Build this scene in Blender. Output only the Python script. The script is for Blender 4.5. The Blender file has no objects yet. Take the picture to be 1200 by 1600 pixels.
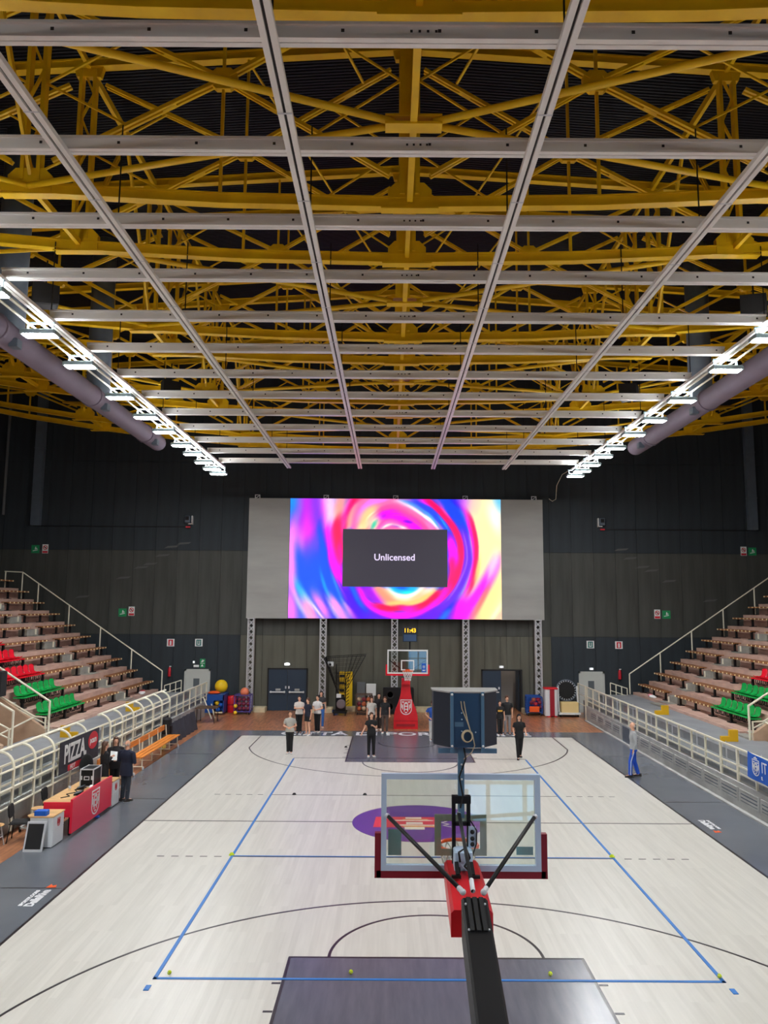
import bpy, math, random
import numpy as np
from mathutils import Vector, Matrix
COL = bpy.context.scene.collection
SC = bpy.context.scene
RND = random.Random(11)
PI = math.pi

# ------------------------------------------------------------------ camera
cam_d = bpy.data.cameras.new('camera')
cam = bpy.data.objects.new('camera', cam_d)
COL.objects.link(cam)
SC.camera = cam
PITCH, ROLL, FPX = 0.12266, 0.00637, 1203.9
fw = Vector((0, math.cos(PITCH), math.sin(PITCH)))
r0 = Vector((1, 0, 0))
u0 = r0.cross(fw)
rt = r0 * math.cos(ROLL) + u0 * math.sin(ROLL)
up = u0 * math.cos(ROLL) - r0 * math.sin(ROLL)
cam.matrix_world = Matrix(((rt.x, up.x, -fw.x, -0.822), (rt.y, up.y, -fw.y, -21.908), (rt.z, up.z, -fw.z, 5.831), (0, 0, 0, 1)))
cam_d.sensor_width = 36
cam_d.lens = FPX / 1600 * 36
cam_d.shift_x = -9.43 / 1600
cam_d.clip_start = 0.05
cam_d.clip_end = 300

# ------------------------------------------------------------------ world, exposure
w = bpy.data.worlds.new('world')
SC.world = w
w.use_nodes = True
w.node_tree.nodes['Background'].inputs[0].default_value = (0.5, 0.6, 0.75, 1)
w.node_tree.nodes['Background'].inputs[1].default_value = 0.05
vs = SC.view_settings
vs.view_transform = 'Standard'
vs.look = 'None'
vs.exposure = 0.0
vs.gamma = 1.0
vs.use_curve_mapping = False
LAMP = 290.0     # emission of the floodlight glass
SCREEN = 1.45    # emission of the video wall
DAY = 3.6        # daylight behind the glass entrance doors

# ------------------------------------------------------------------ helpers
def lin(c):
    c = c / 255.0
    return c / 12.92 if c <= 0.04045 else ((c + 0.055) / 1.055) ** 2.4

def rgb(c):
    return (lin(c[0]), lin(c[1]), lin(c[2]), 1.0)

class MB:
    """collects shapes of ONE mesh"""
    def __init__(s):
        s.v = []
        s.f = []
    def add(s, vs_, fs_):
        n = len(s.v)
        s.v += [tuple(p) for p in vs_]
        s.f += [tuple(i + n for i in f) for f in fs_]
        return s
    def box(s, x0, x1, y0, y1, z0, z1):
        return s.add([(x0, y0, z0), (x1, y0, z0), (x1, y1, z0), (x0, y1, z0), (x0, y0, z1), (x1, y0, z1), (x1, y1, z1), (x0, y1, z1)],
                     [(0, 3, 2, 1), (4, 5, 6, 7), (0, 1, 5, 4), (1, 2, 6, 5), (2, 3, 7, 6), (3, 0, 4, 7)])
    def cbox(s, x0, x1, y0, y1, z0, z1, b=0.02):
        """box with chamfered vertical edges and top rim"""
        o = [(x0 + b, y0), (x1 - b, y0), (x1, y0 + b), (x1, y1 - b), (x1 - b, y1), (x0 + b, y1), (x0, y1 - b), (x0, y0 + b)]
        cx, cy = (x0 + x1) / 2, (y0 + y1) / 2
        k = [(cx + (x - cx) * (1 - b / max(.01, (x1 - x0) / 2)), cy + (y - cy) * (1 - b / max(.01, (y1 - y0) / 2))) for x, y in o]
        vs_ = [(x, y, z0) for x, y in o] + [(x, y, z1 - b) for x, y in o] + [(x, y, z1) for x, y in k]
        fs_ = [tuple(range(7, -1, -1)), tuple(range(16, 24))]
        for L in (0, 8):
            for i in range(8):
                fs_.append((L + i, L + (i + 1) % 8, L + 8 + (i + 1) % 8, L + 8 + i))
        return s.add(vs_, fs_)
    def bar(s, p, q, w_, h_, upv=(0, 0, 1)):
        """rectangular bar, w_ across, h_ along upv"""
        p, q = Vector(p), Vector(q)
        d = (q - p).normalized()
        u = Vector(upv)
        if abs(d.dot(u)) > 0.99:
            u = Vector((0, 1, 0))
        a = d.cross(u).normalized()
        u = a.cross(d)
        a, u = a * w_ / 2, u * h_ / 2
        return s.add([p - a - u, p + a - u, p + a + u, p - a + u, q - a - u, q + a - u, q + a + u, q - a + u],
                     [(0, 1, 2, 3), (7, 6, 5, 4), (0, 4, 5, 1), (1, 5, 6, 2), (2, 6, 7, 3), (3, 7, 4, 0)])
    def rings(s, rs, closed=False, caps=True):
        n = len(rs[0])
        vs_ = [p for r in rs for p in r]
        fs_ = []
        m = len(rs)
        for j in range(m if closed else m - 1):
            for i in range(n):
                a, b = j * n + i, j * n + (i + 1) % n
                c, d = ((j + 1) % m) * n + (i + 1) % n, ((j + 1) % m) * n + i
                fs_.append((a, b, c, d))
        if caps and not closed:
            fs_.append(tuple(range(n - 1, -1, -1)))
            fs_.append(tuple(range((m - 1) * n, m * n)))
        return s.add(vs_, fs_)
    def tube(s, p, q, r, r2=None, n=8):
        p, q = Vector(p), Vector(q)
        d = (q - p).normalized()
        a = d.orthogonal().normalized()
        b = d.cross(a)
        r2 = r if r2 is None else r2
        return s.rings([[c + (a * math.cos(t * 2 * PI / n) + b * math.sin(t * 2 * PI / n)) * k for t in range(n)] for c, k in ((p, r), (q, r2))])
    def path(s, pts, r, n=6, closed=False):
        pts = [Vector(p) for p in pts]
        m = len(pts)
        rs = []
        a = None
        for i, p in enumerate(pts):
            if closed:
                d = pts[(i + 1) % m] - pts[i - 1]
            else:
                d = pts[min(i + 1, m - 1)] - pts[max(i - 1, 0)]
            d.normalize()
            a = d.orthogonal().normalized() if a is None else (a - d * a.dot(d)).normalized()
            b = d.cross(a)
            rs.append([p + (a * math.cos(t * 2 * PI / n) + b * math.sin(t * 2 * PI / n)) * r for t in range(n)])
        return s.rings(rs, closed=closed)
    def lathe(s, prof, n=16, c=(0, 0, 0)):
        return s.rings([[(c[0] + r * math.cos(t * 2 * PI / n), c[1] + r * math.sin(t * 2 * PI / n), c[2] + z) for t in range(n)] for r, z in prof])
    def ball(s, c, r, n=12, m=8):
        rx, ry, rz = (r, r, r) if not hasattr(r, '__len__') else r
        vs_ = [(c[0], c[1], c[2] - rz)]
        for j in range(1, m):
            a = -PI / 2 + PI * j / m
            for i in range(n):
                t = 2 * PI * i / n
                vs_.append((c[0] + rx * math.cos(a) * math.cos(t), c[1] + ry * math.cos(a) * math.sin(t), c[2] + rz * math.sin(a)))
        vs_.append((c[0], c[1], c[2] + rz))
        fs_ = [(0, 1 + (i + 1) % n, 1 + i) for i in range(n)]
        for j in range(m - 2):
            for i in range(n):
                a, b = 1 + j * n + i, 1 + j * n + (i + 1) % n
                fs_.append((a, b, b + n, a + n))
        t = len(vs_) - 1
        k = 1 + (m - 2) * n
        fs_ += [(k + i, k + (i + 1) % n, t) for i in range(n)]
        return s.add(vs_, fs_)
    def prism(s, pts, axis, a0, a1):
        """2D outline (ccw) pushed along an axis: 'x' takes (y,z), 'y' takes (x,z), 'z' takes (x,y)"""
        def P(p, a):
            return {'x': (a, p[0], p[1]), 'y': (p[0], a, p[1]), 'z': (p[0], p[1], a)}[axis]
        n = len(pts)
        vs_ = [P(p, a0) for p in pts] + [P(p, a1) for p in pts]
        fs_ = [tuple(range(n - 1, -1, -1)), tuple(range(n, 2 * n))] + [(i, (i + 1) % n, n + (i + 1) % n, n + i) for i in range(n)]
        if axis == 'y':
            fs_ = [tuple(reversed(f)) for f in fs_]
        return s.add(vs_, fs_)
    def ring2d(s, outer, inner, axis, a0, a1):
        """flat frame between two outlines with the same point count"""
        def P(p, a):
            return {'x': (a, p[0], p[1]), 'y': (p[0], a, p[1]), 'z': (p[0], p[1], a)}[axis]
        rs = [[P(p, a0) for p in outer], [P(p, a1) for p in outer], [P(p, a1) for p in inner], [P(p, a0) for p in inner]]
        return s.rings(rs, closed=True)
    def xf(s, m):
        s.v = [tuple(m @ Vector(p)) for p in s.v]
        return s
    def mesh(s, name):
        me = bpy.data.meshes.new(name)
        me.from_pydata(s.v, [], s.f)
        me.update()
        return me

ORG = {}

def put(name, data, mat=None, parent=None, smooth=False):
    if mat is not None and not data.materials:
        data.materials.append(mat)
    o = bpy.data.objects.new(name, data)
    COL.objects.link(o)
    if parent is not None:
        o.parent = parent
    if smooth:
        data.polygons.foreach_set('use_smooth', [True] * len(data.polygons))
    return o

def obj(name, mb, mat=None, parent=None, smooth=False):
    """one mesh object; a part is given in the local frame of its thing (or in world axes for a thing made with world=True)"""
    if parent is not None and parent.name in ORG:
        ox, oy, oz = ORG[parent.name]
        mb.v = [(x - ox, y - oy, z - oz) for x, y, z in mb.v]
    o = put(name, mb.mesh(name), mat, parent, smooth)
    if parent is not None and parent.name in ORG:
        ORG[o.name] = ORG[parent.name]
    return o

def tag(o, label=None, cat=None, group=None, kind=None):
    for k, v in (('label', label), ('category', cat), ('group', group), ('kind', kind)):
        if v:
            o[k] = v
    return o

def thing(name, label, cat, loc=(0, 0, 0), rz=0.0, group=None, world=False):
    o = bpy.data.objects.new(name, None)
    o.empty_display_size = 0.1
    COL.objects.link(o)
    o.location = loc
    o.rotation_euler = (0, 0, rz)
    if world:
        ORG[o.name] = tuple(loc)
    return tag(o, label, cat, group)

def copy_tree(o, parent=None):
    c = o.copy()
    COL.objects.link(c)
    if parent is not None:
        c.parent = parent
    for ch in list(o.children):
        copy_tree(ch, c)
    return c

def dup(o, loc, rz, label, group=None):
    c = copy_tree(o)
    c.location = loc
    c.rotation_euler = (0, 0, rz)
    c['label'] = label
    if group:
        c['group'] = group
    return c

def struct(name, mb, mat, smooth=False):
    return tag(obj(name, mb, mat, None, smooth), kind='structure')

def text(name, body, size, mat, parent, loc, rot, extrude=0.003, weight=0.0, sx=1.0, align='CENTER'):
    cu = bpy.data.curves.new(name, 'FONT')
    cu.body = body
    cu.size = size
    cu.align_x = align
    cu.align_y = 'CENTER'
    cu.extrude = extrude
    cu.offset = weight
    cu.resolution_u = 3
    cu.materials.append(mat)
    tmp = bpy.data.objects.new(name, cu)
    me = bpy.data.meshes.new_from_object(tmp)
    bpy.data.objects.remove(tmp)
    bpy.data.curves.remove(cu)
    o = bpy.data.objects.new(name, me)
    COL.objects.link(o)
    o.parent = parent
    if parent is not None and parent.name in ORG:
        loc = Vector(loc) - Vector(ORG[parent.name])
    o.location = loc
    o.rotation_euler = rot
    o.scale = (sx, 1, 1)
    return o

ORD = ['first', 'second', 'third', 'fourth', 'fifth', 'sixth', 'seventh', 'eighth', 'ninth', 'tenth', 'eleventh', 'twelfth', 'thirteenth', 'fourteenth', 'fifteenth', 'sixteenth', 'seventeenth', 'eighteenth', 'nineteenth', 'twentieth']

# ------------------------------------------------------------------ materials
def mat(name, c, rough=0.5, metal=0.0, spec=0.5, var=0.0, scale=(3, 3, 3), c2=None, objvar=0.0, bump=0.0, coat=0.0):
    m = bpy.data.materials.new(name)
    m.use_nodes = True
    nt = m.node_tree
    b = nt.nodes['Principled BSDF']
    b.inputs['Roughness'].default_value = rough
    b.inputs['Metallic'].default_value = metal
    b.inputs['Specular IOR Level'].default_value = spec
    b.inputs['Coat Weight'].default_value = coat
    b.inputs['Coat Roughness'].default_value = 0.15
    base = rgb(c)
    b.inputs['Base Color'].default_value = base
    if var or objvar:
        tc = nt.nodes.new('ShaderNodeTexCoord')
        mp = nt.nodes.new('ShaderNodeMapping')
        mp.inputs['Scale'].default_value = scale
        nz = nt.nodes.new('ShaderNodeTexNoise')
        nz.inputs['Scale'].default_value = 1.0
        nz.inputs['Detail'].default_value = 5.0
        nt.links.new(tc.outputs['Object'], mp.inputs['Vector'])
        nt.links.new(mp.outputs['Vector'], nz.inputs['Vector'])
        cr = nt.nodes.new('ShaderNodeValToRGB')
        d = c2 if c2 else tuple(max(0, x * (1 - var)) for x in c)
        e = c if c2 else tuple(min(255, x * (1 + var * 0.6)) for x in c)
        cr.color_ramp.elements[0].position = 0.3
        cr.color_ramp.elements[1].position = 0.7
        cr.color_ramp.elements[0].color = rgb(d)
        cr.color_ramp.elements[1].color = rgb(e)
        nt.links.new(nz.outputs['Fac'], cr.inputs['Fac'])
        out = cr.outputs['Color']
        if objvar:
            oi = nt.nodes.new('ShaderNodeObjectInfo')
            hs = nt.nodes.new('ShaderNodeHueSaturation')
            mr = nt.nodes.new('ShaderNodeMapRange')
            mr.inputs['To Min'].default_value = 1 - objvar
            mr.inputs['To Max'].default_value = 1 + objvar
            nt.links.new(oi.outputs['Random'], mr.inputs['Value'])
            nt.links.new(mr.outputs['Result'], hs.inputs['Value'])
            nt.links.new(out, hs.inputs['Color'])
            out = hs.outputs['Color']
        nt.links.new(out, b.inputs['Base Color'])
        if bump:
            bp = nt.nodes.new('ShaderNodeBump')
            bp.inputs['Strength'].default_value = bump
            bp.inputs['Distance'].default_value = 0.01
            nt.links.new(nz.outputs['Fac'], bp.inputs['Height'])
            nt.links.new(bp.outputs['Normal'], b.inputs['Normal'])
    return m

def emit(name, c, strength):
    m = bpy.data.materials.new(name)
    m.use_nodes = True
    nt = m.node_tree
    b = nt.nodes['Principled BSDF']
    b.inputs['Base Color'].default_value = (0.02, 0.02, 0.02, 1)
    b.inputs['Emission Color'].default_value = rgb(c)
    b.inputs['Emission Strength'].default_value = strength
    return m

def clear(name, tint, gloss, rough=0.02):
    m = bpy.data.materials.new(name)
    m.use_nodes = True
    nt = m.node_tree
    nt.nodes.remove(nt.nodes['Principled BSDF'])
    t = nt.nodes.new('ShaderNodeBsdfTransparent')
    t.inputs[0].default_value = rgb(tint)
    g = nt.nodes.new('ShaderNodeBsdfGlossy')
    g.inputs['Roughness'].default_value = rough
    fr = nt.nodes.new('ShaderNodeLayerWeight')
    fr.inputs['Blend'].default_value = 0.5
    pw = nt.nodes.new('ShaderNodeMath')
    pw.operation = 'POWER'
    pw.inputs[1].default_value = 4.0
    mu = nt.nodes.new('ShaderNodeMath')
    mu.operation = 'MULTIPLY_ADD'
    mu.inputs[1].default_value = 0.5 * gloss
    mu.inputs[2].default_value = 0.04 * gloss
    mx = nt.nodes.new('ShaderNodeMixShader')
    nt.links.new(fr.outputs['Facing'], pw.inputs[0])
    nt.links.new(pw.outputs[0], mu.inputs[0])
    nt.links.new(mu.outputs[0], mx.inputs[0])
    nt.links.new(t.outputs[0], mx.inputs[1])
    nt.links.new(g.outputs[0], mx.inputs[2])
    nt.links.new(mx.outputs[0], nt.nodes['Material Output'].inputs[0])
    return m

def wood_floor(name, dark, light, sx, sy, rough, seam):
    """planks along y: per-plank tone from a brick texture, grain from stretched noise"""
    m = bpy.data.materials.new(name)
    m.use_nodes = True
    nt = m.node_tree
    b = nt.nodes['Principled BSDF']
    b.inputs['Roughness'].default_value = rough
    b.inputs['Specular IOR Level'].default_value = 0.5
    tc = nt.nodes.new('ShaderNodeTexCoord')
    mp = nt.nodes.new('ShaderNodeMapping')
    mp.inputs['Rotation'].default_value = (0, 0, PI / 2)
    br = nt.nodes.new('ShaderNodeTexBrick')
    br.inputs['Scale'].default_value = 1.0
    br.inputs['Brick Width'].default_value = sy
    br.inputs['Row Height'].default_value = sx
    br.inputs['Mortar Size'].default_value = seam
    br.inputs['Color1'].default_value = (0, 0, 0, 1)
    br.inputs['Color2'].default_value = (1, 1, 1, 1)
    br.inputs['Mortar'].default_value = (0.15, 0.15, 0.15, 1)
    br.offset_frequency = 2
    m2 = nt.nodes.new('ShaderNodeMapping')
    m2.inputs['Scale'].default_value = (14, 0.7, 1)
    nz = nt.nodes.new('ShaderNodeTexNoise')
    nz.inputs['Scale'].default_value = 1.0
    nz.inputs['Detail'].default_value = 6
    ad = nt.nodes.new('ShaderNodeMix')
    ad.data_type = 'FLOAT'
    ad.inputs[0].default_value = 0.72
    cr = nt.nodes.new('ShaderNodeValToRGB')
    cr.color_ramp.elements[0].position = 0.15
    cr.color_ramp.elements[1].position = 0.85
    cr.color_ramp.elements[0].color = rgb(dark)
    cr.color_ramp.elements[1].color = rgb(light)
    L = nt.links.new
    L(tc.outputs['Object'], mp.inputs['Vector'])
    L(mp.outputs['Vector'], br.inputs['Vector'])
    L(tc.outputs['Object'], m2.inputs['Vector'])
    L(m2.outputs['Vector'], nz.inputs['Vector'])
    L(br.outputs['Color'], ad.inputs[2])
    L(nz.outputs['Fac'], ad.inputs[3])
    L(ad.outputs[0], cr.inputs['Fac'])
    L(cr.outputs['Color'], b.inputs['Base Color'])
    return m

M = {}
M['court'] = wood_floor('pale_court_planks', (192, 189, 179), (214, 211, 201), 0.12, 2.4, 0.36, 0.0)
M['parquet'] = wood_floor('brown_parquet', (92, 48, 30), (214, 148, 104), 0.09, 0.45, 0.28, 0.003)
M['runoff'] = mat('charcoal_court_paint', (102, 107, 114), 0.22, var=0.08, scale=(0.4, 0.4, 0.4))
M['lane'] = mat('lane_paint', (98, 99, 110), 0.24, var=0.08, scale=(8, 1, 1))
M['lineblack'] = mat('black_line_paint', (38, 32, 36), 0.3)
M['tape'] = mat('blue_tape', (28, 112, 190), 0.5)
M['whitepaint'] = mat('white_floor_lettering', (225, 226, 228), 0.35)
M['purple'] = mat('purple_floor_paint', (92, 62, 140), 0.3)
M['muralred'] = mat('red_floor_paint', (220, 62, 66), 0.3)
M['muralcream'] = mat('cream_floor_paint', (232, 222, 206), 0.3)
M['muralorange'] = mat('orange_floor_paint', (226, 164, 96), 0.3)
M['wall'] = mat('dark_wall_panels', (72, 74, 70), 0.7, var=0.16, scale=(2.2, 2.2, 0.22), objvar=0.05, spec=0.3)
M['wallolive'] = mat('olive_wall_panels', (92, 92, 82), 0.7, var=0.14, scale=(2.2, 2.2, 0.22), objvar=0.05, spec=0.3)
M['walldark'] = mat('blue_black_wall_panels', (50, 57, 62), 0.7, var=0.12, scale=(2.2, 2.2, 0.22), objvar=0.05, spec=0.3)
M['wallback'] = mat('dark_wall_backing', (30, 32, 33), 0.8)
M['wallside'] = mat('dark_side_wall', (104, 108, 110), 0.8, var=0.1, scale=(0.5, 0.5, 0.2))
M['deck'] = mat('dark_roof_deck', (24, 26, 34), 0.5, spec=0.4)
M['yellow'] = mat('yellow_steel_paint', (255, 200, 22), 0.42, var=0.08, scale=(1.5, 1.5, 1.5))
M['white'] = mat('white_steel_paint', (244, 243, 238), 0.35, var=0.04, scale=(1, 1, 1))
M['slot'] = mat('dark_slot', (45, 40, 38), 0.7)
M['cream'] = mat('cream_rail_paint', (232, 228, 206), 0.4)
M['concrete'] = mat('pink_concrete_tier', (192, 160, 144), 0.8, var=0.1, scale=(1.5, 1.5, 3), bump=0.1)
M['tread'] = mat('grey_tread', (150, 148, 138), 0.75, var=0.12, scale=(2, 2, 2))
M['platform'] = mat('grey_walkway_paint', (138, 141, 144), 0.6, var=0.08, scale=(1, 1, 1))
M['grey'] = mat('grey_wall_concrete', (172, 174, 170), 0.75, var=0.1, scale=(1.5, 1.5, 1.5))
M['beige'] = mat('beige_stair_wall', (196, 166, 138), 0.8, var=0.06)
M['benchwood'] = mat('brown_bench_wood', (150, 96, 54), 0.45, var=0.2, scale=(20, 1.5, 20))
M['stud'] = mat('brass_stud_caps', (255, 240, 190), 0.3)
M['black'] = mat('black_steel', (20, 20, 22), 0.5, spec=0.3)
M['rubber'] = mat('black_rubber', (18, 18, 19), 0.8)
M['red'] = mat('red_padding', (216, 28, 40), 0.4, var=0.05)
M['maroon'] = mat('maroon_pad_back', (132, 18, 38), 0.5)
M['redseat'] = mat('red_seat_plastic', (226, 22, 44), 0.25)
M['greenseat'] = mat('green_seat_plastic', (16, 160, 72), 0.25)
M['aluminium'] = mat('pale_aluminium', (190, 214, 236), 0.35)
M['steel'] = mat('galvanised_steel', (206, 208, 212), 0.4, metal=0.15)
M['navybox'] = mat('navy_display_back', (34, 72, 106), 0.45)
M['navydark'] = mat('dark_navy_side', (18, 34, 50), 0.5)
M['navyrib'] = mat('blue_grey_angle', (84, 122, 150), 0.4)
M['orange'] = mat('orange_rim_paint', (238, 92, 30), 0.35)
M['net'] = mat('white_net_cord', (225, 225, 222), 0.8)
M['glass'] = clear('backboard_glass', (238, 244, 240), 1.6)
M['plexi'] = clear('clear_barrier_pane', (246, 247, 247), 0.4, 0.06)
M['led_frame'] = mat('grey_screen_fabric', (158, 158, 154), 0.8, var=0.06, scale=(0.3, 1, 1.2), bump=0.1)
M['door_blue'] = mat('dark_blue_door', (34, 52, 70), 0.45)
M['door_grey'] = mat('pale_grey_door', (196, 200, 194), 0.5)
M['dark'] = mat('near_black', (14, 15, 18), 0.6)
M['redsign'] = mat('red_sign_print', (206, 36, 52), 0.5)
M['greensign'] = mat('green_sign_print', (20, 140, 84), 0.5)
M['tealsign'] = mat('teal_sign_print', (20, 110, 104), 0.5)
M['signwhite'] = mat('white_sign_print', (230, 232, 230), 0.5)
M['duct'] = mat('mauve_fabric_duct', (120, 108, 122), 0.75, var=0.1, scale=(1, 0.5, 1))
M['ductgrey'] = mat('grey_sheet_duct', (92, 104, 116), 0.5, var=0.05)
M['lamp'] = emit('floodlight_glass', (250, 252, 255), LAMP)
M['uplight_fill'] = emit('added_uplight_glow', (250, 252, 255), LAMP * 0.3)  # fill glow for the upward panels added to the floodlights
M['lampbody'] = mat('floodlight_housing', (150, 170, 176), 0.4, metal=0.4)
M['deskred'] = mat('red_desk_panel', (226, 30, 62), 0.35)
M['deskwood'] = mat('pale_wood_top', (222, 178, 122), 0.45, var=0.1, scale=(2, 14, 2))
M['cabwhite'] = mat('white_cabinet', (216, 220, 222), 0.4)
M['cloth'] = mat('charcoal_cover_cloth', (54, 54, 62), 0.9, var=0.1)
M['benchorange'] = mat('varnished_pine', (226, 138, 50), 0.4, var=0.12, scale=(20, 1.5, 20))
M['blueprint'] = mat('blue_banner_cloth', (14, 92, 196), 0.6)
M['yellowpad'] = mat('yellow_pad', (240, 200, 20), 0.5)
M['concretebase'] = mat('cream_concrete', (206, 192, 158), 0.8, var=0.08)
M['tennis'] = mat('tennis_felt', (196, 214, 30), 0.8)
M['blueplastic'] = mat('blue_plastic_crate', (24, 74, 150), 0.4)
M['violet'] = mat('violet_cage_tube', (84, 70, 150), 0.4)
M['ballmaroon'] = mat('maroon_ball_rubber', (128, 34, 52), 0.5)
M['ballorange'] = mat('orange_ball_leather', (200, 104, 60), 0.55)
M['ballyellow'] = mat('yellow_ball_rubber', (240, 200, 40), 0.45)
M['foam'] = mat('cream_foam', (226, 200, 140), 0.8)
M['brownwood'] = mat('brown_table_top', (92, 70, 52), 0.45, var=0.15, scale=(12, 2, 2))

# ================================================================== SETTING
AX = -0.45                       # axis of the hall roof and stands
XL, XR, YB, YF = -27.0, 26.1, 22.6, -25.5
fl = MB().box(XL, XR, YF, 24.5, -0.2, 0.0)
floor = struct('floor', fl, M['parquet'])

def paint(name, mb, m, label=None):
    o = obj(name, mb, m, floor)
    if label:
        o['label'] = label
    return o

def rect(x0, x1, y0, y1, z):
    return MB().box(x0, x1, y0, y1, 0.0005, z)

def arc(cx, cy, r, a0, a1, wd, z, n=48):
    mb = MB()
    rs = []
    for i in range(n + 1):
        a = a0 + (a1 - a0) * i / n
        c, s = math.cos(a), math.sin(a)
        rs.append([(cx + (r - wd / 2) * c, cy + (r - wd / 2) * s, 0.0005), (cx + (r + wd / 2) * c, cy + (r + wd / 2) * s, 0.0005),
                   (cx + (r + wd / 2) * c, cy + (r + wd / 2) * s, z), (cx + (r - wd / 2) * c, cy + (r - wd / 2) * s, z)])
    return mb.rings(rs)

paint('court_border', rect(-9.6, 9.36, -16.6, 15.5, 0.003), M['runoff'], 'charcoal painted run-off around the pale court')
paint('court_floor', rect(-7.5, 7.5, -14, 14, 0.005), M['court'], 'pale wooden court planks')
for sx in (-1, 1):
    paint('side_line', rect(sx * 7.5 - 0.03, sx * 7.5 + 0.03, -14, 14, 0.008), M['lineblack'])
for sy in (-1, 1):
    paint('lane', rect(-2.45, 2.45, *sorted((sy * 8.2, sy * 14.0)), 0.007), M['lane'], 'grey painted free-throw lane')
    lm = MB()
    for x in (-2.45, 2.45):
        lm.box(x - 0.025, x + 0.025, *sorted((sy * 8.2, sy * 14.0)), 0.0005, 0.009)
        for d in (2.35, 3.2, 4.05, 4.9):
            y = sy * (14 - d)
            s = 1 if x > 0 else -1
            lm.box(*sorted((x + s * 0.03, x + s * 0.17)), y - 0.025, y + 0.025, 0.0005, 0.009)
    lm.box(-2.47, 2.47, sy * 8.2 - 0.025, sy * 8.2 + 0.025, 0.0005, 0.0092)
    paint('lane_line', lm, M['lineblack'])
    a0 = PI if sy > 0 else 0
    paint('free_throw_arc', arc(0, sy * 8.2, 1.8, a0, a0 + PI, 0.05, 0.0095), M['lineblack'])
    hy = sy * 12.425
    da = math.asin(1.415 / 6.75)
    tp = arc(0, hy, 6.75, a0 + da, a0 + PI - da, 0.05, 0.0085, 72)
    for x in (-6.6, 6.6):
        tp.box(x - 0.025, x + 0.025, *sorted((sy * 11.01, sy * 14.0)), 0.0005, 0.0085)
    paint('three_point_line', tp, M['lineblack'])
    paint('no_charge_arc', arc(0, hy, 1.25, a0, a0 + PI, 0.05, 0.0098), M['lineblack'])
    vl = MB().box(-4.5, 4.5, sy * 3 - 0.02, sy * 3 + 0.02, 0.0005, 0.008)
    for s in (-1, 1):
        for k in range(5):
            x0 = 4.72 + k * 0.335
            vl.box(*sorted((s * x0, s * (x0 + 0.17))), sy * 3 - 0.02, sy * 3 + 0.02, 0.0005, 0.008)
    paint('attack_line', vl, M['lineblack'])
paint('centre_line', rect(-7.5, 7.5, -0.025, 0.025, 0.008), M['lineblack'])
paint('volley_line', rect(-4.5, 4.5, 8.88, 8.92, 0.0096), M['lineblack'])
# mural in the centre circle
disc = [(1.8 * math.cos(2 * PI * i / 64), 1.8 * math.sin(2 * PI * i / 64)) for i in range(64)]
paint('centre_disc', MB().prism(disc, 'z', 0.0005, 0.010), M['purple'], 'purple disc in the centre circle')
paint('mural_red', MB().prism([(-1.22, -0.52), (0.55, -0.52), (0.62, 0.5), (-1.16, 0.5)], 'z', 0.0005, 0.012), M['muralred'])
cr = MB()
for y0, y1, x0, x1 in ((0.32, 0.46, -0.34, 0.1), (0.1, 0.18, -0.75, 0.42), (-0.22, -0.02, -0.33, 0.12), (-0.36, -0.27, -0.62, 0.42), (-0.72, -0.5, -0.38, 0.15)):
    cr.box(x0, x1, y0, y1, 0.0005, 0.014)
zz = [(0.58, 0.4), (0.74, 0.3), (0.62, 0.2), (0.78, 0.08), (0.64, -0.06), (0.82, -0.2), (0.66, -0.32), (0.86, -0.46)]
for (a, b), (c, d) in zip(zz, zz[1:]):
    cr.prism([(a - 0.03, b), (c - 0.03, d), (c + 0.03, d), (a + 0.03, b)], 'z', 0.0005, 0.0145)
for x, y in ((0.95, 0.28), (1.0, -0.02), (1.04, -0.25)):
    cr.box(x, x + 0.12, y, y + 0.06, 0.0005, 0.014)
paint('mural_white', cr, M['muralcream'])
paint('mural_orange', MB().box(-0.42, 0.28, 0.22, 0.3, 0.0005, 0.013).box(-0.42, 0.42, -0.48, -0.38, 0.0005, 0.013), M['muralorange'])
# blue tape of the marked-out small court
for nm, r in (('tape_side', (-4.505, -4.445, -9.0, 8.75)), ('tape_side', (4.445, 4.505, -9.0, 8.75)), ('tape_end', (-4.5, 4.5, -9.0, -8.945)), ('tape_middle', (-4.5, 4.5, -2.985, -2.945)),
              ('tape_mark', (-4.54, -4.46, -9.36, -9.2)), ('tape_mark', (4.46, 4.54, -9.36, -9.2))):
    o = paint(nm, rect(*r, 0.0155), M['tape'])
sm = MB()
for y in (-5.1, 2.4, 9.6):
    sm.box(-9.6, -7.55, y - 0.02, y + 0.02, 0.0005, 0.006).box(7.55, 9.36, y - 0.02, y + 0.02, 0.0005, 0.006)
paint('border_seam', sm, M['lineblack'])
t = text('floor_lettering', 'CITTÀ DI PORDENONE', 1.2, M['whitepaint'], floor, (-0.05, 14.68, 0.006), (0, 0, 0), 0.003, 0.02, 0.92)
for sx, xx, yy, rz in ((-1, -7.82, -5.65, PI / 2), (1, 7.86, -0.05, -PI / 2)):
    text('floor_maker_name', 'DallaRiva', 0.235, M['whitepaint'], floor, (xx, yy, 0.006), (0, 0, rz), 0.002, 0.012)
    text('floor_maker_line', 'SPORTFLOORS', 0.1, M['whitepaint'], floor, (xx - sx * 0.0 + (-0.17 if sx < 0 else 0.17), yy, 0.006), (0, 0, rz), 0.002, 0.006, 1.25)
    fy = yy + (0.66 if sx < 0 else -0.66)
    paint('floor_maker_flame', MB().prism([(xx - 0.1, fy - 0.1), (xx + 0.1, fy - 0.06), (xx + 0.06, fy + 0.08), (xx, fy + 0.02), (xx - 0.06, fy + 0.12)], 'z', 0.0005, 0.008), M['orange'])

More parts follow.
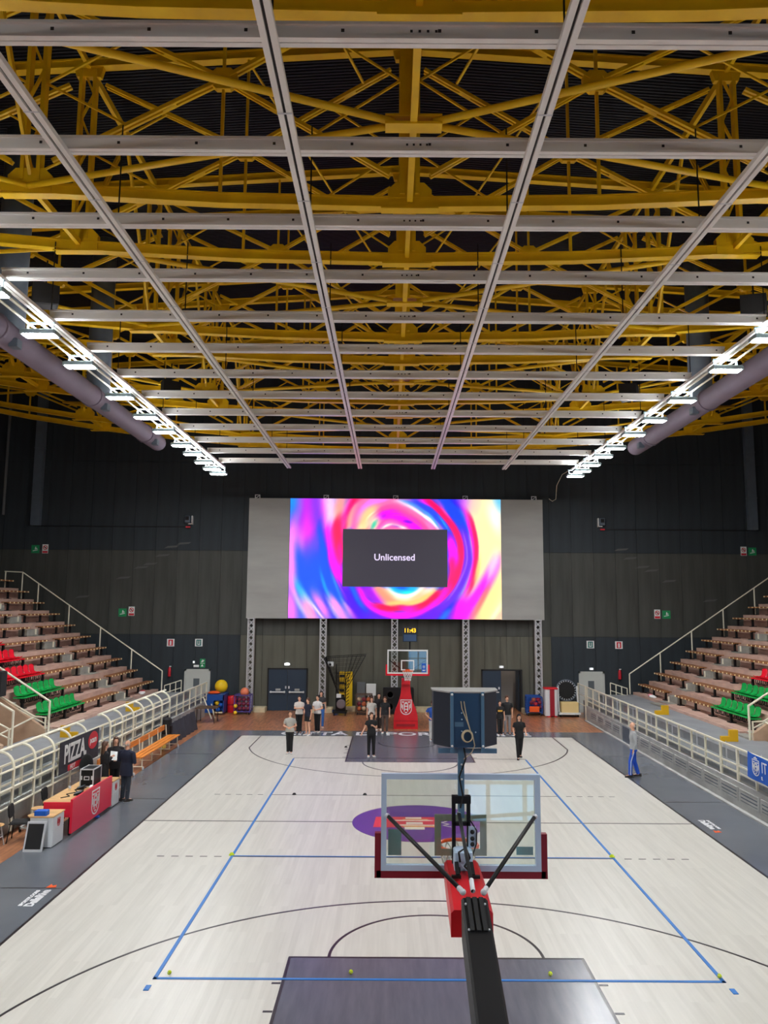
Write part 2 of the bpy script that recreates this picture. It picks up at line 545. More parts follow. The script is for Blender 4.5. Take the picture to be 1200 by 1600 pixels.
# ---- far wall: backing with an open doorway, panels with recessed joints
bk = MB()
bk.box(XL, 5.52, YB, YB + 0.3, 0, 21).box(6.62, XR, YB, YB + 0.3, 0, 21).box(5.52, 6.62, YB, YB + 0.3, 2.28, 21)
wall = struct('wall_back', bk, M['wallback'])
zr = [0.0, 4.2, 9.0, 14.2, 20.9]
pan = {}
nx = 42
pw = (XR - XL) / nx
for j in range(4):
    g = 0.008
    pan[j] = MB().box(g, pw - g, -0.05, 0.0, zr[j] + g, zr[j + 1] - g).mesh('panel')
    pan[j].materials.append(M['walldark'] if j >= 2 else M['wall'])
pan['low'] = pan[0].copy()
pan['low'].materials[0] = M['walldark']
pan[0].materials[0] = M['wallolive']
for i in range(nx):
    x0 = XL + i * pw
    for j in range(4):
        if j == 0 and x0 < 6.62 and x0 + pw > 5.52:
            for a, b, z0, z1 in ((x0, 5.5, 0.008, 4.19), (6.64, x0 + pw, 0.008, 4.19), (max(x0, 5.5), min(x0 + pw, 6.64), 2.3, 4.19)):
                if b - a > 0.03:
                    obj('panel', MB().box(a + 0.008, b - 0.008, YB - 0.05, YB, z0, z1), M['wallolive'], wall)
            continue
        p = put('panel', pan['low'] if j == 0 and (x0 + pw < -8.6 or x0 > 7.6) else pan[j], None, wall)
        p.location = (x0, YB, 0)
# pale scuffs running up beside the stands
for sx in (-1, 1):
    for k, (dx, dz) in enumerate(((3.9, 9.4), (4.6, 9.2), (5.1, 8.7), (5.8, 8.2), (6.3, 8.0), (7.3, 7.4), (9.6, 6.3), (11.6, 5.2), (17.4, 3.4))):
        if sx > 0 and k in (0,):
            continue
        x = AX + sx * (dx + 8.4)
        obj('scuff_mark', MB().prism([(x - 0.42, dz - 0.08), (x + 0.3, dz - 0.02), (x + 0.45, dz + 0.09), (x - 0.2, dz + 0.05)], 'y', YB - 0.056, YB - 0.05), M['scuff'] if 'scuff' in M else M.setdefault('scuff', mat('wall_scuff', (84, 86, 84), 0.8)), wall)
struct('wall_left', MB().box(XL - 0.3, XL, YF, YB + 0.3, 0, 21), M['wallside'])
struct('wall_right', MB().box(XR, XR + 0.3, YF, YB + 0.3, 0, 21), M['wallside'])
wf = MB().box(XL, 0.9, YF - 0.3, YF, 0, 21).box(3.9, XR, YF - 0.3, YF, 0, 21).box(0.9, 3.9, YF - 0.3, YF, 2.3, 21)
struct('wall_front', wf, M['wallside'])
# room behind the open doorway
rm = MB().box(4.2, 8.2, 24.3, 24.5, 0, 2.8).box(4.0, 4.2, 22.9, 24.5, 0, 2.8).box(8.2, 8.4, 22.9, 24.5, 0, 2.8).box(4.0, 8.4, 22.9, 24.5, 2.8, 2.95)
struct('wall_store', rm, mat('store_wall', (150, 146, 142), 0.8))
lr = thing('added_store_lamp', 'added unseen lamp brightening the room behind the open doorway', 'lamp', (6.1, 23.6, 2.8), 0, None, world=True)  # unseen lamp added to lighten the room seen through the doorway
obj('housing', MB().cbox(5.8, 6.4, 23.4, 23.8, 2.72, 2.78, 0.02), M['cabwhite'], lr)
obj('lens', MB().box(5.85, 6.35, 23.45, 23.75, 2.71, 2.72), emit('added_store_glow', (255, 244, 230), 9.0), lr)
# glass entrance doors in the wall behind the near basket, daylight outside
M['daylight'] = emit('daylight_outside', (150, 205, 255), DAY)
win = struct('window_1', MB().box(0.9, 3.9, YF - 0.16, YF - 0.1, 0, 2.3), M['daylight'])
fr = MB()
for x in (0.9, 1.85, 2.85, 3.8):
    fr.box(x, x + 0.1, YF - 0.1, YF + 0.04, 0, 2.3)
for z in (0, 1.05, 2.22):
    fr.box(0.9, 3.9, YF - 0.1, YF + 0.03, z, z + 0.08)
obj('window_frame', fr, M['door_grey'], win)

# ---- ribbed roof deck
def deck_z(x):
    return 20.35 - 0.065 * abs(x - AX)
mb = MB()
n = 0
ys = []
y = YF
while y < YB + 0.31:
    ys += [(y, 0.0), (y + 0.05, 0.0), (y + 0.06, 0.035), (y + 0.11, 0.035)]
    y += 0.12
xs = [XL - 0.3, AX, XR + 0.3]
vs_ = [(x, yy, deck_z(x) + dz) for yy, dz in ys for x in xs]
fs_ = []
for i in range(len(ys) - 1):
    for j in range(2):
        a = i * 3 + j
        fs_.append((a, a + 3, a + 4, a + 1))
mb.add(vs_, fs_)
struct('ceiling', mb, M['deck'])

# ================================================================== ROOF STEEL
def zb(x):
    return 14.13 + 0.0043 * (x - AX) ** 2
def zt(x):
    return 20.0 - 0.065 * abs(x - AX)

def double_bar(p, q, w_=0.06, gap=0.055, h_=0.08):
    mb_ = MB()
    for s in (-1, 1):
        off = Vector((0, s * (w_ + gap) / 2, 0))
        mb_.bar(Vector(p) + off, Vector(q) + off, w_, h_, (0, 1, 0)) if False else mb_.bar(Vector(p) + off, Vector(q) + off, h_, w_, (0, 1, 0))
    for t_ in (0.3, 0.7):
        c = Vector(p).lerp(Vector(q), t_)
        d = (Vector(q) - Vector(p)).normalized() * 0.16
        mb_.bar(c - d, c + d, 0.085, 0.05, (0, 1, 0))
    return mb_

def hexplate(x, z, rx, rz, y=0.0, th=0.14):
    return MB().prism([(x - rx, z - rz * 0.4), (x - rx * 0.5, z - rz), (x + rx * 0.5, z - rz), (x + rx, z - rz * 0.4), (x + rx, z + rz * 0.4), (x + rx * 0.5, z + rz), (x - rx * 0.5, z + rz), (x - rx, z + rz * 0.4)], 'y', y - th / 2, y + th / 2)

def chord(name, root, zf, half_h, flip):
    mb_ = MB()
    for k in range(-6, 6):
        x0, x1 = AX + 4 * k, AX + 4 * k + 4
        p, q = Vector((x0, 0, zf(x0))), Vector((x1, 0, zf(x1)))
        mb_.bar(p + Vector((0, 0, half_h)), q + Vector((0, 0, half_h)), 0.1, 0.19)
        mb_.bar(p + Vector((0, 0, half_h - 0.11)), q + Vector((0, 0, half_h - 0.11)), 0.22, 0.03)
        mb_.bar(p + Vector((0, 0, half_h + 0.11)), q + Vector((0, 0, half_h + 0.11)), 0.18, 0.03)
    return obj(name, mb_, M['yellow'], root)

def make_truss():
    root = thing('roof_truss', 'x', 'truss', (0, 0, 0), 0, 'yellow roof trusses')
    chord('bottom_chord', root, zb, 0.125, False)
    chord('top_chord', root, zt, -0.125, True)
    for k in range(-3, 4):
        x = AX + 8 * k
        if k == 0 or abs(k) == 3:
            mb_ = MB()
            for s in (-1, 1):
                mb_.bar((x + s * 0.16, 0, zb(x) + 0.3), (x + s * 0.16, 0, zt(x) - 0.3), 0.1, 0.26, (0, 1, 0))
            mb_.bar((x, 0, zb(x) + 0.3), (x, 0, zt(x) - 0.3), 0.3, 0.04, (0, 1, 0))
            obj('post', mb_, M['yellow'], root)
        else:
            mb_ = MB()
            z0, z1 = zb(x) + 0.3, zt(x) - 0.3
            for s in (-1, 1):
                mb_.bar((x + s * 0.17, 0, z0), (x + s * 0.17, 0, z1), 0.08, 0.2, (0, 1, 0))
            m_ = 7
            for i in range(m_):
                a, b = z0 + (z1 - z0) * i / m_, z0 + (z1 - z0) * (i + 1) / m_
                s = 1 if i % 2 else -1
                mb_.bar((x - s * 0.14, 0, a), (x + s * 0.14, 0, b), 0.05, 0.06, (0, 1, 0))
            obj('laced_column', mb_, M['yellow'], root)
        g = MB().prism([(x - 0.46, zb(x) + 0.02), (x + 0.46, zb(x) + 0.02), (x + 0.46, zb(x) + 0.4), (x + 0.3, zb(x) + 0.56), (x - 0.3, zb(x) + 0.56), (x - 0.46, zb(x) + 0.4)], 'y', -0.08, 0.08)
        g.box(x - 0.6, x + 0.6, -0.12, 0.12, zb(x) - 0.03, zb(x) - 0.005)
        obj('gusset_plate', g, M['yellow'], root)
        obj('top_gusset', MB().prism([(x - 0.42, zt(x) - 0.05), (x - 0.3, zt(x) - 0.5), (x + 0.3, zt(x) - 0.5), (x + 0.42, zt(x) - 0.05)], 'y', -0.07, 0.07), M['yellow'], root)
    for k in range(-3, 3):
        xa, xb = AX + 8 * k, AX + 8 * k + 8
        xm = (xa + xb) / 2
        zm = (zb(xa) + zt(xb) + zt(xa) + zb(xb)) / 4 + 0.05
        cen = Vector((xm, 0, zm))
        for x, z in ((xa, zb(xa) + 0.5), (xa, zt(xa) - 0.5), (xb, zb(xb) + 0.5), (xb, zt(xb) - 0.5)):
            p = Vector((x, 0, z))
            d = (cen - p).normalized()
            obj('diagonal', double_bar(p + d * 0.5, cen - d * 0.15), M['yellow'], root)
        obj('crossing_plate', hexplate(xm, zm, 0.3, 0.24), M['yellow'], root)
        obj('hanger', MB().bar((xm, 0, zm + 0.25), (xm, 0, zt(xm) - 0.2), 0.06, 0.09, (0, 1, 0)), M['yellow'], root)
        obj('hanger', MB().bar((xm, 0, zm - 0.25), (xm, 0, zb(xm) + 0.2), 0.06, 0.09, (0, 1, 0)), M['yellow'], root)
        for x, s in ((xa, 1), (xb, -1)):
            mid = (zb(x) + zt(x)) / 2
            for t_ in (1, -1):
                e = Vector((x, 0, (zt(x) - 0.5) if t_ > 0 else (zb(x) + 0.5))).lerp(cen, 0.5)
                obj('thin_brace', MB().bar((x + s * 0.2, 0, mid), e, 0.045, 0.045, (0, 1, 0)), M['yellow'], root)
    return root

TRY = [-14.3, -11.9, -6.6, -4.0, 1.5, 3.8, 9.1, 11.3, 16.6, 19.0]
tr0 = make_truss()
NT = len(TRY)
for i, y in enumerate(TRY):
    lab = 'yellow lattice roof truss spanning the hall, %s from the far wall' % ORD[NT - 1 - i]
    if i == 0:
        tr0.location = (0, y, 0)
        tr0['label'] = lab
    else:
        dup(tr0, (0, y, 0), 0, lab)

# horizontal tube bracing between the trusses and longitudinal sway frames
bays = [(-11.9, -6.6), (-4.0, 1.5), (3.8, 9.1), (11.3, 16.6)]
for i, (ya, yb) in enumerate(bays):
    ym = (ya + yb) / 2
    t_ = thing('roof_bracing', 'yellow tubes meeting at a plate, %s wide roof bay from the far wall' % ORD[3 - i], 'bracing', (AX, ym, 14.2), 0, 'yellow roof bracing', world=True)
    z = 14.3
    obj('node_plate', MB().box(AX - 0.5, AX + 0.5, ym - 0.14, ym + 0.14, z - 0.09, z - 0.04).box(AX - 0.5, AX + 0.5, ym - 0.14, ym + 0.14, z + 0.06, z + 0.1), M['yellow'], t_)
    obj('tie_bar', MB().bar((AX, ya + 0.1, z), (AX, yb - 0.1, z), 0.12, 0.12), M['yellow'], t_)
    for s in (-1, 1):
        for y in (ya + 0.1, yb - 0.1):
            x = AX + s * 8
            obj('tube', MB().tube((AX + s * 0.35, ym + (0.05 if y > ym else -0.05), z), (x, y, zb(x) + 0.15), 0.066, n=10), M['yellow'], t_, True)
            x2 = AX + s * 16
            obj('tube', MB().tube((x2, ym, zb(x2) + 0.2), (x, y, zb(x) + 0.15), 0.055, n=10), M['yellow'], t_, True)
    for x in (AX - 16, AX - 8, AX + 8, AX + 16):
        obj('sway_brace', double_bar((x, ya, zb(x) + 0.4), (x, ym, zt(x) - 0.4), 0.05, 0.05, 0.07), M['yellow'], t_)
        obj('sway_brace', double_bar((x, yb, zb(x) + 0.4), (x, ym, zt(x) - 0.4), 0.05, 0.05, 0.07), M['yellow'], t_)
        obj('purlin', MB().bar((x, ya, zt(x) - 0.25), (x, yb, zt(x) - 0.2), 0.1, 0.2), M['yellow'], t_)
    for x in (AX - 4, AX + 4):
        obj('stay_rod', MB().bar((x, ya, zt(x) - 0.3), (x + (3.0 if x < AX else -3.0), yb, 17.0), 0.045, 0.045), M['yellow'], t_)
for i, (ya, yb) in enumerate([(-14.3, -11.9), (-6.6, -4.0), (1.5, 3.8), (9.1, 11.3), (16.6, 19.0)]):
    t_ = thing('truss_pair_link', 'short yellow cross frames in the %s truss pair from the far wall' % ORD[4 - i], 'bracing', (AX, ya, 14.2), 0, 'yellow truss pair links', world=True)
    for x in (AX - 16, AX - 8, AX, AX + 8, AX + 16):
        a, b = zb(x) + 0.3, zt(x) - 0.4
        m_ = (a + b) / 2
        if abs(x - AX) > 10:
            obj('link_brace', MB().bar((x, ya, a), (x, yb, m_), 0.07, 0.07).bar((x, yb, a), (x, ya, m_), 0.07, 0.07), M['yellow'], t_)
            obj('link_brace', MB().bar((x, ya, m_), (x, yb, b), 0.07, 0.07).bar((x, yb, m_), (x, ya, b), 0.07, 0.07), M['yellow'], t_)
        obj('link_strut', MB().bar((x, ya, zt(x) - 0.2), (x, yb, zt(x) - 0.2), 0.09, 0.16), M['yellow'], t_)
        obj('link_strut', MB().bar((x, ya, zb(x) + 0.2), (x, yb, zb(x) + 0.2), 0.1, 0.14), M['yellow'], t_)

# ================================================================== WHITE CEILING GRID
gr = thing('ceiling_grid', 'white steel grid of cross beams and runners hung under the yellow roof', 'grid', (AX, 0, 12.6), 0, None, world=True)
GX = [-9.0, -5.78, -2.3, 1.27, 4.75, 8.15]
for k in range(-5, 13):
    y = -13.4 + 2.3 * k
    b = MB()
    b.box(GX[0], GX[-1], y + 0.02, y + 0.13, 12.66, 12.84)
    b.box(GX[0], GX[-1], y - 0.01, y + 0.07, 12.62, 12.66).box(GX[0], GX[-1], y + 0.085, y + 0.16, 12.62, 12.66)
    b.box(GX[0], GX[-1], y - 0.01, y + 0.16, 12.8, 12.84)
    o = obj('cross_beam', b, M['white'], gr)
    bo = MB()
    x = GX[0] + 0.55
    while x < GX[-1]:
        bo.box(x - 0.02, x + 0.02, y + 0.013, y + 0.022, 12.72, 12.76)
        x += 1.17
    for d in (-0.15, -0.05, 0.05, 0.15):
        bo.box(AX + d - 0.015, AX + d + 0.015, y + 0.013, y + 0.022, 12.72, 12.75)
    tag(obj('bolt', bo, M['slot'], o), kind='stuff')
for i, x in enumerate(GX):
    b = MB()
    y0, y1 = -25.0, 15.3
    b.box(x - 0.1, x - 0.02, y0, y1, 12.54, 12.62).box(x + 0.02, x + 0.1, y0, y1, 12.54, 12.62)
    b.box(x - 0.02, x + 0.02, y0, y1, 12.59, 12.62)
    o = obj('runner', b, M['white'], gr)
    obj('slot_strip', MB().box(x - 0.02, x + 0.02, y0, y1, 12.583, 12.59), M['slot'], o)
    jt = MB()
    for kk in range(14):
        jt.box(x - 0.105, x + 0.105, y0 + 1.4 + 2.3 * kk, y0 + 1.43 + 2.3 * kk, 12.537, 12.545)
    tag(obj('joint_plate', jt, M['steel'], o), kind='stuff')
    for k in range(-1, 7):
        obj('hanger_wire', MB().tube((x, -13.4 + 4.6 * k + 0.1, 12.84), (x, -13.4 + 4.6 * k + 0.1, 14.6), 0.014, n=5), M['black'], gr)

# floodlights under the outer runners
def make_light():
    r = thing('floodlight', 'x', 'floodlight', (0, 0, 0), 0, 'floodlights along the grid edges')
    obj('housing', MB().cbox(-0.42, 0.42, -0.19, 0.19, -0.02, 0.1, 0.03), M['lampbody'], r)
    obj('lens', MB().box(-0.36, 0.36, -0.14, 0.14, -0.035, -0.02), M['lamp'], r)
    obj('added_uplight', MB().box(-0.3, 0.3, -0.1, 0.1, 0.1, 0.115), M['uplight_fill'], r)  # upward-glowing panel added to brighten the roof steel from below
    obj('bracket', MB().bar((-0.3, 0, 0.09), (-0.3, 0, 0.3), 0.05, 0.03).bar((0.3, 0, 0.09), (0.3, 0, 0.3), 0.05, 0.03).box(-0.34, 0.34, -0.03, 0.03, 0.27, 0.31), M['lampbody'], r)
    return r
LY = [-23.8, -21.3, -18.9, -16.5, -14.0, -11.5, -9.1, -6.6, -4.17, -1.77, 1.35, 3.9, 6.1, 8.5, 10.3, 12.2, 13.8, 15.15]
l0 = None
for side, x in (('scorer desk side', -9.2), ('blue banner side', 8.2)):
    for i, y in enumerate(LY):
        lab = 'lit white floodlight on the %s, %s from the screen end' % (side, ORD[len(LY) - 1 - i])
        if l0 is None:
            l0 = make_light()
            l0.location = (x, y, 12.22)
            l0['label'] = lab
        else:
            dup(l0, (x, y, 12.22), 0 if x < 0 else PI, lab)
for s, x in (('scorer desk side', -9.2), ('blue banner side', 8.2)):
    t_ = thing('light_rail', 'thin pale rail carrying the floodlights on the %s' % s, 'rail', (x, 0, 12.5), 0, None, world=True)
    xo = x - 0.28 if x < 0 else x + 0.28
    obj('tube', MB().tube((xo, -20, 12.5), (xo, 15.4, 12.5), 0.03, n=6), M['cream'], t_)
    obj('tube', MB().tube((x, -20, 12.51), (x, 15.4, 12.51), 0.035, n=6), M['cream'], t_)

# small black loudspeakers hung in the roof steel
for x, y, lab in ((-9.4, -3.6, 'black loudspeaker hung in the roof steel, desk side, nearer one'), (-8.6, 4.6, 'black loudspeaker hung in the roof steel, desk side, further one'), (8.35, -3.2, 'black loudspeaker hung in the roof steel, banner side, nearer one'), (7.6, 4.6, 'black loudspeaker hung in the roof steel, banner side, further one')):
    r = thing('hung_loudspeaker', lab, 'speaker', (x, y, 13.4), 0.5 if x < 0 else -0.5, 'loudspeakers in the roof steel')
    obj('cabinet', MB().prism([(-0.3, -0.28), (0.3, -0.2), (0.3, 0.25), (-0.3, 0.3)], 'y', -0.25, 0.25), M['rubber'], r)
    obj('grille', MB().prism([(-0.25, -0.285), (0.25, -0.215), (0.25, -0.2), (-0.25, -0.27)], 'y', -0.2, 0.2), M['dark'], r)
    obj('hook', MB().tube((0, 0, 0.2), (0, 0, 0.95), 0.02, n=6), M['black'], r)

# fabric air ducts with grey risers
for s, x, ye in ((-1, -11.15, 11.8), (1, 10.15, 12.1)):
    t_ = thing('air_duct', 'long round mauve air duct high above the %s stand' % ('scorer desk' if s < 0 else 'blue banner'), 'duct', (x, ye, 13), 0, 'ceiling air ducts', world=True)
    mb_ = MB()
    rs = []
    n_ = 20
    for y, r in ((-24, 0.36), (ye - 0.15, 0.36), (ye - 0.02, 0.33), (ye, 0.2)):
        rs.append([(x + r * math.cos(2 * PI * i / n_), y, 13.0 + r * math.sin(2 * PI * i / n_)) for i in range(n_)])
    mb_.rings(rs)
    obj('pipe', mb_, M['duct'], t_, True)
    for y in (-8.6, -2.6, 4.0, 9.8):
        obj('clamp', MB().lathe([(0.37, -0.05), (0.4, -0.05), (0.4, 0.05), (0.37, 0.05)], 16).xf(Matrix.Translation((x, y, 13)) @ Matrix.Rotation(PI / 2, 4, 'X')), M['duct'], t_)
        obj('nozzle', MB().cbox(x - 0.12 - s * 0.3, x + 0.12 - s * 0.3, y + 0.4, y + 0.7, 12.62, 12.86), M['ductgrey'], t_)
    for y in (-7.5, -1.8, 4.6):
        obj('riser', MB().lathe([(0.4, 0.2), (0.4, 5.9)], 16, (x - 0.02, y, 13)), M['ductgrey'], t_, True)

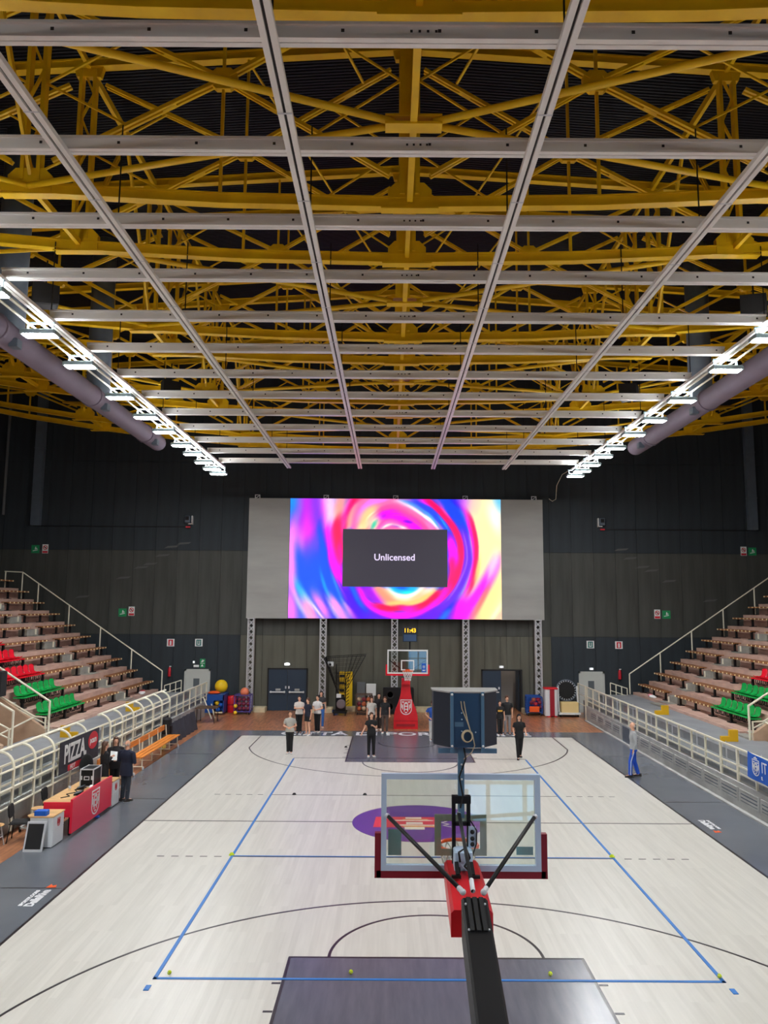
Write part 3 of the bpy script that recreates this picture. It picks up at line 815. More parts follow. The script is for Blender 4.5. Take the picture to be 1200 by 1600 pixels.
# ================================================================== VIDEO WALL
LY0 = 21.95
STROKES = [
 ([(0.06,0.082),(0.067,0.752)], 0.3448, (0,75,240), 1.0),
 ([(0.964,-0.083),(0.957,0.514),(0.952,1.014)], 0.2682, (255,226,160), 1.0),
 ([(0.078,-0.029),(0.08,0.185),(0.101,0.36)], 0.1034, (190,30,250), 2),
 ([(0.076,0.205),(0.097,0.333)], 0.0383, (235,40,245), 2),
 ([(0.12,0.36),(0.083,0.467)], 0.0536, (80,70,250), 2),
 ([(0.005,-0.016),(0.01,0.091)], 0.0498, (10,140,255), 2),
 ([(0.04,0.004),(0.041,0.158)], 0.023, (110,110,250), 2),
 ([(0.007,0.205),(0.027,0.286),(0.059,0.386)], 0.0364, (255,110,240), 2),
 ([(0.005,0.319),(0.007,0.514),(0.011,0.551),(0.013,0.685),(0.025,0.786)], 0.0421, (255,125,240), 2),
 ([(0.145,0.199),(0.154,0.319),(0.167,0.453),(0.148,0.551)], 0.0345, (0,75,240), 1.0),
 ([(0.174,-0.029),(0.181,0.118),(0.188,0.239)], 0.0498, (255,190,245), 1.0),
 ([(0.184,0.239),(0.2,0.386),(0.216,0.514)], 0.0421, (255,40,220), 1.0),
 ([(0.147,-0.003),(0.156,0.152),(0.173,0.306),(0.193,0.453),(0.205,0.514)], 0.0153, (250,0,230), 1.0),
 ([(0.201,0.471),(0.217,0.565),(0.236,0.652),(0.252,0.705)], 0.046, (255,0,220), 1.0),
 ([(0.24,0.565),(0.251,0.618),(0.263,0.705)], 0.0192, (190,0,230), 1.0),
 ([(0.199,-0.029),(0.2,0.118),(0.203,0.219)], 0.0153, (255,215,255), 1.0),
 ([(0.247,-0.029),(0.233,0.091),(0.229,0.152)], 0.0498, (255,150,130), 1.5),
 ([(0.23,0.185),(0.226,0.286),(0.239,0.42),(0.251,0.514)], 0.0498, (255,20,80), 1.0),
 ([(0.235,0.4),(0.247,0.514)], 0.0268, (255,0,150), 2),
 ([(0.309,-0.003),(0.275,0.105),(0.263,0.252)], 0.0307, (255,0,100), 1.0),
 ([(0.309,-0.003),(0.351,0.011)], 0.0498, (255,0,60), 1.0),
 ([(0.286,-0.009),(0.258,0.118),(0.253,0.252)], 0.0096, (255,90,220), 1.0),
 ([(0.313,0.058),(0.287,0.152),(0.28,0.252)], 0.023, (255,200,130), 1.0),
 ([(0.34,0.078),(0.31,0.172),(0.303,0.252)], 0.023, (110,50,230), 1.0),
 ([(0.352,0.085),(0.326,0.185),(0.318,0.252)], 0.0134, (250,100,230), 1.0),
 ([(0.325,0.252),(0.336,0.118),(0.382,0.038),(0.459,0.024),(0.555,0.071),(0.632,0.158),(0.689,0.252)], 0.092, (255,100,160), 1.0),
 ([(0.383,0.319),(0.478,0.185),(0.574,0.319)], 0.1609, (255,100,160), 1.0),
 ([(0.329,0.185),(0.348,0.085),(0.39,0.024),(0.451,0.004)], 0.0268, (245,110,230), 1.0),
 ([(0.348,0.252),(0.359,0.152),(0.394,0.091)], 0.0498, (255,190,130), 1.5),
 ([(0.333,0.252)], 0.0307, (255,215,160), 1.5),
 ([(0.364,0.239),(0.371,0.158),(0.402,0.105)], 0.0054, (255,240,200), 1.0),
 ([(0.379,0.239),(0.386,0.172),(0.413,0.118)], 0.0038, (255,230,190), 1.0),
 ([(0.421,0.105),(0.478,0.071),(0.54,0.118),(0.613,0.205),(0.651,0.252)], 0.0307, (255,70,150), 1.0),
 ([(0.44,0.138),(0.486,0.132),(0.517,0.158),(0.574,0.205),(0.609,0.252)], 0.046, (250,0,225), 1.0),
 ([(0.44,0.145),(0.448,0.142)], 0.023, (170,0,240), 1.6),
 ([(0.544,0.185),(0.574,0.199)], 0.0134, (110,0,230), 1.6),
 ([(0.407,0.178),(0.394,0.246)], 0.0345, (255,220,180), 1.5),
 ([(0.404,0.192),(0.392,0.246)], 0.0172, (30,190,150), 1.0),
 ([(0.413,0.252),(0.44,0.192),(0.486,0.172),(0.54,0.212),(0.563,0.252)], 0.0069, (200,60,170), 1.0),
 ([(0.425,0.252),(0.452,0.205),(0.49,0.192),(0.532,0.225)], 0.0069, (255,90,190), 1.0),
 ([(0.44,0.246),(0.467,0.219),(0.509,0.229),(0.547,0.247)], 0.0107, (225,225,220), 1.0),
 ([(0.478,0.225),(0.517,0.237)], 0.0069, (150,40,180), 1.0),
 ([(0.451,0.085),(0.509,0.091),(0.571,0.158),(0.616,0.225)], 0.0031, (220,70,160), 1.0),
 ([(0.467,0.111),(0.525,0.118),(0.586,0.185),(0.632,0.252)], 0.0031, (220,70,160), 1.0),
 ([(0.48,0.135),(0.538,0.142),(0.599,0.209),(0.645,0.276)], 0.0031, (220,70,160), 1.0),
 ([(0.586,0.011),(0.64,0.071),(0.69,0.138)], 0.0345, (40,60,235), 1.0),
 ([(0.509,0.011),(0.571,0.065),(0.632,0.138),(0.689,0.225)], 0.0115, (255,240,250), 1.0),
 ([(0.525,0.004),(0.594,0.058),(0.651,0.132),(0.689,0.192)], 0.0153, (70,130,210), 1.0),
 ([(0.617,0.004),(0.659,0.044)], 0.0192, (230,30,240), 1.0),
 ([(0.743,-0.003),(0.769,0.105),(0.799,0.199),(0.822,0.286)], 0.0766, (10,60,240), 1.0),
 ([(0.77,0.004),(0.82,0.078)], 0.023, (40,20,220), 1.5),
 ([(0.816,-0.003),(0.824,0.065)], 0.0345, (220,70,230), 1.8),
 ([(0.822,0.279),(0.84,0.42),(0.843,0.514),(0.843,0.524),(0.823,0.632),(0.796,0.732),(0.753,0.833),(0.708,0.913),(0.651,0.967)], 0.0479, (95,30,235), 1.0),
 ([(0.931,0.118),(0.94,0.319),(0.942,0.514)], 0.0996, (255,232,160), 2),
 ([(0.962,0.085),(0.983,0.219)], 0.0536, (255,240,225), 2),
 ([(0.886,-0.003),(0.877,0.098)], 0.0536, (255,190,170), 2),
 ([(0.986,-0.003),(1.001,0.065)], 0.0536, (80,180,250), 2),
 ([(0.835,0.111),(0.845,0.205),(0.864,0.319),(0.874,0.453),(0.873,0.518),(0.857,0.652),(0.833,0.766)], 0.0146, (255,0,200), 1.0),
 ([(0.854,0.132),(0.868,0.232),(0.882,0.353),(0.883,0.467),(0.881,0.524),(0.864,0.705),(0.848,0.772)], 0.0192, (255,0,90), 1.0),
 ([(0.647,-0.003),(0.704,0.091),(0.746,0.172),(0.78,0.252),(0.802,0.353),(0.809,0.453),(0.805,0.518),(0.793,0.618),(0.773,0.699),(0.739,0.786),(0.689,0.86)], 0.0326, (255,0,90), 1.0),
 ([(0.701,0.004),(0.731,0.098),(0.754,0.158)], 0.0096, (255,60,170), 1.0),
 ([(0.822,0.286),(0.838,0.42),(0.839,0.514),(0.835,0.551),(0.815,0.645),(0.784,0.752),(0.746,0.846)], 0.0054, (160,95,255), 1.0),
 ([(0.654,0.078),(0.696,0.152),(0.742,0.239)], 0.0287, (30,70,235), 1.0),
 ([(0.654,0.115),(0.711,0.246)], 0.0107, (70,150,220), 1.0),
 ([(0.654,0.148),(0.699,0.246)], 0.0096, (255,245,255), 1.0),
 ([(0.654,0.205),(0.677,0.246)], 0.0268, (255,110,180), 1.0),
 ([(0.711,0.152),(0.753,0.266),(0.783,0.36)], 0.0084, (30,140,240), 1.0),
 ([(0.749,0.272),(0.787,0.386)], 0.0172, (70,20,240), 1.0),
 ([(0.76,0.346),(0.778,0.514),(0.763,0.504)], 0.0421, (245,0,230), 1.0),
 ([(0.767,0.524),(0.77,0.618),(0.754,0.712)], 0.0345, (255,0,100), 2),
 ([(0.896,0.524),(0.879,0.685)], 0.0192, (255,190,110), 1.5),
 ([(0.978,0.719),(0.938,0.86),(0.899,0.994)], 0.0728, (255,215,140), 1.5),
 ([(0.98,0.511),(0.94,0.658),(0.898,0.766),(0.847,0.9),(0.816,1.014)], 0.0498, (255,20,225), 1.4),
 ([(0.976,0.497),(0.944,0.632)], 0.0345, (255,180,225), 1.8),
 ([(0.988,0.511),(0.936,0.665)], 0.0046, (255,235,245), 1.0),
 ([(0.898,0.678),(0.867,0.779)], 0.0069, (255,130,200), 1.0),
 ([(0.939,0.739),(0.893,0.886),(0.862,0.994)], 0.023, (255,110,110), 1.6),
 ([(0.994,0.893),(0.952,0.994)], 0.0192, (255,245,190), 1.5),
 ([(0.996,0.947),(0.967,1.014)], 0.023, (250,170,150), 1.0),
 ([(0.651,0.967),(0.707,0.953)], 0.0498, (100,10,225), 1.0),
 ([(0.817,0.86),(0.786,1.014)], 0.0651, (245,0,235), 1.4),
 ([(0.775,0.913),(0.752,1.014)], 0.0211, (150,0,240), 1.5),
 ([(0.772,0.873),(0.753,0.927)], 0.0172, (30,0,220), 1.5),
 ([(0.749,0.927),(0.718,1.014)], 0.023, (0,130,250), 1.4),
 ([(0.746,0.752),(0.7,0.846),(0.651,0.9)], 0.0345, (255,0,190), 1.0),
 ([(0.708,0.766),(0.674,0.833),(0.651,0.86)], 0.0249, (255,0,70), 1.0),
 ([(0.686,0.752),(0.659,0.813)], 0.0287, (255,180,110), 1.0),
 ([(0.328,0.953),(0.441,0.98),(0.554,1.014),(0.686,0.953)], 0.0575, (90,10,235), 1.0),
 ([(0.328,0.86),(0.351,0.953)], 0.0575, (40,40,245), 1.4),
 ([(0.331,0.746),(0.358,0.846),(0.403,0.913),(0.479,0.967),(0.562,0.967),(0.63,0.927),(0.686,0.86)], 0.0307, (240,0,215), 1.0),
 ([(0.441,0.806),(0.535,0.833),(0.63,0.786)], 0.0843, (255,190,140), 1.0),
 ([(0.361,0.746),(0.392,0.806),(0.422,0.846)], 0.0441, (150,0,250), 1.0),
 ([(0.415,0.893),(0.479,0.913),(0.539,0.9),(0.611,0.9),(0.687,0.806)], 0.0307, (255,0,70), 1.0),
 ([(0.539,0.913),(0.592,0.92)], 0.0307, (255,0,190), 1.8),
 ([(0.414,0.752),(0.46,0.833),(0.49,0.86)], 0.0421, (255,140,110), 1.4),
 ([(0.395,0.746),(0.445,0.86)], 0.0096, (255,90,190), 1.0),
 ([(0.467,0.88),(0.539,0.86),(0.562,0.873),(0.63,0.839),(0.679,0.759)], 0.023, (255,190,110), 1.0),
 ([(0.505,0.819),(0.562,0.833)], 0.0268, (255,215,180), 1.5),
 ([(0.638,0.772),(0.676,0.752)], 0.023, (255,215,190), 1.5),
 ([(0.467,0.746),(0.509,0.806),(0.569,0.813),(0.626,0.746)], 0.0146, (255,245,230), 1.0),
 ([(0.494,0.752),(0.539,0.769),(0.592,0.752)], 0.0287, (0,170,235), 1.0),
 ([(0.509,0.742),(0.551,0.749)], 0.0146, (0,90,225), 1.5),
 ([(0.539,0.786),(0.577,0.779)], 0.0115, (0,225,235), 1.5),
 ([(0.264,0.752),(0.294,0.86),(0.333,0.994)], 0.0536, (70,0,245), 1.0),
 ([(0.298,0.746),(0.321,0.833),(0.351,0.913)], 0.0211, (10,90,245), 1.0),
 ([(0.324,0.746),(0.351,0.806)], 0.0192, (235,0,200), 1.0),
 ([(0.158,0.786),(0.181,0.886),(0.216,0.994)], 0.0287, (30,40,225), 1.3),
 ([(0.153,0.638),(0.173,0.752),(0.192,0.826)], 0.0134, (0,140,250), 1.6),
 ([(0.202,0.632),(0.233,0.766),(0.264,0.9)], 0.0115, (40,120,250), 1.5),
 ([(0.233,0.685),(0.264,0.819),(0.287,0.913)], 0.0077, (20,20,220), 1.4),
 ([(0.221,0.652),(0.256,0.786),(0.272,0.86)], 0.0054, (170,60,250), 1.0),
 ([(0.128,0.799),(0.151,0.833)], 0.0383, (110,100,245), 2),
 ([(0.036,0.725),(0.056,0.772),(0.079,0.819)], 0.0249, (0,195,250), 1.6),
 ([(0.007,0.833),(0.024,0.994)], 0.0536, (255,110,240), 1.8),
 ([(0.041,0.846),(0.069,0.927)], 0.023, (160,205,240), 1.8),
 ([(0.079,0.866),(0.118,0.994)], 0.0575, (255,150,195), 1.5),
 ([(0.124,0.833),(0.166,0.913),(0.182,1.0)], 0.0307, (255,120,235), 1.5),
 ([(0.075,0.819),(0.113,0.886),(0.163,0.994)], 0.0092, (255,225,250), 1.0),
 ([(0.083,0.88),(0.122,0.953),(0.145,1.0)], 0.0038, (235,110,180), 1.0),
 ([(0.204,0.839),(0.234,0.92),(0.265,1.0)], 0.0364, (255,140,210), 1.3),
 ([(0.192,0.86),(0.223,0.987)], 0.0096, (255,215,250), 1.0),
 ([(0.268,0.88),(0.303,0.994)], 0.0184, (250,140,225), 1.3),
]

def screen_picture(nu, nv):
    """soft brush strokes (u, v points, width, colour, softness) laid over each other, as the picture on the screen"""
    uu, vv = np.meshgrid(np.linspace(0, 1, nu + 1), np.linspace(0, 1, nv + 1))
    asp = 6.82 / 12.06
    img = np.zeros(uu.shape + (3,)) + np.array((0, 75, 240))
    for pts, wd, col, soft in STROKES:
        if len(pts) == 1:
            pts = pts + [(pts[0][0] + 1e-4, pts[0][1])]
        if len(pts) > 2:        # bend the corners
            cr_ = []
            for i in range(len(pts) - 1):
                p0, p1, p2, p3 = pts[max(i - 1, 0)], pts[i], pts[i + 1], pts[min(i + 2, len(pts) - 1)]
                for t_ in (0.0, 1 / 3, 2 / 3):
                    cr_.append(tuple(0.5 * (2 * p1[k] + (p2[k] - p0[k]) * t_ + (2 * p0[k] - 5 * p1[k] + 4 * p2[k] - p3[k]) * t_ ** 2 + (3 * p1[k] - p0[k] - 3 * p2[k] + p3[k]) * t_ ** 3) for k in (0, 1)))
            pts = cr_ + [pts[-1]]
        d2 = sn = None
        L_ = [math.hypot(c - a, (d - b) * asp) for (a, b), (c, d) in zip(pts, pts[1:])]
        done, tot = 0.0, sum(L_)
        for ln, ((a, b), (c, d)) in zip(L_, zip(pts, pts[1:])):
            bx, by = c - a, (d - b) * asp
            px, py = uu - a, (vv - b) * asp
            t_ = np.clip((px * bx + py * by) / max(1e-9, bx * bx + by * by), 0, 1)
            q = (px - t_ * bx) ** 2 + (py - t_ * by) ** 2
            sq = (done + t_ * ln) / tot
            done += ln
            if d2 is None:
                d2, sn = q, sq
            else:
                sn = np.where(q < d2, sq, sn)
                d2 = np.minimum(d2, q)
        taper = 1.0 if tot < 0.03 else 0.8 + 0.2 * np.clip(np.minimum(sn, 1 - sn) / 0.2, 0, 1)
        x = np.sqrt(d2) / (wd * 0.54 * taper)
        soft = soft * 1.45
        k = np.clip((x - (1 - 0.35 * soft)) / (0.65 * soft), 0, 1)
        al = (1 - k * k * (3 - 2 * k))[..., None]
        img = img * (1 - al) + np.array(col) * al
    # smear along the rings of the swirl
    jj, ii = np.mgrid[0:nv + 1, 0:nu + 1].astype(float)
    dx, dy = ii - 0.53 * nu, jj - 0.45 * nv
    r = np.hypot(dx, dy) + 1e-6
    acc = np.zeros_like(img)
    tw = 0.0
    reach = np.clip(r / nu, 0.05, 0.5) * nu * 0.12
    for k in np.linspace(-1, 1, 15):
        ang = k * reach / r
        x = np.clip(0.53 * nu + dx * np.cos(ang) - dy * np.sin(ang), 0, nu)
        y = np.clip(0.45 * nv + dx * np.sin(ang) + dy * np.cos(ang), 0, nv)
        wk = 1 - 0.75 * abs(k)
        acc += img[np.rint(y).astype(int), np.rint(x).astype(int)] * wk
        tw += wk
    img = acc / tw
    for _ in range(1):      # a slight softening
        p = np.pad(img, ((1, 1), (1, 1), (0, 0)), mode='edge')
        img = (p[:-2, 1:-1] + p[2:, 1:-1] + p[1:-1, :-2] + p[1:-1, 2:] + 2 * p[1:-1, 1:-1]) / 6
    c = img / 255.0
    return np.where(c <= 0.04045, c / 12.92, ((c + 0.055) / 1.055) ** 2.4)

vw = thing('video_wall', 'wide grey framed video wall glowing with a colourful swirl', 'screen', (-0.5, LY0, 5.15), 0, None, world=True)
for x0, x1 in ((-8.9, -6.56), (5.52, 7.92)):
    p = MB()
    n_ = 4
    for k in range(n_):
        z0, z1 = 5.15 + 6.84 * k / n_, 5.15 + 6.84 * (k + 1) / n_
        p.box(x0, x1, LY0 - 0.02 - 0.012 * (k % 2), LY0 + 0.25, z0, z1)
    obj('side_panel', p, M['led_frame'], vw)
NU, NV = 300, 170
scr = MB()
vs_ = [(-6.54 + 12.06 * i / NU, LY0 - 0.03, 11.99 - 6.82 * j / NV) for j in range(NV + 1) for i in range(NU + 1)]
fs_ = [(j * (NU + 1) + i, (j + 1) * (NU + 1) + i, (j + 1) * (NU + 1) + i + 1, j * (NU + 1) + i + 1) for j in range(NV) for i in range(NU)]
scr.add(vs_, fs_)
ms = bpy.data.materials.new('video_picture')
ms.use_nodes = True
nt = ms.node_tree
at = nt.nodes.new('ShaderNodeAttribute')
at.attribute_name = 'picture'
b = nt.nodes['Principled BSDF']
b.inputs['Base Color'].default_value = (0.01, 0.01, 0.01, 1)
b.inputs['Roughness'].default_value = 0.6
nt.links.new(at.outputs['Color'], b.inputs['Emission Color'])
b.inputs['Emission Strength'].default_value = SCREEN
so = obj('screen', scr, ms, vw)
ca = so.data.color_attributes.new('picture', 'FLOAT_COLOR', 'POINT')
pic = screen_picture(NU, NV)
cols = np.concatenate([pic, np.ones(pic.shape[:2] + (1,))], axis=2).astype(np.float32).ravel()
ca.data.foreach_set('color', cols)
obj('screen_box', MB().box(-6.54, 5.52, LY0 - 0.025, LY0 + 0.3, 5.17, 11.99), M['dark'], vw)
nb = obj('notice_window', MB().box(-3.5, 2.46, LY0 - 0.045, LY0 - 0.03, 6.96, 10.24), emit('dim_screen_grey', (52, 48, 62), 0.9), vw)
text('notice_lettering', 'Unlicensed', 0.53, emit('screen_lettering', (236, 220, 255), 1.1), vw, (-0.55, LY0 - 0.05, 8.62), (PI / 2, 0, 0), 0.002, 0.008)
for x in (-8.45, -4.5, -0.5, 3.5, 7.45):
    h = MB()
    for s in (-0.13, 0.13):
        h.box(x + s - 0.02, x + s + 0.02, LY0 + 0.05, LY0 + 0.09, 11.95, 12.2)
    h.box(x - 0.15, x + 0.15, LY0 + 0.05, LY0 + 0.09, 12.17, 12.21).bar((x - 0.11, LY0 + 0.07, 12.0), (x + 0.11, LY0 + 0.07, 12.16), 0.03, 0.03)
    obj('hook_bracket', h, M['steel'], vw)

# lattice towers below the screen
def make_tower():
    r = thing('truss_tower', 'x', 'tower', (0, 0, 0), 0, 'lattice towers under the video wall')
    c = MB()
    d = 0.155
    for sx in (-d, d):
        for sy in (-d, d):
            c.tube((sx, sy, 0.03), (sx, sy, 4.86), 0.035, n=8)
    obj('chord', c, M['steel'], r)
    l = MB()
    n_ = 14
    for k in range(n_):
        a, b_ = 0.06 + 4.76 * k / n_, 0.06 + 4.76 * (k + 1) / n_
        for s in (-d, d):
            l.bar((-d, s, a), (d, s, b_), 0.03, 0.03, (0, 1, 0)).bar((d, s, a), (-d, s, b_), 0.03, 0.03, (0, 1, 0))
            l.bar((s, -d, a), (s, d, b_), 0.03, 0.03, (1, 0, 0))
    obj('lacing', l, M['steel'], r)
    obj('base_plate', MB().box(-0.26, 0.26, -0.26, 0.26, 0, 0.03), M['steel'], r)
    obj('head_plate', MB().box(-0.2, 0.2, -0.2, 0.2, 4.86, 4.89), M['steel'], r)
    return r
tw = None
for i, x in enumerate((-8.62, -4.55, -0.52, 3.5, 7.58)):
    lab = 'silver lattice tower under the video wall, %s' % ('beside the violet ball cage', 'behind the ball machine net', 'behind the far backboard', 'behind the shot clock box', 'beside the folded red and white pads')[i]
    if tw is None:
        tw = make_tower()
        tw.location = (x, 22.12, 0.26)
        tw['label'] = lab
    else:
        dup(tw, (x, 22.12, 0.26), 0, lab)
    w0, w1 = ((-0.35, 0.95) if i == 0 else (-0.95, 0.35) if i == 4 else (-0.6, 0.6))
    o = obj('concrete_block', MB().cbox(x + w0, x + w1, 21.72, 22.5, 0, 0.26, 0.03), M['concretebase'])
    tag(o, 'cream concrete block carrying the lattice tower %s' % ('beside the violet ball cage', 'behind the ball machine', 'behind the far basket', 'behind the shot clock box', 'beside the red and white pads')[i], 'block', 'concrete blocks under the towers')

# ================================================================== DOORS AND SIGNS ON THE FAR WALL
def grey_door(n, x0):
    f = MB()
    y1 = YB - 0.05
    f.box(x0, x0 + 0.1, y1 - 0.08, y1, 0, 2.27).box(x0 + 1.36, x0 + 1.46, y1 - 0.08, y1, 0, 2.27).box(x0, x0 + 1.46, y1 - 0.08, y1, 2.17, 2.27)
    d = struct('door_%d' % n, f, M['door_grey'])
    obj('leaf', MB().box(x0 + 0.1, x0 + 1.36, y1 - 0.05, y1, 0, 2.17), M['door_grey'], d)
    obj('window_pane', MB().box(x0 + 0.52, x0 + 0.86, y1 - 0.06, y1 - 0.048, 1.3, 1.75), mat('door_pane', (96, 104, 108), 0.2), d)
    obj('handle', MB().box(x0 + 0.2, x0 + 0.34, y1 - 0.1, y1 - 0.07, 1.02, 1.05).box(x0 + 0.2, x0 + 0.24, y1 - 0.1, y1 - 0.05, 1.0, 1.07), M['steel'], d)
grey_door(1, -12.4)
grey_door(2, 9.92)
y1 = YB - 0.05
f = MB().box(-7.7, -7.62, y1 - 0.06, y1, 0, 2.36).box(-5.5, -5.42, y1 - 0.06, y1, 0, 2.36).box(-7.7, -5.42, y1 - 0.06, y1, 2.28, 2.36)
d3 = struct('door_3', f, M['dark'])
for k, (a, b_) in enumerate(((-7.62, -6.57), (-6.55, -5.5))):
    lf = obj('leaf', MB().box(a, b_, y1 - 0.04, y1, 0.01, 2.28), M['door_blue'], d3)
    obj('push_bar', MB().box(a + 0.08, b_ - 0.1, y1 - 0.13, y1 - 0.08, 1.0, 1.07).box(a + 0.1, a + 0.16, y1 - 0.1, y1 - 0.04, 0.98, 1.09).box(b_ - 0.18, b_ - 0.12, y1 - 0.1, y1 - 0.04, 0.98, 1.09), M['cabwhite'], lf)
    obj('lock_plate', MB().box(a + (0.93 if k == 0 else 0.04), a + (1.01 if k == 0 else 0.12), y1 - 0.07, y1 - 0.04, 1.22, 1.36), M['cabwhite'], lf)
    obj('notice', MB().box(a + 0.4, a + 0.68, y1 - 0.06, y1 - 0.04, 1.1, 1.22), M['grey'], lf)
f = MB().box(4.4, 4.48, y1 - 0.06, y1, 0, 2.36).box(6.62, 6.72, y1 - 0.08, y1, 0, 2.36).box(4.4, 6.72, y1 - 0.06, y1, 2.28, 2.36)
d4 = struct('door_4', f, M['dark'])
lf = obj('leaf', MB().box(4.48, 5.52, y1 - 0.04, y1, 0.01, 2.28), M['door_blue'], d4)
obj('lock_plate', MB().box(5.36, 5.44, y1 - 0.06, y1 - 0.04, 1.25, 1.38).box(5.2, 5.4, y1 - 0.07, y1 - 0.04, 1.06, 1.12), M['cabwhite'], lf)
lf2 = obj('open_leaf', MB().box(6.56, 6.61, YB + 0.3, YB + 1.3, 0.01, 2.28), M['door_blue'], d4)

def plate(name, label, x, z, w_, h_, m, parent=None, dy=0.0, cat='sign', group=None):
    o = obj(name, MB().box(x - w_ / 2, x + w_ / 2, YB - 0.075 - dy, YB - 0.05 - dy, z - h_ / 2, z + h_ / 2), m, parent)
    if parent is None:
        tag(o, label, cat, group)
    return o

def sign(label, x, z, kind):
    yf = YB - 0.075
    def fl2(pts, m, nm='pictogram', k=0.004):
        return obj(nm, MB().prism([(x + a, z + b_) for a, b_ in pts], 'y', yf - k, yf), m, s_)
    if kind == 'exit':
        s_ = plate('exit_sign', label, x, z, 0.46, 0.46, M['greensign'])
        fl2([(-0.14, -0.12), (0.14, -0.06), (0.14, -0.02), (-0.14, -0.08)], M['signwhite'])
        fl2([(-0.03, -0.02), (0.05, 0.0), (0.04, 0.14), (0.0, 0.14)], M['signwhite'])
        fl2([(0.05, 0.0), (0.12, 0.02), (0.12, 0.05), (0.04, 0.06)], M['signwhite'])
    elif kind == 'ban':
        s_ = plate('prohibition_sign', label, x, z, 0.34, 0.52, M['signwhite'])
        fl2([(-0.15, -0.24), (0.15, -0.24), (0.15, -0.12), (-0.15, -0.12)], M['redsign'], 'caption_strip')
        o_ = [(0.13 * math.cos(i * PI / 8), 0.07 + 0.13 * math.sin(i * PI / 8)) for i in range(16)]
        i_ = [(0.09 * math.cos(i * PI / 8), 0.07 + 0.09 * math.sin(i * PI / 8)) for i in range(16)]
        obj('ban_ring', MB().ring2d([(x + a, z + b_) for a, b_ in o_], [(x + a, z + b_) for a, b_ in i_], 'y', yf - 0.004, yf), M['redsign'], s_)
        fl2([(-0.1, 0.13), (-0.06, 0.16), (0.1, 0.01), (0.06, -0.02)], M['redsign'])
        fl2([(-0.04, 0.04), (0.05, 0.04), (0.05, 0.1), (-0.04, 0.1)], M['dark'])
    elif kind == 'fire':
        s_ = plate('extinguisher_sign', label, x, z, 0.42, 0.42, M['signwhite'])
        fl2([(-0.13, -0.17), (0.13, -0.17), (0.13, 0.17), (-0.13, 0.17)], M['redsign'], 'red_field', 0.003)
        fl2([(-0.05, -0.13), (0.05, -0.13), (0.05, 0.06), (0.02, 0.12), (-0.02, 0.12), (-0.05, 0.06)], M['signwhite'], k=0.007)
    else:
        s_ = plate('safety_sign', label, x, z, 0.42, 0.42, M['signwhite'])
        fl2([(-0.14, -0.17), (0.14, -0.17), (0.14, 0.17), (-0.14, 0.17)], M['tealsign'], 'teal_field', 0.003)
        obj('letter', MB().box(x - 0.07, x - 0.035, yf - 0.008, yf - 0.003, z - 0.08, z + 0.12).box(x + 0.035, x + 0.07, yf - 0.008, yf - 0.003, z - 0.08, z + 0.12).box(x - 0.07, x + 0.07, yf - 0.008, yf - 0.003, z - 0.12, z - 0.08), M['signwhite'], s_)
    return s_
sign('green exit pictogram sign on the dark wall above the scorer desk side handrail', -16.08, 5.42, 'exit')
sign('white and red prohibition sign beside the green exit sign, scorer desk side handrail', -15.57, 5.5, 'ban')
sign('green exit pictogram sign at the top of the scorer desk side stand', -21.29, 9.02, 'exit')
sign('white and red prohibition sign at the top of the scorer desk side stand', -20.72, 9.04, 'ban')
sign('green exit pictogram sign on the dark wall above the blue banner side handrail', 15.02, 5.5, 'exit')
sign('white and red prohibition sign beside the green exit sign, blue banner side handrail', 14.5, 5.52, 'ban')
sign('green exit pictogram sign at the top of the blue banner side stand', 20.12, 9.14, 'exit')
sign('white and red prohibition sign at the top of the blue banner side stand', 19.62, 9.16, 'ban')
sign('red extinguisher sign on the wall above the extinguisher, scorer desk side', -13.26, 3.74, 'fire')
sign('red extinguisher sign on the wall above the extinguisher, blue banner side', 12.25, 3.76, 'fire')
sign('teal sign with a white letter above the scorer desk side grey door', -11.66, 3.75, 'safe')
sign('teal sign with a white letter above the blue banner side grey door', 10.63, 3.78, 'safe')
s_ = plate('exit_board', 'tall lit green exit board over the scorer desk side grey door', -11.4, 2.6, 0.3, 0.5, M['greensign'])
obj('pictogram', MB().prism([(-11.5, 2.64), (-11.38, 2.66), (-11.3, 2.76), (-11.42, 2.8)], 'y', YB - 0.08, YB - 0.075).box(-11.52, -11.28, YB - 0.08, YB - 0.075, 2.58, 2.6).prism([(-11.5, 2.42), (-11.34, 2.42), (-11.42, 2.54)], 'y', YB - 0.08, YB - 0.075), M['signwhite'], s_)
o = obj('call_point', MB().cbox(-11.9, -11.6, YB - 0.12, YB - 0.05, 2.38, 2.5, 0.015), M['signwhite'])
tag(o, 'small white box beside the tall green exit board', 'box')
for x, z, w_, lab, lit in ((-6.6, 2.58, 0.34, 'bright emergency lamp above the dark double door', 14), (5.55, 2.5, 0.26, 'small white emergency lamp above the open doorway', 1.0), (10.65, 2.42, 0.24, 'small white emergency lamp above the grey door, blue banner side', 1.2), (-11.9, 2.66, 0.12, 'tiny round lamp beside the tall green exit board', 1.2)):
    r = thing('emergency_lamp', lab, 'lamp', (x, YB - 0.05, z), 0, None, world=True)
    obj('housing', MB().cbox(x - w_ / 2, x + w_ / 2, YB - 0.1, YB - 0.05, z - 0.07, z + 0.07, 0.02), M['cabwhite'], r)
    obj('lens', MB().ball((x, YB - 0.1, z), (w_ * 0.42, 0.05, 0.06), 10, 6), emit('emergency_lens', (250, 252, 255), lit), r, True)
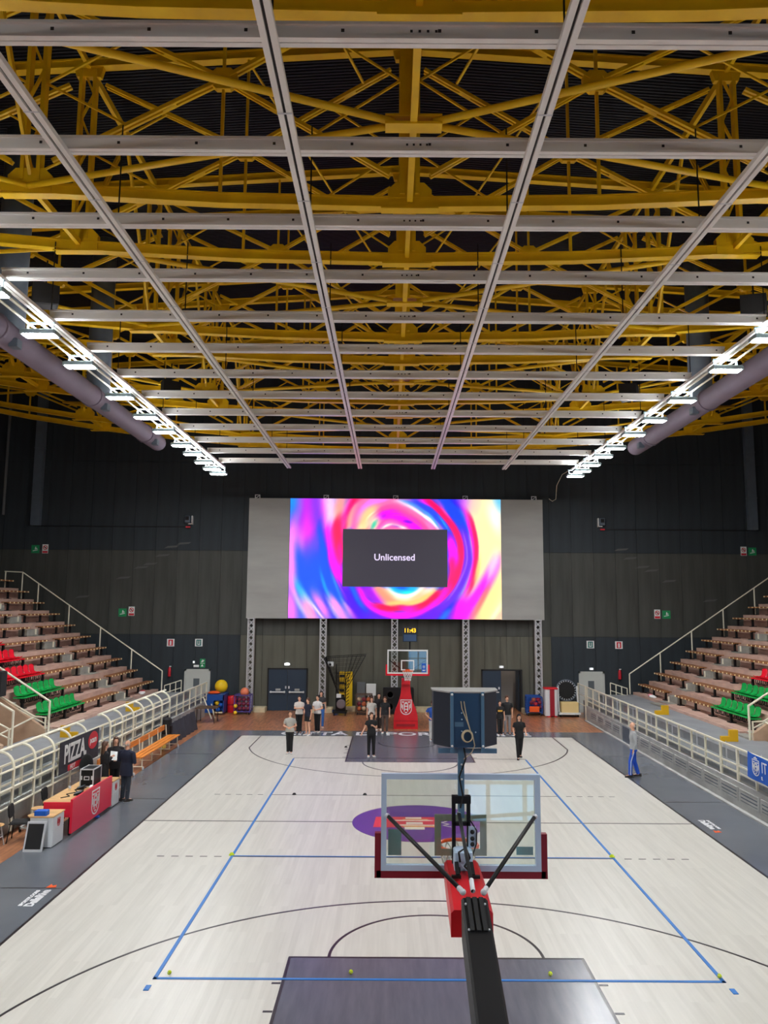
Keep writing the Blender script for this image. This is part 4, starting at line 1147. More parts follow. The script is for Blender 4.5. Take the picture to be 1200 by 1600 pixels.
for x, lab in ((-13.24, 'scorer desk side'), (12.23, 'blue banner side')):
    r = thing('fire_extinguisher', 'red fire extinguisher hung on the wall, %s' % lab, 'extinguisher', (x, YB - 0.13, 1.85), 0, None, world=True)
    obj('cylinder', MB().lathe([(0.02, 0), (0.08, 0.01), (0.085, 0.04), (0.085, 0.42), (0.06, 0.5), (0.025, 0.53)], 14, (x, YB - 0.14, 1.85)), M['redsign'], r, True)
    obj('valve', MB().box(x - 0.02, x + 0.09, YB - 0.16, YB - 0.12, 2.38, 2.44), M['signwhite'], r)
    obj('hose', MB().path([(x + 0.04, YB - 0.14, 2.4), (x + 0.11, YB - 0.14, 2.34), (x + 0.11, YB - 0.14, 2.1), (x + 0.09, YB - 0.14, 1.95)], 0.012), M['rubber'], r)
for x, s, lab in ((-12.47, 1, 'scorer desk side'), (11.44, -1, 'blue banner side')):
    r = thing('small_loudspeaker', 'small pale loudspeaker box on a bracket high on the wall, %s' % lab, 'speaker', (x, YB - 0.05, 10.6), 0, None, world=True)
    obj('box', MB().cbox(x - 0.17, x + 0.13, YB - 0.45, YB - 0.12, 10.58, 10.98, 0.03), M['ductgrey'], r)
    obj('grille', MB().box(x - 0.13, x + 0.08, YB - 0.46, YB - 0.45, 10.72, 10.94), M['black'], r)
    obj('bracket', MB().box(x + s * 0.22 - 0.02, x + s * 0.22 + 0.02, YB - 0.3, YB - 0.05, 10.5, 11.0).box(*sorted((x, x + s * 0.24)), YB - 0.3, YB - 0.26, 10.5, 10.54), M['signwhite'], r)
    obj('tag_plate', MB().box(x - 0.13, x + 0.13, YB - 0.3, YB - 0.26, 10.3, 10.38), M['redsign'], r)
for s, x0, x1 in ((-1, -21.2, -12.6), (1, 11.5, 20.0)):
    o = obj('cable_tray', MB().box(x0, x1, YB - 0.1, YB - 0.05, 10.34, 10.39), M['dark'])
    tag(o, 'thin black cable tray running along the wall on the %s side' % ('scorer desk' if s < 0 else 'blue banner'), 'conduit')
    xd = -21.3 if s < 0 else 20.15
    r = thing('flat_duct', 'flat grey duct dropping down the far wall, %s side' % ('scorer desk' if s < 0 else 'blue banner'), 'duct', (xd, YB - 0.25, 10.4), 0, None, world=True)
    obj('casing', MB().box(xd - 0.26, xd + 0.26, YB - 0.35, YB - 0.06, 10.38, 18.9), M['ductgrey'], r)
    fl3 = MB()
    for z in (12.2, 14.9, 17.0):
        fl3.box(xd - 0.28, xd + 0.28, YB - 0.37, YB - 0.062, z, z + 0.05)
    obj('flange', fl3, M['ductgrey'], r)
    xp = xd - s * -1.95 if s < 0 else xd + 1.95
    o = obj('drain_pipe', MB().tube((xd + s * 1.95, YB - 0.14, 11.0), (xd + s * 1.95, YB - 0.14, 18.6), 0.08), M['wallside'])
    tag(o, 'dark round pipe on the far wall beyond the flat duct, %s side' % ('scorer desk' if s < 0 else 'blue banner'), 'pipe')
o = obj('loose_cable', MB().path([(8.3, 21.9, 12.05), (8.55, 22.2, 11.95), (8.8, 22.4, 12.1), (8.85, 22.3, 12.9), (9.0, 21.5, 13.4), (8.9, 18.0, 13.2), (8.3, 15.3, 12.6)], 0.02), M['cream'])
tag(o, 'thin pale cable looping from the grid end to the video wall corner', 'cable')

# ================================================================== STANDS
NROW = 10
def rz_(i):
    return 1.32 + 0.6 * i
def stand(side):
    s = side
    nm = 'left' if s < 0 else 'right'
    def X(d):
        return AX + s * d
    def bx(mb_, d0, d1, y0, y1, z0, z1):
        mb_.box(*sorted((X(d0), X(d1))), y0, y1, z0, z1)
    wx = 10.15 if s < 0 else 9.95
    # court side wall and walkway
    m_ = MB()
    bx(m_, wx, wx + 0.2, -20, 19.3 if s > 0 else 20.0, 0, 0.77)
    w_ = struct('wall_court_%s' % nm, m_, M['grey'])
    m_ = MB()
    bx(m_, wx + 0.2, wx + 1.0, -20, 20.7, 0, 0.9)
    bx(m_, wx + 1.0, 13.0, -20, 20.7, 0, 1.2)
    struct('floor_walkway_%s' % nm, m_, M['platform'])
    # stepped tiers
    for tag_, (ya, yb) in (('far', (6.4, 20.9)), ('near', (-20, 3.4))):
        m_ = MB()
        for i in range(NROW):
            d0 = 12.92 + 0.885 * i
            bx(m_, d0, d0 + 0.885 if i < NROW - 1 else 26.4, ya, yb, 0.0, rz_(i))
        st = struct('floor_tier_%s_%s' % (nm, tag_), m_, M['concrete'])
        if tag_ == 'far':
            for (y0, y1) in ((15.62, 16.85), (6.42, 7.5)):
                for i in range(NROW):
                    d0 = 12.92 + 0.885 * i
                    q = MB()
                    zl = 1.2 if i == 0 else rz_(i - 1)
                    h = rz_(i) - zl
                    n_ = 2
                    bx(q, d0 - 0.42, d0 + 0.01, y0, y1, zl, zl + h / 2)
                    bx(q, d0 - 0.02, d0 + 0.46, y0, y1, rz_(i), rz_(i) + 0.012)
                    obj('step', q, M['tread'], st)
            # anti-slip strips and step markers
            q = MB()
            for i in range(4):
                d0 = 12.92 + 0.885 * i
                for k in range(2):
                    for j in range(9):
                        yy = 6.46 + 0.11 * j
                        z0 = (1.0 if i == 0 else rz_(i - 1)) + (rz_(i) - (1.0 if i == 0 else rz_(i - 1))) / 2 * k
                        bx(q, d0 - 0.42 + 0.43 * k - 0.006, d0 - 0.42 + 0.43 * k, yy, yy + 0.05, z0 + 0.1, z0 + 0.2)
            tag(obj('anti_slip_strip', q, M['signwhite'], st), kind='stuff')
            for i in range(NROW):
                d0 = 12.92 + 0.885 * i
                q = MB()
                bx(q, d0 + 0.0, d0 + 0.05, 15.54, 15.6, rz_(i) + 0.1, rz_(i) + 0.36)
                obj('step_marker', q, M['cream'], st)
            for yy in ((14.7,) if s > 0 else (8.6, 15.2)):
                pass
    # kerb in front of the lowest row
    m_ = MB()
    bx(m_, 12.7, 12.95, 7.6, 15.5, 1.2, 1.31)
    struct('trim_%d' % (1 if s < 0 else 2), m_, M['concrete'])
    return X, bx
XLf, bxL = stand(-1)
XRf, bxR = stand(1)

# benches
SIDE = {-1: 'scorer desk stand', 1: 'blue banner stand'}
def make_bench(L, wood=None, colour=None):
    """front edge looks to -x (turned for the other stand); runs along +y from 0"""
    r = thing('tier_bench', 'x', 'bench', (0, 0, 0), 0, 'wooden benches on the tiers')
    wl = L if wood is None else wood
    obj('seat_board', MB().box(0.0, 0.34, L - wl, L, 0.405, 0.45), M['benchwood'], r)
    obj('front_rail', MB().box(-0.03, 0.0, L - wl, L + 0.1, 0.37, 0.45), M['benchwood'], r)
    st = MB()
    y = L - 0.02
    while y > L - wl + 0.1:
        st.ball((-0.03, y, 0.41), (0.035, 0.05, 0.042), 6, 4)
        y -= 0.42
    tag(obj('stud', st, M['stud'], r, True), kind='stuff')
    if colour:
        obj('painted_board', MB().box(-0.05, 0.36, 0, L - wl, 0.4, 0.45), M[colour], r)['label'] = '%s painted board under the plastic seats' % colour.replace('seat', '')
    n_ = max(2, round(L / 1.5))
    for k in range(n_):
        y = L - 0.25 - k * (L - 0.5) / (n_ - 1)
        obj('leg', MB().box(0.08, 0.16, y - 0.06, y + 0.06, 0.03, 0.37).box(0.02, 0.3, y - 0.04, y + 0.04, 0.35, 0.405).box(0.0, 0.26, y - 0.16, y + 0.16, 0, 0.035), M['black'], r)
    return r
bfar = make_bench(3.95)
bnear = make_bench(7.75)
bmix = make_bench(7.75, 4.1, 'greenseat')
bmixr = make_bench(7.75, 4.1, 'redseat')
used = set()
def place_bench(proto, s, row, y0, L, lab):
    x = AX + s * (13.25 + 0.885 * row)
    rz = 0 if s > 0 else PI
    yy = y0 if s > 0 else y0 + L
    if proto.name not in used:
        used.add(proto.name)
        proto.location = (x, yy, rz_(row))
        proto.rotation_euler = (0, 0, rz)
        proto['label'] = lab
        return proto
    return dup(proto, (x, yy, rz_(row)), rz, lab)
# for the turned stand the studs, rails and legs run the other way: mirror by giving that side its own prototypes
def make_bench_m(L, wood=None, colour=None):
    r = make_bench(L, wood, colour)
    for ch in r.children:
        me = ch.data.copy()
        for v in me.vertices:
            v.co.y = L - v.co.y
        me.flip_normals()
        ch.data = me
    return r
bfarL, bnearL, bmixL, bmixrL = make_bench_m(3.95), make_bench_m(7.75), make_bench_m(7.75, 4.1, 'greenseat'), make_bench_m(7.75, 4.1, 'redseat')
for s in (-1, 1):
    f_, n_, x_, y_ = (bfarL, bnearL, bmixL, bmixrL) if s < 0 else (bfar, bnear, bmix, bmixr)
    nseat = 5 if s < 0 else 4
    for row in range(NROW):
        place_bench(f_, s, row, 16.9, 3.95, 'bench, %s tier up, block next to the far wall, %s' % (ORD[row], SIDE[s]))
        if row < 7:
            place_bench((x_ if row < 2 else y_) if row < nseat else n_, s, row, 7.7, 7.75, 'bench, %s tier up, block nearer the camera, %s' % (ORD[row], SIDE[s]))

# plastic seats with their brackets
def make_seat(m_, word):
    r = thing('stadium_seat', 'x', 'seat', (0, 0, 0), 0, '%s plastic stadium seats' % word)
    pr = [(-0.02, 0.04), (0.02, 0.0), (0.12, -0.012), (0.26, -0.01), (0.33, 0.03), (0.37, 0.14), (0.39, 0.3), (0.40, 0.36)]
    rs = []
    for j in range(7):
        t_ = -1 + 2 * j / 6
        y = 0.215 * t_
        dish = 0.03 * t_ * t_
        rs.append([(x + (0 if z < 0.1 else -dish * 0.6), y, z + dish * (1 if z < 0.1 else 0.0) - (0.05 * t_ * t_ if z > 0.29 else 0)) for x, z in pr] + [(x + (0 if z < 0.1 else -dish * 0.6) + (0.02 if z > 0.05 else 0), y, z - 0.022 + dish * (1 if z < 0.1 else 0.0) - (0.05 * t_ * t_ if z > 0.29 else 0)) for x, z in reversed(pr)])
    obj('shell', MB().rings(rs), m_, r, True)
    pts = [(0.1 + 0.09 * math.cos(a * PI / 6), 0, -0.19 + 0.11 * math.sin(a * PI / 6)) for a in range(12)]
    obj('bracket', MB().path([(x, -0.08, z) for x, _y, z in pts], 0.018, 5, True).path([(x, 0.08, z) for x, _y, z in pts], 0.018, 5, True), M['black'], r)
    return r
sg, sr = make_seat(M['greenseat'], 'green'), make_seat(M['redseat'], 'red')
def place_seats(s, row, colour):
    proto = sg if colour == 'green' else sr
    for k in range(7):
        y = 11.05 - 0.505 * k
        lab = '%s seat, %s from the wood, %s tier up, %s' % (colour, ORD[k], ORD[row], SIDE[s])
        loc = (AX + s * (13.27 + 0.885 * row), y, rz_(row) + 0.49)
        rz = 0 if s > 0 else PI
        if proto.name not in used:
            used.add(proto.name)
            proto.location, proto.rotation_euler, proto['label'] = loc, (0, 0, rz), lab
        else:
            dup(proto, loc, rz, lab)
for row in range(5):
    place_seats(-1, row, 'green' if row < 2 else 'red')
for row in range(4):
    place_seats(1, row, 'green' if row < 2 else 'red')

# handrail at the far end of each stand
for s in (-1, 1):
    r = thing('stand_handrail', 'cream handrail climbing beside the far end of the %s' % SIDE[s], 'railing', (AX + s * 12.75, 21.0, 1.2), 0, None, world=True)
    pts = []
    d0 = 12.78
    pts = [(AX + s * d0, 21.0, 2.28)]
    top = (AX + s * 20.75, 21.0, 7.62)
    obj('rail', MB().path([pts[0], top, (AX + s * 21.75, 21.0, 7.66)], 0.035, 6), M['cream'], r)
    for d, zt_ in ((12.78, 2.28), (14.5, 3.43), (16.27, 4.62), (18.06, 5.82), (19.83, 7.0), (20.75, 7.62), (21.7, 7.66)):
        row = max(-1, min(9, int((d - 12.92) / 0.885) if d > 12.92 else -1))
        zf = 1.2 if row < 0 else rz_(row) - 0.3
        obj('post', MB().tube((AX + s * d, 21.0, zf), (AX + s * d, 21.0, zt_), 0.035, n=6), M['cream'], r)
    r = thing('gate_railing', 'small cream three-bay railing before the grey door, %s' % SIDE[s], 'railing', (AX + s * 12.0, 20.4, 0.9), 0, None, world=True)
    pa, pb = (AX + s * 11.55, 20.4), (AX + s * 12.45, 20.4)
    za, zb_ = 1.85, 1.56
    for k in range(4):
        t_ = k / 3
        obj('post', MB().tube((pa[0] + (pb[0] - pa[0]) * t_, 20.4, 1.2), (pa[0] + (pb[0] - pa[0]) * t_, 20.4, za + (zb_ - za) * t_), 0.025, n=6), M['cream'], r)
    obj('rail', MB().tube((pa[0], 20.4, za), (pb[0], 20.4, zb_), 0.028, n=6).tube((pa[0], 20.4, za - 0.4), (pb[0], 20.4, zb_ - 0.4), 0.022, n=6), M['cream'], r)

# stair openings (vomitories): side walls, handrails, yellow step blocks
for s in (-1, 1):
    m_ = MB()
    X = lambda d: AX + s * d
    prof = [(12.6, 0.0), (26.2, 0.0), (26.2, 4.2), (16.0, 3.4), (14.2, 2.5), (12.6, 1.45)]
    pr = [(X(d), z) for d, z in prof]
    if s < 0:
        pr = pr[::-1]
    struct('wall_stair_%s_far' % ('left' if s < 0 else 'right'), MB().prism(pr, 'y', 6.2, 6.38), M['beige'])
    prof = [(12.75, 0.0), (26.2, 0.0), (26.2, 4.0), (15.0, 2.6), (12.75, 1.35)]
    pr = [(X(d), z) for d, z in prof]
    if s < 0:
        pr = pr[::-1]
    struct('wall_stair_%s_near' % ('left' if s < 0 else 'right'), MB().prism(pr, 'y', 3.42, 3.6), M['beige'])
    struct('wall_stair_%s_back' % ('left' if s < 0 else 'right'), MB().box(*sorted((X(18.0), X(18.2))), 3.6, 6.2, 0, 4.5), M['beige'])
    r = thing('stair_railing', 'cream stair railing at the far side of the stair opening, %s' % SIDE[s], 'railing', (X(12.5), 6.3, 0.9), 0, None, world=True)
    yv = 6.3
    obj('handrail', MB().path([(X(14.6), yv, 3.72), (X(12.5), yv, 2.4)], 0.04, 6), M['cream'], r)
    obj('post', MB().tube((X(12.5), yv, 1.2), (X(12.5), yv, 2.42), 0.04, n=6), M['cream'], r)
    obj('post', MB().tube((X(12.62), yv, 1.2), (X(12.62), yv, 1.84), 0.035, n=6), M['cream'], r)
    obj('lower_rail', MB().path([(X(12.6), yv, 1.84), (X(13.0), yv, 1.86), (X(15.4), yv, 3.2)], 0.03, 6).path([(X(12.62), yv, 1.62), (X(15.4), yv, 2.98)], 0.025, 6), M['cream'], r)
    obj('cross_rail', MB().tube((X(13.0), yv - 0.1, 1.86), (X(14.2), 4.6, 1.1), 0.03, n=6), M['cream'], r)
    r = thing('stair_railing', 'cream stair railing at the near side of the stair opening, %s' % SIDE[s], 'railing', (X(12.6), 3.5, 0.9), 0, None, world=True)
    obj('handrail', MB().path([(X(14.6), 3.5, 3.6), (X(12.45), 3.5, 2.42)], 0.04, 6), M['cream'], r)
    obj('post', MB().tube((X(12.45), 3.5, 0.9), (X(12.45), 3.5, 2.44), 0.04, n=6), M['cream'], r)
    obj('post', MB().tube((X(12.55), 3.5, 0.9), (X(12.55), 3.5, 1.86), 0.035, n=6), M['cream'], r)
    obj('lower_rail', MB().path([(X(12.55), 3.5, 1.86), (X(14.6), 3.5, 2.9)], 0.03, 6).path([(X(12.5), 3.5, 1.55), (X(14.0), 3.5, 2.2)], 0.03, 6), M['cream'], r)
    for k, y in enumerate((6.0, 12.8)):
        yb = MB()
        yb.box(*sorted((X(11.35), X(11.95))), y, y + 0.12, 1.2, 1.38).box(*sorted((X(11.65), X(11.95))), y, y + 0.12, 1.38, 1.6)
        o = obj('yellow_step_mark', yb, mat('yellow_step_paint', (224, 176, 16), 0.5))
        tag(o, 'yellow painted step end %s, %s' % ('beside the stair opening' if k == 0 else 'near the aisle between the benches', SIDE[s]), 'step')

# ================================================================== COURT RAILINGS
def bay_panes(r, x, ys, z0, z1, m_=None):
    for a, b_ in zip(ys, ys[1:]):
        obj('clear_pane', MB().box(x - 0.004, x + 0.004, a + 0.05, b_ - 0.05, z0, z1), M['plexi'], r)
x = 9.56
r = thing('court_railing', 'cream post and rail barrier along the court, blue banner side', 'railing', (x, 6, 0.77), 0, None, world=True)
ys = [19.3 - 1.172 * k for k in range(30)]
ys = [y for y in ys if y > -14]
obj('top_rail', MB().box(x - 0.035, x + 0.035, ys[-1], 19.33, 1.7, 1.745), M['cream'], r)
obj('middle_rail', MB().box(x - 0.02, x + 0.02, ys[-1], 19.3, 1.2, 1.24), M['cream'], r)
obj('low_rail', MB().box(x - 0.02, x + 0.02, ys[-1], 19.3, 1.0, 1.04), M['cream'], r)
for k, y in enumerate(ys):
    wd = 0.05 if k in (7, 8, 14, 15) else 0.03
    obj('post', MB().box(x - 0.03, x + 0.03, y - wd, y + wd, 0.77, 1.72), M['cream'], r)
    if k % 2 == 0 and 0 < k:
        obj('inner_post', MB().box(x + 0.25, x + 0.28, y + 0.2, y + 0.23, 0.9, 1.7), M['steel'], r)
bay_panes(r, x + 0.06, ys[::-1], 0.85, 1.68)
r = thing('ramp_railing', 'cream end railing beside the trampoline, beyond the court barrier', 'railing', (9.4, 20.2, 0), 0, None, world=True)
obj('post', MB().box(9.53, 9.6, 19.62, 19.69, 0, 1.76), M['cream'], r)
obj('post', MB().box(9.53, 9.59, 21.2, 21.26, 0, 1.76), M['cream'], r)
obj('rail', MB().bar((9.56, 19.65, 1.72), (9.56, 21.2, 1.72), 0.05, 0.05).bar((9.56, 19.65, 1.2), (9.56, 21.2, 1.2), 0.035, 0.035).bar((9.56, 19.65, 0.7), (9.56, 21.2, 0.7), 0.035, 0.035), M['cream'], r)
# vents in the court side wall
wv = 9.5
def vent(y0, y1, lab, g='vent grilles in the court side wall'):
    r_ = thing('vent_grille', lab, 'vent', (wv, (y0 + y1) / 2, 0.3), 0, g, world=True)
    obj('frame', MB().ring2d([(y0, 0.24), (y1, 0.24), (y1, 0.62), (y0, 0.62)], [(y0 + 0.05, 0.28), (y1 - 0.05, 0.28), (y1 - 0.05, 0.58), (y0 + 0.05, 0.58)], 'x', wv - 0.03, wv), M['grey'], r_)
    obj('backing', MB().box(wv - 0.008, wv - 0.001, y0 + 0.05, y1 - 0.05, 0.28, 0.58), M['ductgrey'], r_)
    for k in range(3):
        z = 0.33 + 0.1 * k
        obj('slat', MB().box(wv - 0.026, wv - 0.008, y0 + 0.05, y1 - 0.05, z - 0.02, z + 0.035), M['grey'], r_)
k = 0
y = 18.4
while y > -4:
    if not 11.9 < y - 0.5 < 13.6:
        vent(y - 1.15, y, 'grey slatted vent low in the court side wall, %s from the far end' % (ORD[k] if k < 16 else 'last ones'))
        k += 1
    y -= 1.3
obj('hatch_panel', MB().cbox(wv - 0.03, wv, 12.0, 12.95, 0.06, 0.72, 0.01), M['ductgrey'], bpy.data.objects['wall_court_right'])
obj('hatch_panel', MB().cbox(wv - 0.03, wv, -1.6, -0.5, 0.06, 0.72, 0.01), M['ductgrey'], bpy.data.objects['wall_court_right'])
struct('trim_3', MB().box(9.36, 9.5, -16, 19.2, 0, 0.05), M['grey'])

# scorer desk side railing: straight bays and bays with bent-over posts
x = -10.68
r = thing('court_railing', 'cream barrier along the court with bent-over posts, behind the scorer desk', 'railing', (x, 6, 0.77), 0, None, world=True)
ys = [20.6 - 1.172 * k for k in range(31)]
obj('top_rail', MB().box(x - 0.035, x + 0.035, ys[-1], 20.6, 1.7, 1.745), M['cream'], r)
obj('middle_rail', MB().box(x - 0.02, x + 0.02, ys[-1], 20.6, 1.2, 1.24), M['cream'], r)
obj('low_rail', MB().box(x - 0.02, x + 0.02, ys[-1], 20.6, 1.0, 1.04), M['cream'], r)
for y in ys:
    obj('post', MB().box(x - 0.03, x + 0.03, y - 0.03, y + 0.03, 0.77, 1.72), M['cream'], r)
bay_panes(r, x - 0.06, ys[::-1], 0.85, 1.68)
for ya, yb, n_, lab in ((5.4, 12.6, 7, 'behind the wooden team bench'), (-7.5, 3.3, 10, 'behind the scorer desk')):
    r = thing('bent_barrier', 'tall cream barrier of bent-over tubes %s' % lab, 'railing', (-10.4, ya, 0), 0, 'bent tube barriers', world=True)
    xx = -10.42
    for k in range(n_):
        y = ya + (yb - ya) * k / (n_ - 1)
        pts = [(xx, y, 0.12), (xx, y, 1.68)] + [(xx - 0.4 + 0.4 * math.cos(a * PI / 12), y, 1.68 + 0.4 * math.sin(a * PI / 12)) for a in range(1, 7)]
        obj('bent_post', MB().path(pts, 0.04, 6), M['cream'], r)
    obj('handrail', MB().tube((xx - 0.4, ya - 0.1, 2.08), (xx - 0.4, yb + 0.7, 2.08), 0.045, n=8), M['cream'], r)
    for z in (0.75, 1.2, 1.66):
        obj('rail', MB().tube((xx, ya, z), (xx, yb, z), 0.03, n=6), M['cream'], r)
    yy = [ya + (yb - ya) * k / (n_ - 1) for k in range(n_)]
    bay_panes(r, xx - 0.05, yy, 0.3, 1.64)

# ================================================================== BASKETS
def shield(parent, mk, m_, w_, h_, name='crest'):
    """crest: outline shield with tower-like bars; mk maps (u,v) to a 3D point pair (front, back)"""
    n_ = 20
    def outline(k):
        pts = [(-w_ / 2 * k, h_ / 2 * k), (-w_ / 2 * k, -h_ * 0.12 * k)]
        for i in range(1, n_):
            a = PI + PI * i / n_
            pts.append((w_ / 2 * k * math.cos(a), -h_ * 0.12 * k + h_ * 0.38 * k * math.sin(a)))
        pts += [(w_ / 2 * k, -h_ * 0.12 * k), (w_ / 2 * k, h_ / 2 * k)]
        return pts
    mb_ = MB()
    o_, i_ = outline(1.0), outline(0.9)
    mb_.rings([[mk(u, v, 1) for u, v in o_], [mk(u, v, 0) for u, v in o_], [mk(u, v, 0) for u, v in i_], [mk(u, v, 1) for u, v in i_]], closed=True)
    def bar(u0, u1, v0, v1):
        c = [(u0, v0), (u1, v0), (u1, v1), (u0, v1)]
        mb_.rings([[mk(u, v, 0) for u, v in c], [mk(u, v, 1) for u, v in c]])
    W, H = w_ / 2, h_ / 2
    for s in (-1, 1):
        bar(*sorted((s * W * 0.22, s * W * 0.38)), -H * 0.55, H * 0.55)
        bar(*sorted((s * W * 0.52, s * W * 0.64)), -H * 0.3, H * 0.3)
        bar(*sorted((s * W * 0.3, s * W * 0.78)), H * 0.62, H * 0.74)
        bar(*sorted((s * W * 0.7, s * W * 0.82)), -H * 0.1, H * 0.5)
    bar(-W * 0.3, W * 0.3, H * 0.06, H * 0.2)
    bar(-W * 0.3, W * 0.3, -H * 0.34, -H * 0.22)
    bar(-W * 0.14, W * 0.14, H * 0.4, H * 0.7)
    bar(-W * 0.2, W * 0.2, -H * 0.76, -H * 0.64)
    return obj(name, mb_, m_, parent)

def net(r_, cx, cy, z0, m_):
    mb_ = MB()
    n_ = 12
    lv = [(0.225, 0), (0.2, -0.1), (0.165, -0.2), (0.14, -0.3), (0.135, -0.4)]
    for j in range(len(lv) - 1):
        for i in range(n_):
            a0 = 2 * PI * (i + 0.5 * (j % 2)) / n_
            for s in (-0.5, 0.5):
                a1 = a0 + 2 * PI * s / n_
                mb_.bar((cx + lv[j][0] * math.cos(a0), cy + lv[j][0] * math.sin(a0), z0 + lv[j][1]), (cx + lv[j + 1][0] * math.cos(a1), cy + lv[j + 1][0] * math.sin(a1), z0 + lv[j + 1][1]), 0.014, 0.014)
    return obj('net', mb_, m_, r_)

def basket(near):
    s = -1 if near else 1          # the board faces -s
    yb = s * 12.8
    lab = 'near basketball stand seen from behind, black arm and shot clock' if near else 'far basketball stand with red padded base bearing a white crest'
    r = thing('basketball_stand', lab, 'basketball hoop', (0, s * 16.6, 0), 0, None, world=True)
    yf = yb
    bk_ = yb + s * 0.03
    y0, y1 = sorted((yf, bk_))
    obj('glass_board', MB().box(-0.86, 0.86, yb + s * 0.008, yb + s * 0.02, 2.94, 3.91) if s > 0 else MB().box(-0.86, 0.86, yb - 0.02, yb - 0.008, 2.94, 3.91), M['glass'], r)
    wd = 0.06
    f = MB()
    a0, a1 = sorted((yb - s * 0.005, yb + s * 0.06))
    f.box(-0.9, -0.9 + wd, a0, a1, 2.9 + wd, 3.95 - wd).box(0.9 - wd, 0.9, a0, a1, 2.9 + wd, 3.95 - wd).box(-0.9, 0.9, a0, a1, 2.9, 2.9 + wd).box(-0.9, 0.9, a0, a1, 3.95 - wd, 3.95)
    obj('board_frame', f, M['aluminium'] if near else M['signwhite'], r)
    b0, b1 = sorted((yb - s * 0.002, yb + s * 0.006))
    def fr2(x0, x1, z0, z1, t_):
        return MB().box(x0, x0 + t_, b0, b1, z0, z1).box(x1 - t_, x1, b0, b1, z0, z1).box(x0 + t_, x1 - t_, b0, b1, z1 - t_, z1).box(x0 + t_, x1 - t_, b0, b1, z0, z0 + t_)
    obj('target_square', fr2(-0.295, 0.295, 3.05, 3.5, 0.05 if not near else 0.075), M['signwhite'] if not near else mat('back_of_print', (206, 206, 190), 0.6), r)
    if near:
        obj('board_sticker', MB().box(-0.82, -0.67, yb + 0.002, yb + 0.006, 3.05, 3.33), mat('back_of_sticker', (130, 180, 190), 0.6), r)
        obj('board_sticker', MB().box(0.63, 0.82, yb + 0.002, yb + 0.006, 3.06, 3.15), bpy.data.materials['back_of_sticker'], r)
    else:
        st_ = obj('board_sticker', MB().box(0.62, 0.82, yb - 0.006, yb - 0.002, 2.97, 3.36), M['blueprint'], r)
        shield(st_, lambda u, v, k: (0.72 + u, yb - 0.007 - 0.002 * (1 - k), 3.2 + v), M['signwhite'], 0.1, 0.13)
        obj('caption_bar', MB().box(0.66, 0.78, yb - 0.009, yb - 0.007, 3.03, 3.08), M['signwhite'], st_)
    p = MB()
    c0, c1 = sorted((yb - s * 0.03, yb + s * 0.05))
    pm = M['maroon'] if near else M['redseat']
    p.box(-0.95, 0.95, c0, c1, 2.82, 2.9)
    p.box(-0.97, -0.9, c0, c1, 2.82, 3.3).box(0.9, 0.97, c0, c1, 2.82, 3.3)
    obj('board_padding', p, pm, r)
    # rim
    ry = yb - s * 0.375
    rr = MB().path([(0.232 * math.cos(2 * PI * i / 28), ry + 0.232 * math.sin(2 * PI * i / 28), 3.05) for i in range(28)], 0.022 if near else 0.016, 8, True)
    d0, d1 = sorted((yb - s * 0.004, yb - s * 0.15))
    rr.box(-0.09, 0.09, d0, d1, 3.02, 3.055)
    rr.box(-0.1, 0.1, *sorted((yb - s * 0.004, yb - s * 0.02)), 2.97, 3.1)
    obj('rim', rr, M['orange'], r, False)
    net(r, 0, ry, 3.04, M['net'])
    if not near:
        hw = [(0.0, 0.585), (0.38, 0.585), (0.62, 0.57), (0.9, 0.5), (1.15, 0.39), (1.4, 0.3), (1.7, 0.24), (2.0, 0.215), (2.38, 0.205)]
        pts = [(w_, z) for z, w_ in hw] + [(-w_, z) for z, w_ in reversed(hw)]
        pad = obj('front_pad', MB().prism([(a, b_) for a, b_ in pts], 'y', 16.2, 16.55), M['red'], r)
        obj('pad_seam', MB().box(-0.585, 0.585, 16.19, 16.2, 0.37, 0.385).box(-0.45, 0.45, 16.192, 16.2, 0.12, 0.24), mat('pad_seam_print', (150, 20, 34), 0.5), pad)
        shield(pad, lambda u, v, k: (0.01 + u, 16.185 + 0.012 * k, 1.03 + v), M['signwhite'], 0.55, 0.72)
        obj('head_pad', MB().cbox(-0.2, 0.2, 15.9, 16.5, 2.14, 2.42, 0.05), M['red'], r)
        obj('base', MB().cbox(-0.56, 0.56, 16.55, 18.6, 0.08, 0.75, 0.05), M['black'], r)
        obj('arm', MB().bar((0, 16.9, 0.6), (0, 16.3, 2.5), 0.26, 0.3, (0, 1, 0)).bar((0, 16.5, 2.45), (0, 13.1, 3.0), 0.2, 0.2), M['black'], r)
        obj('strut', MB().tube((-0.1, 14.4, 2.85), (-0.82, 12.87, 3.5), 0.025, n=6), M['black'], r)
        obj('strut', MB().tube((0.1, 14.4, 2.85), (0.82, 12.87, 3.5), 0.025, n=6), M['black'], r)
        for x in (-0.45, 0.45):
            for y in (16.9, 18.3):
                obj('wheel', MB().lathe([(0.08, -0.03), (0.08, 0.03)], 14).xf(Matrix.Translation((x, y, 0.08)) @ Matrix.Rotation(PI / 2, 4, 'Y')), M['rubber'], r)
        obj('clock_pole', MB().tube((0.1, 12.95, 3.0), (0.1, 12.95, 4.32), 0.035, n=8), M['black'], r)
        ck = obj('shot_clock', MB().cbox(-0.22, 0.42, 12.83, 13.2, 4.3, 4.93, 0.03), M['navydark'], r)
        obj('display_face', MB().box(-0.18, 0.38, 12.82, 12.832, 4.33, 4.62), mat('dim_display', (60, 84, 120), 0.3), ck)
        text('clock_digits', '11:43', 0.25, emit('amber_digits', (255, 196, 20), 1.6), ck, (0.1, 12.82, 4.79), (PI / 2, 0, 0), 0.003, 0.008, 1.0)
        return r
    # ---- near stand: arm, red pad, struts, clock frame
    red = MB()
    rs = []
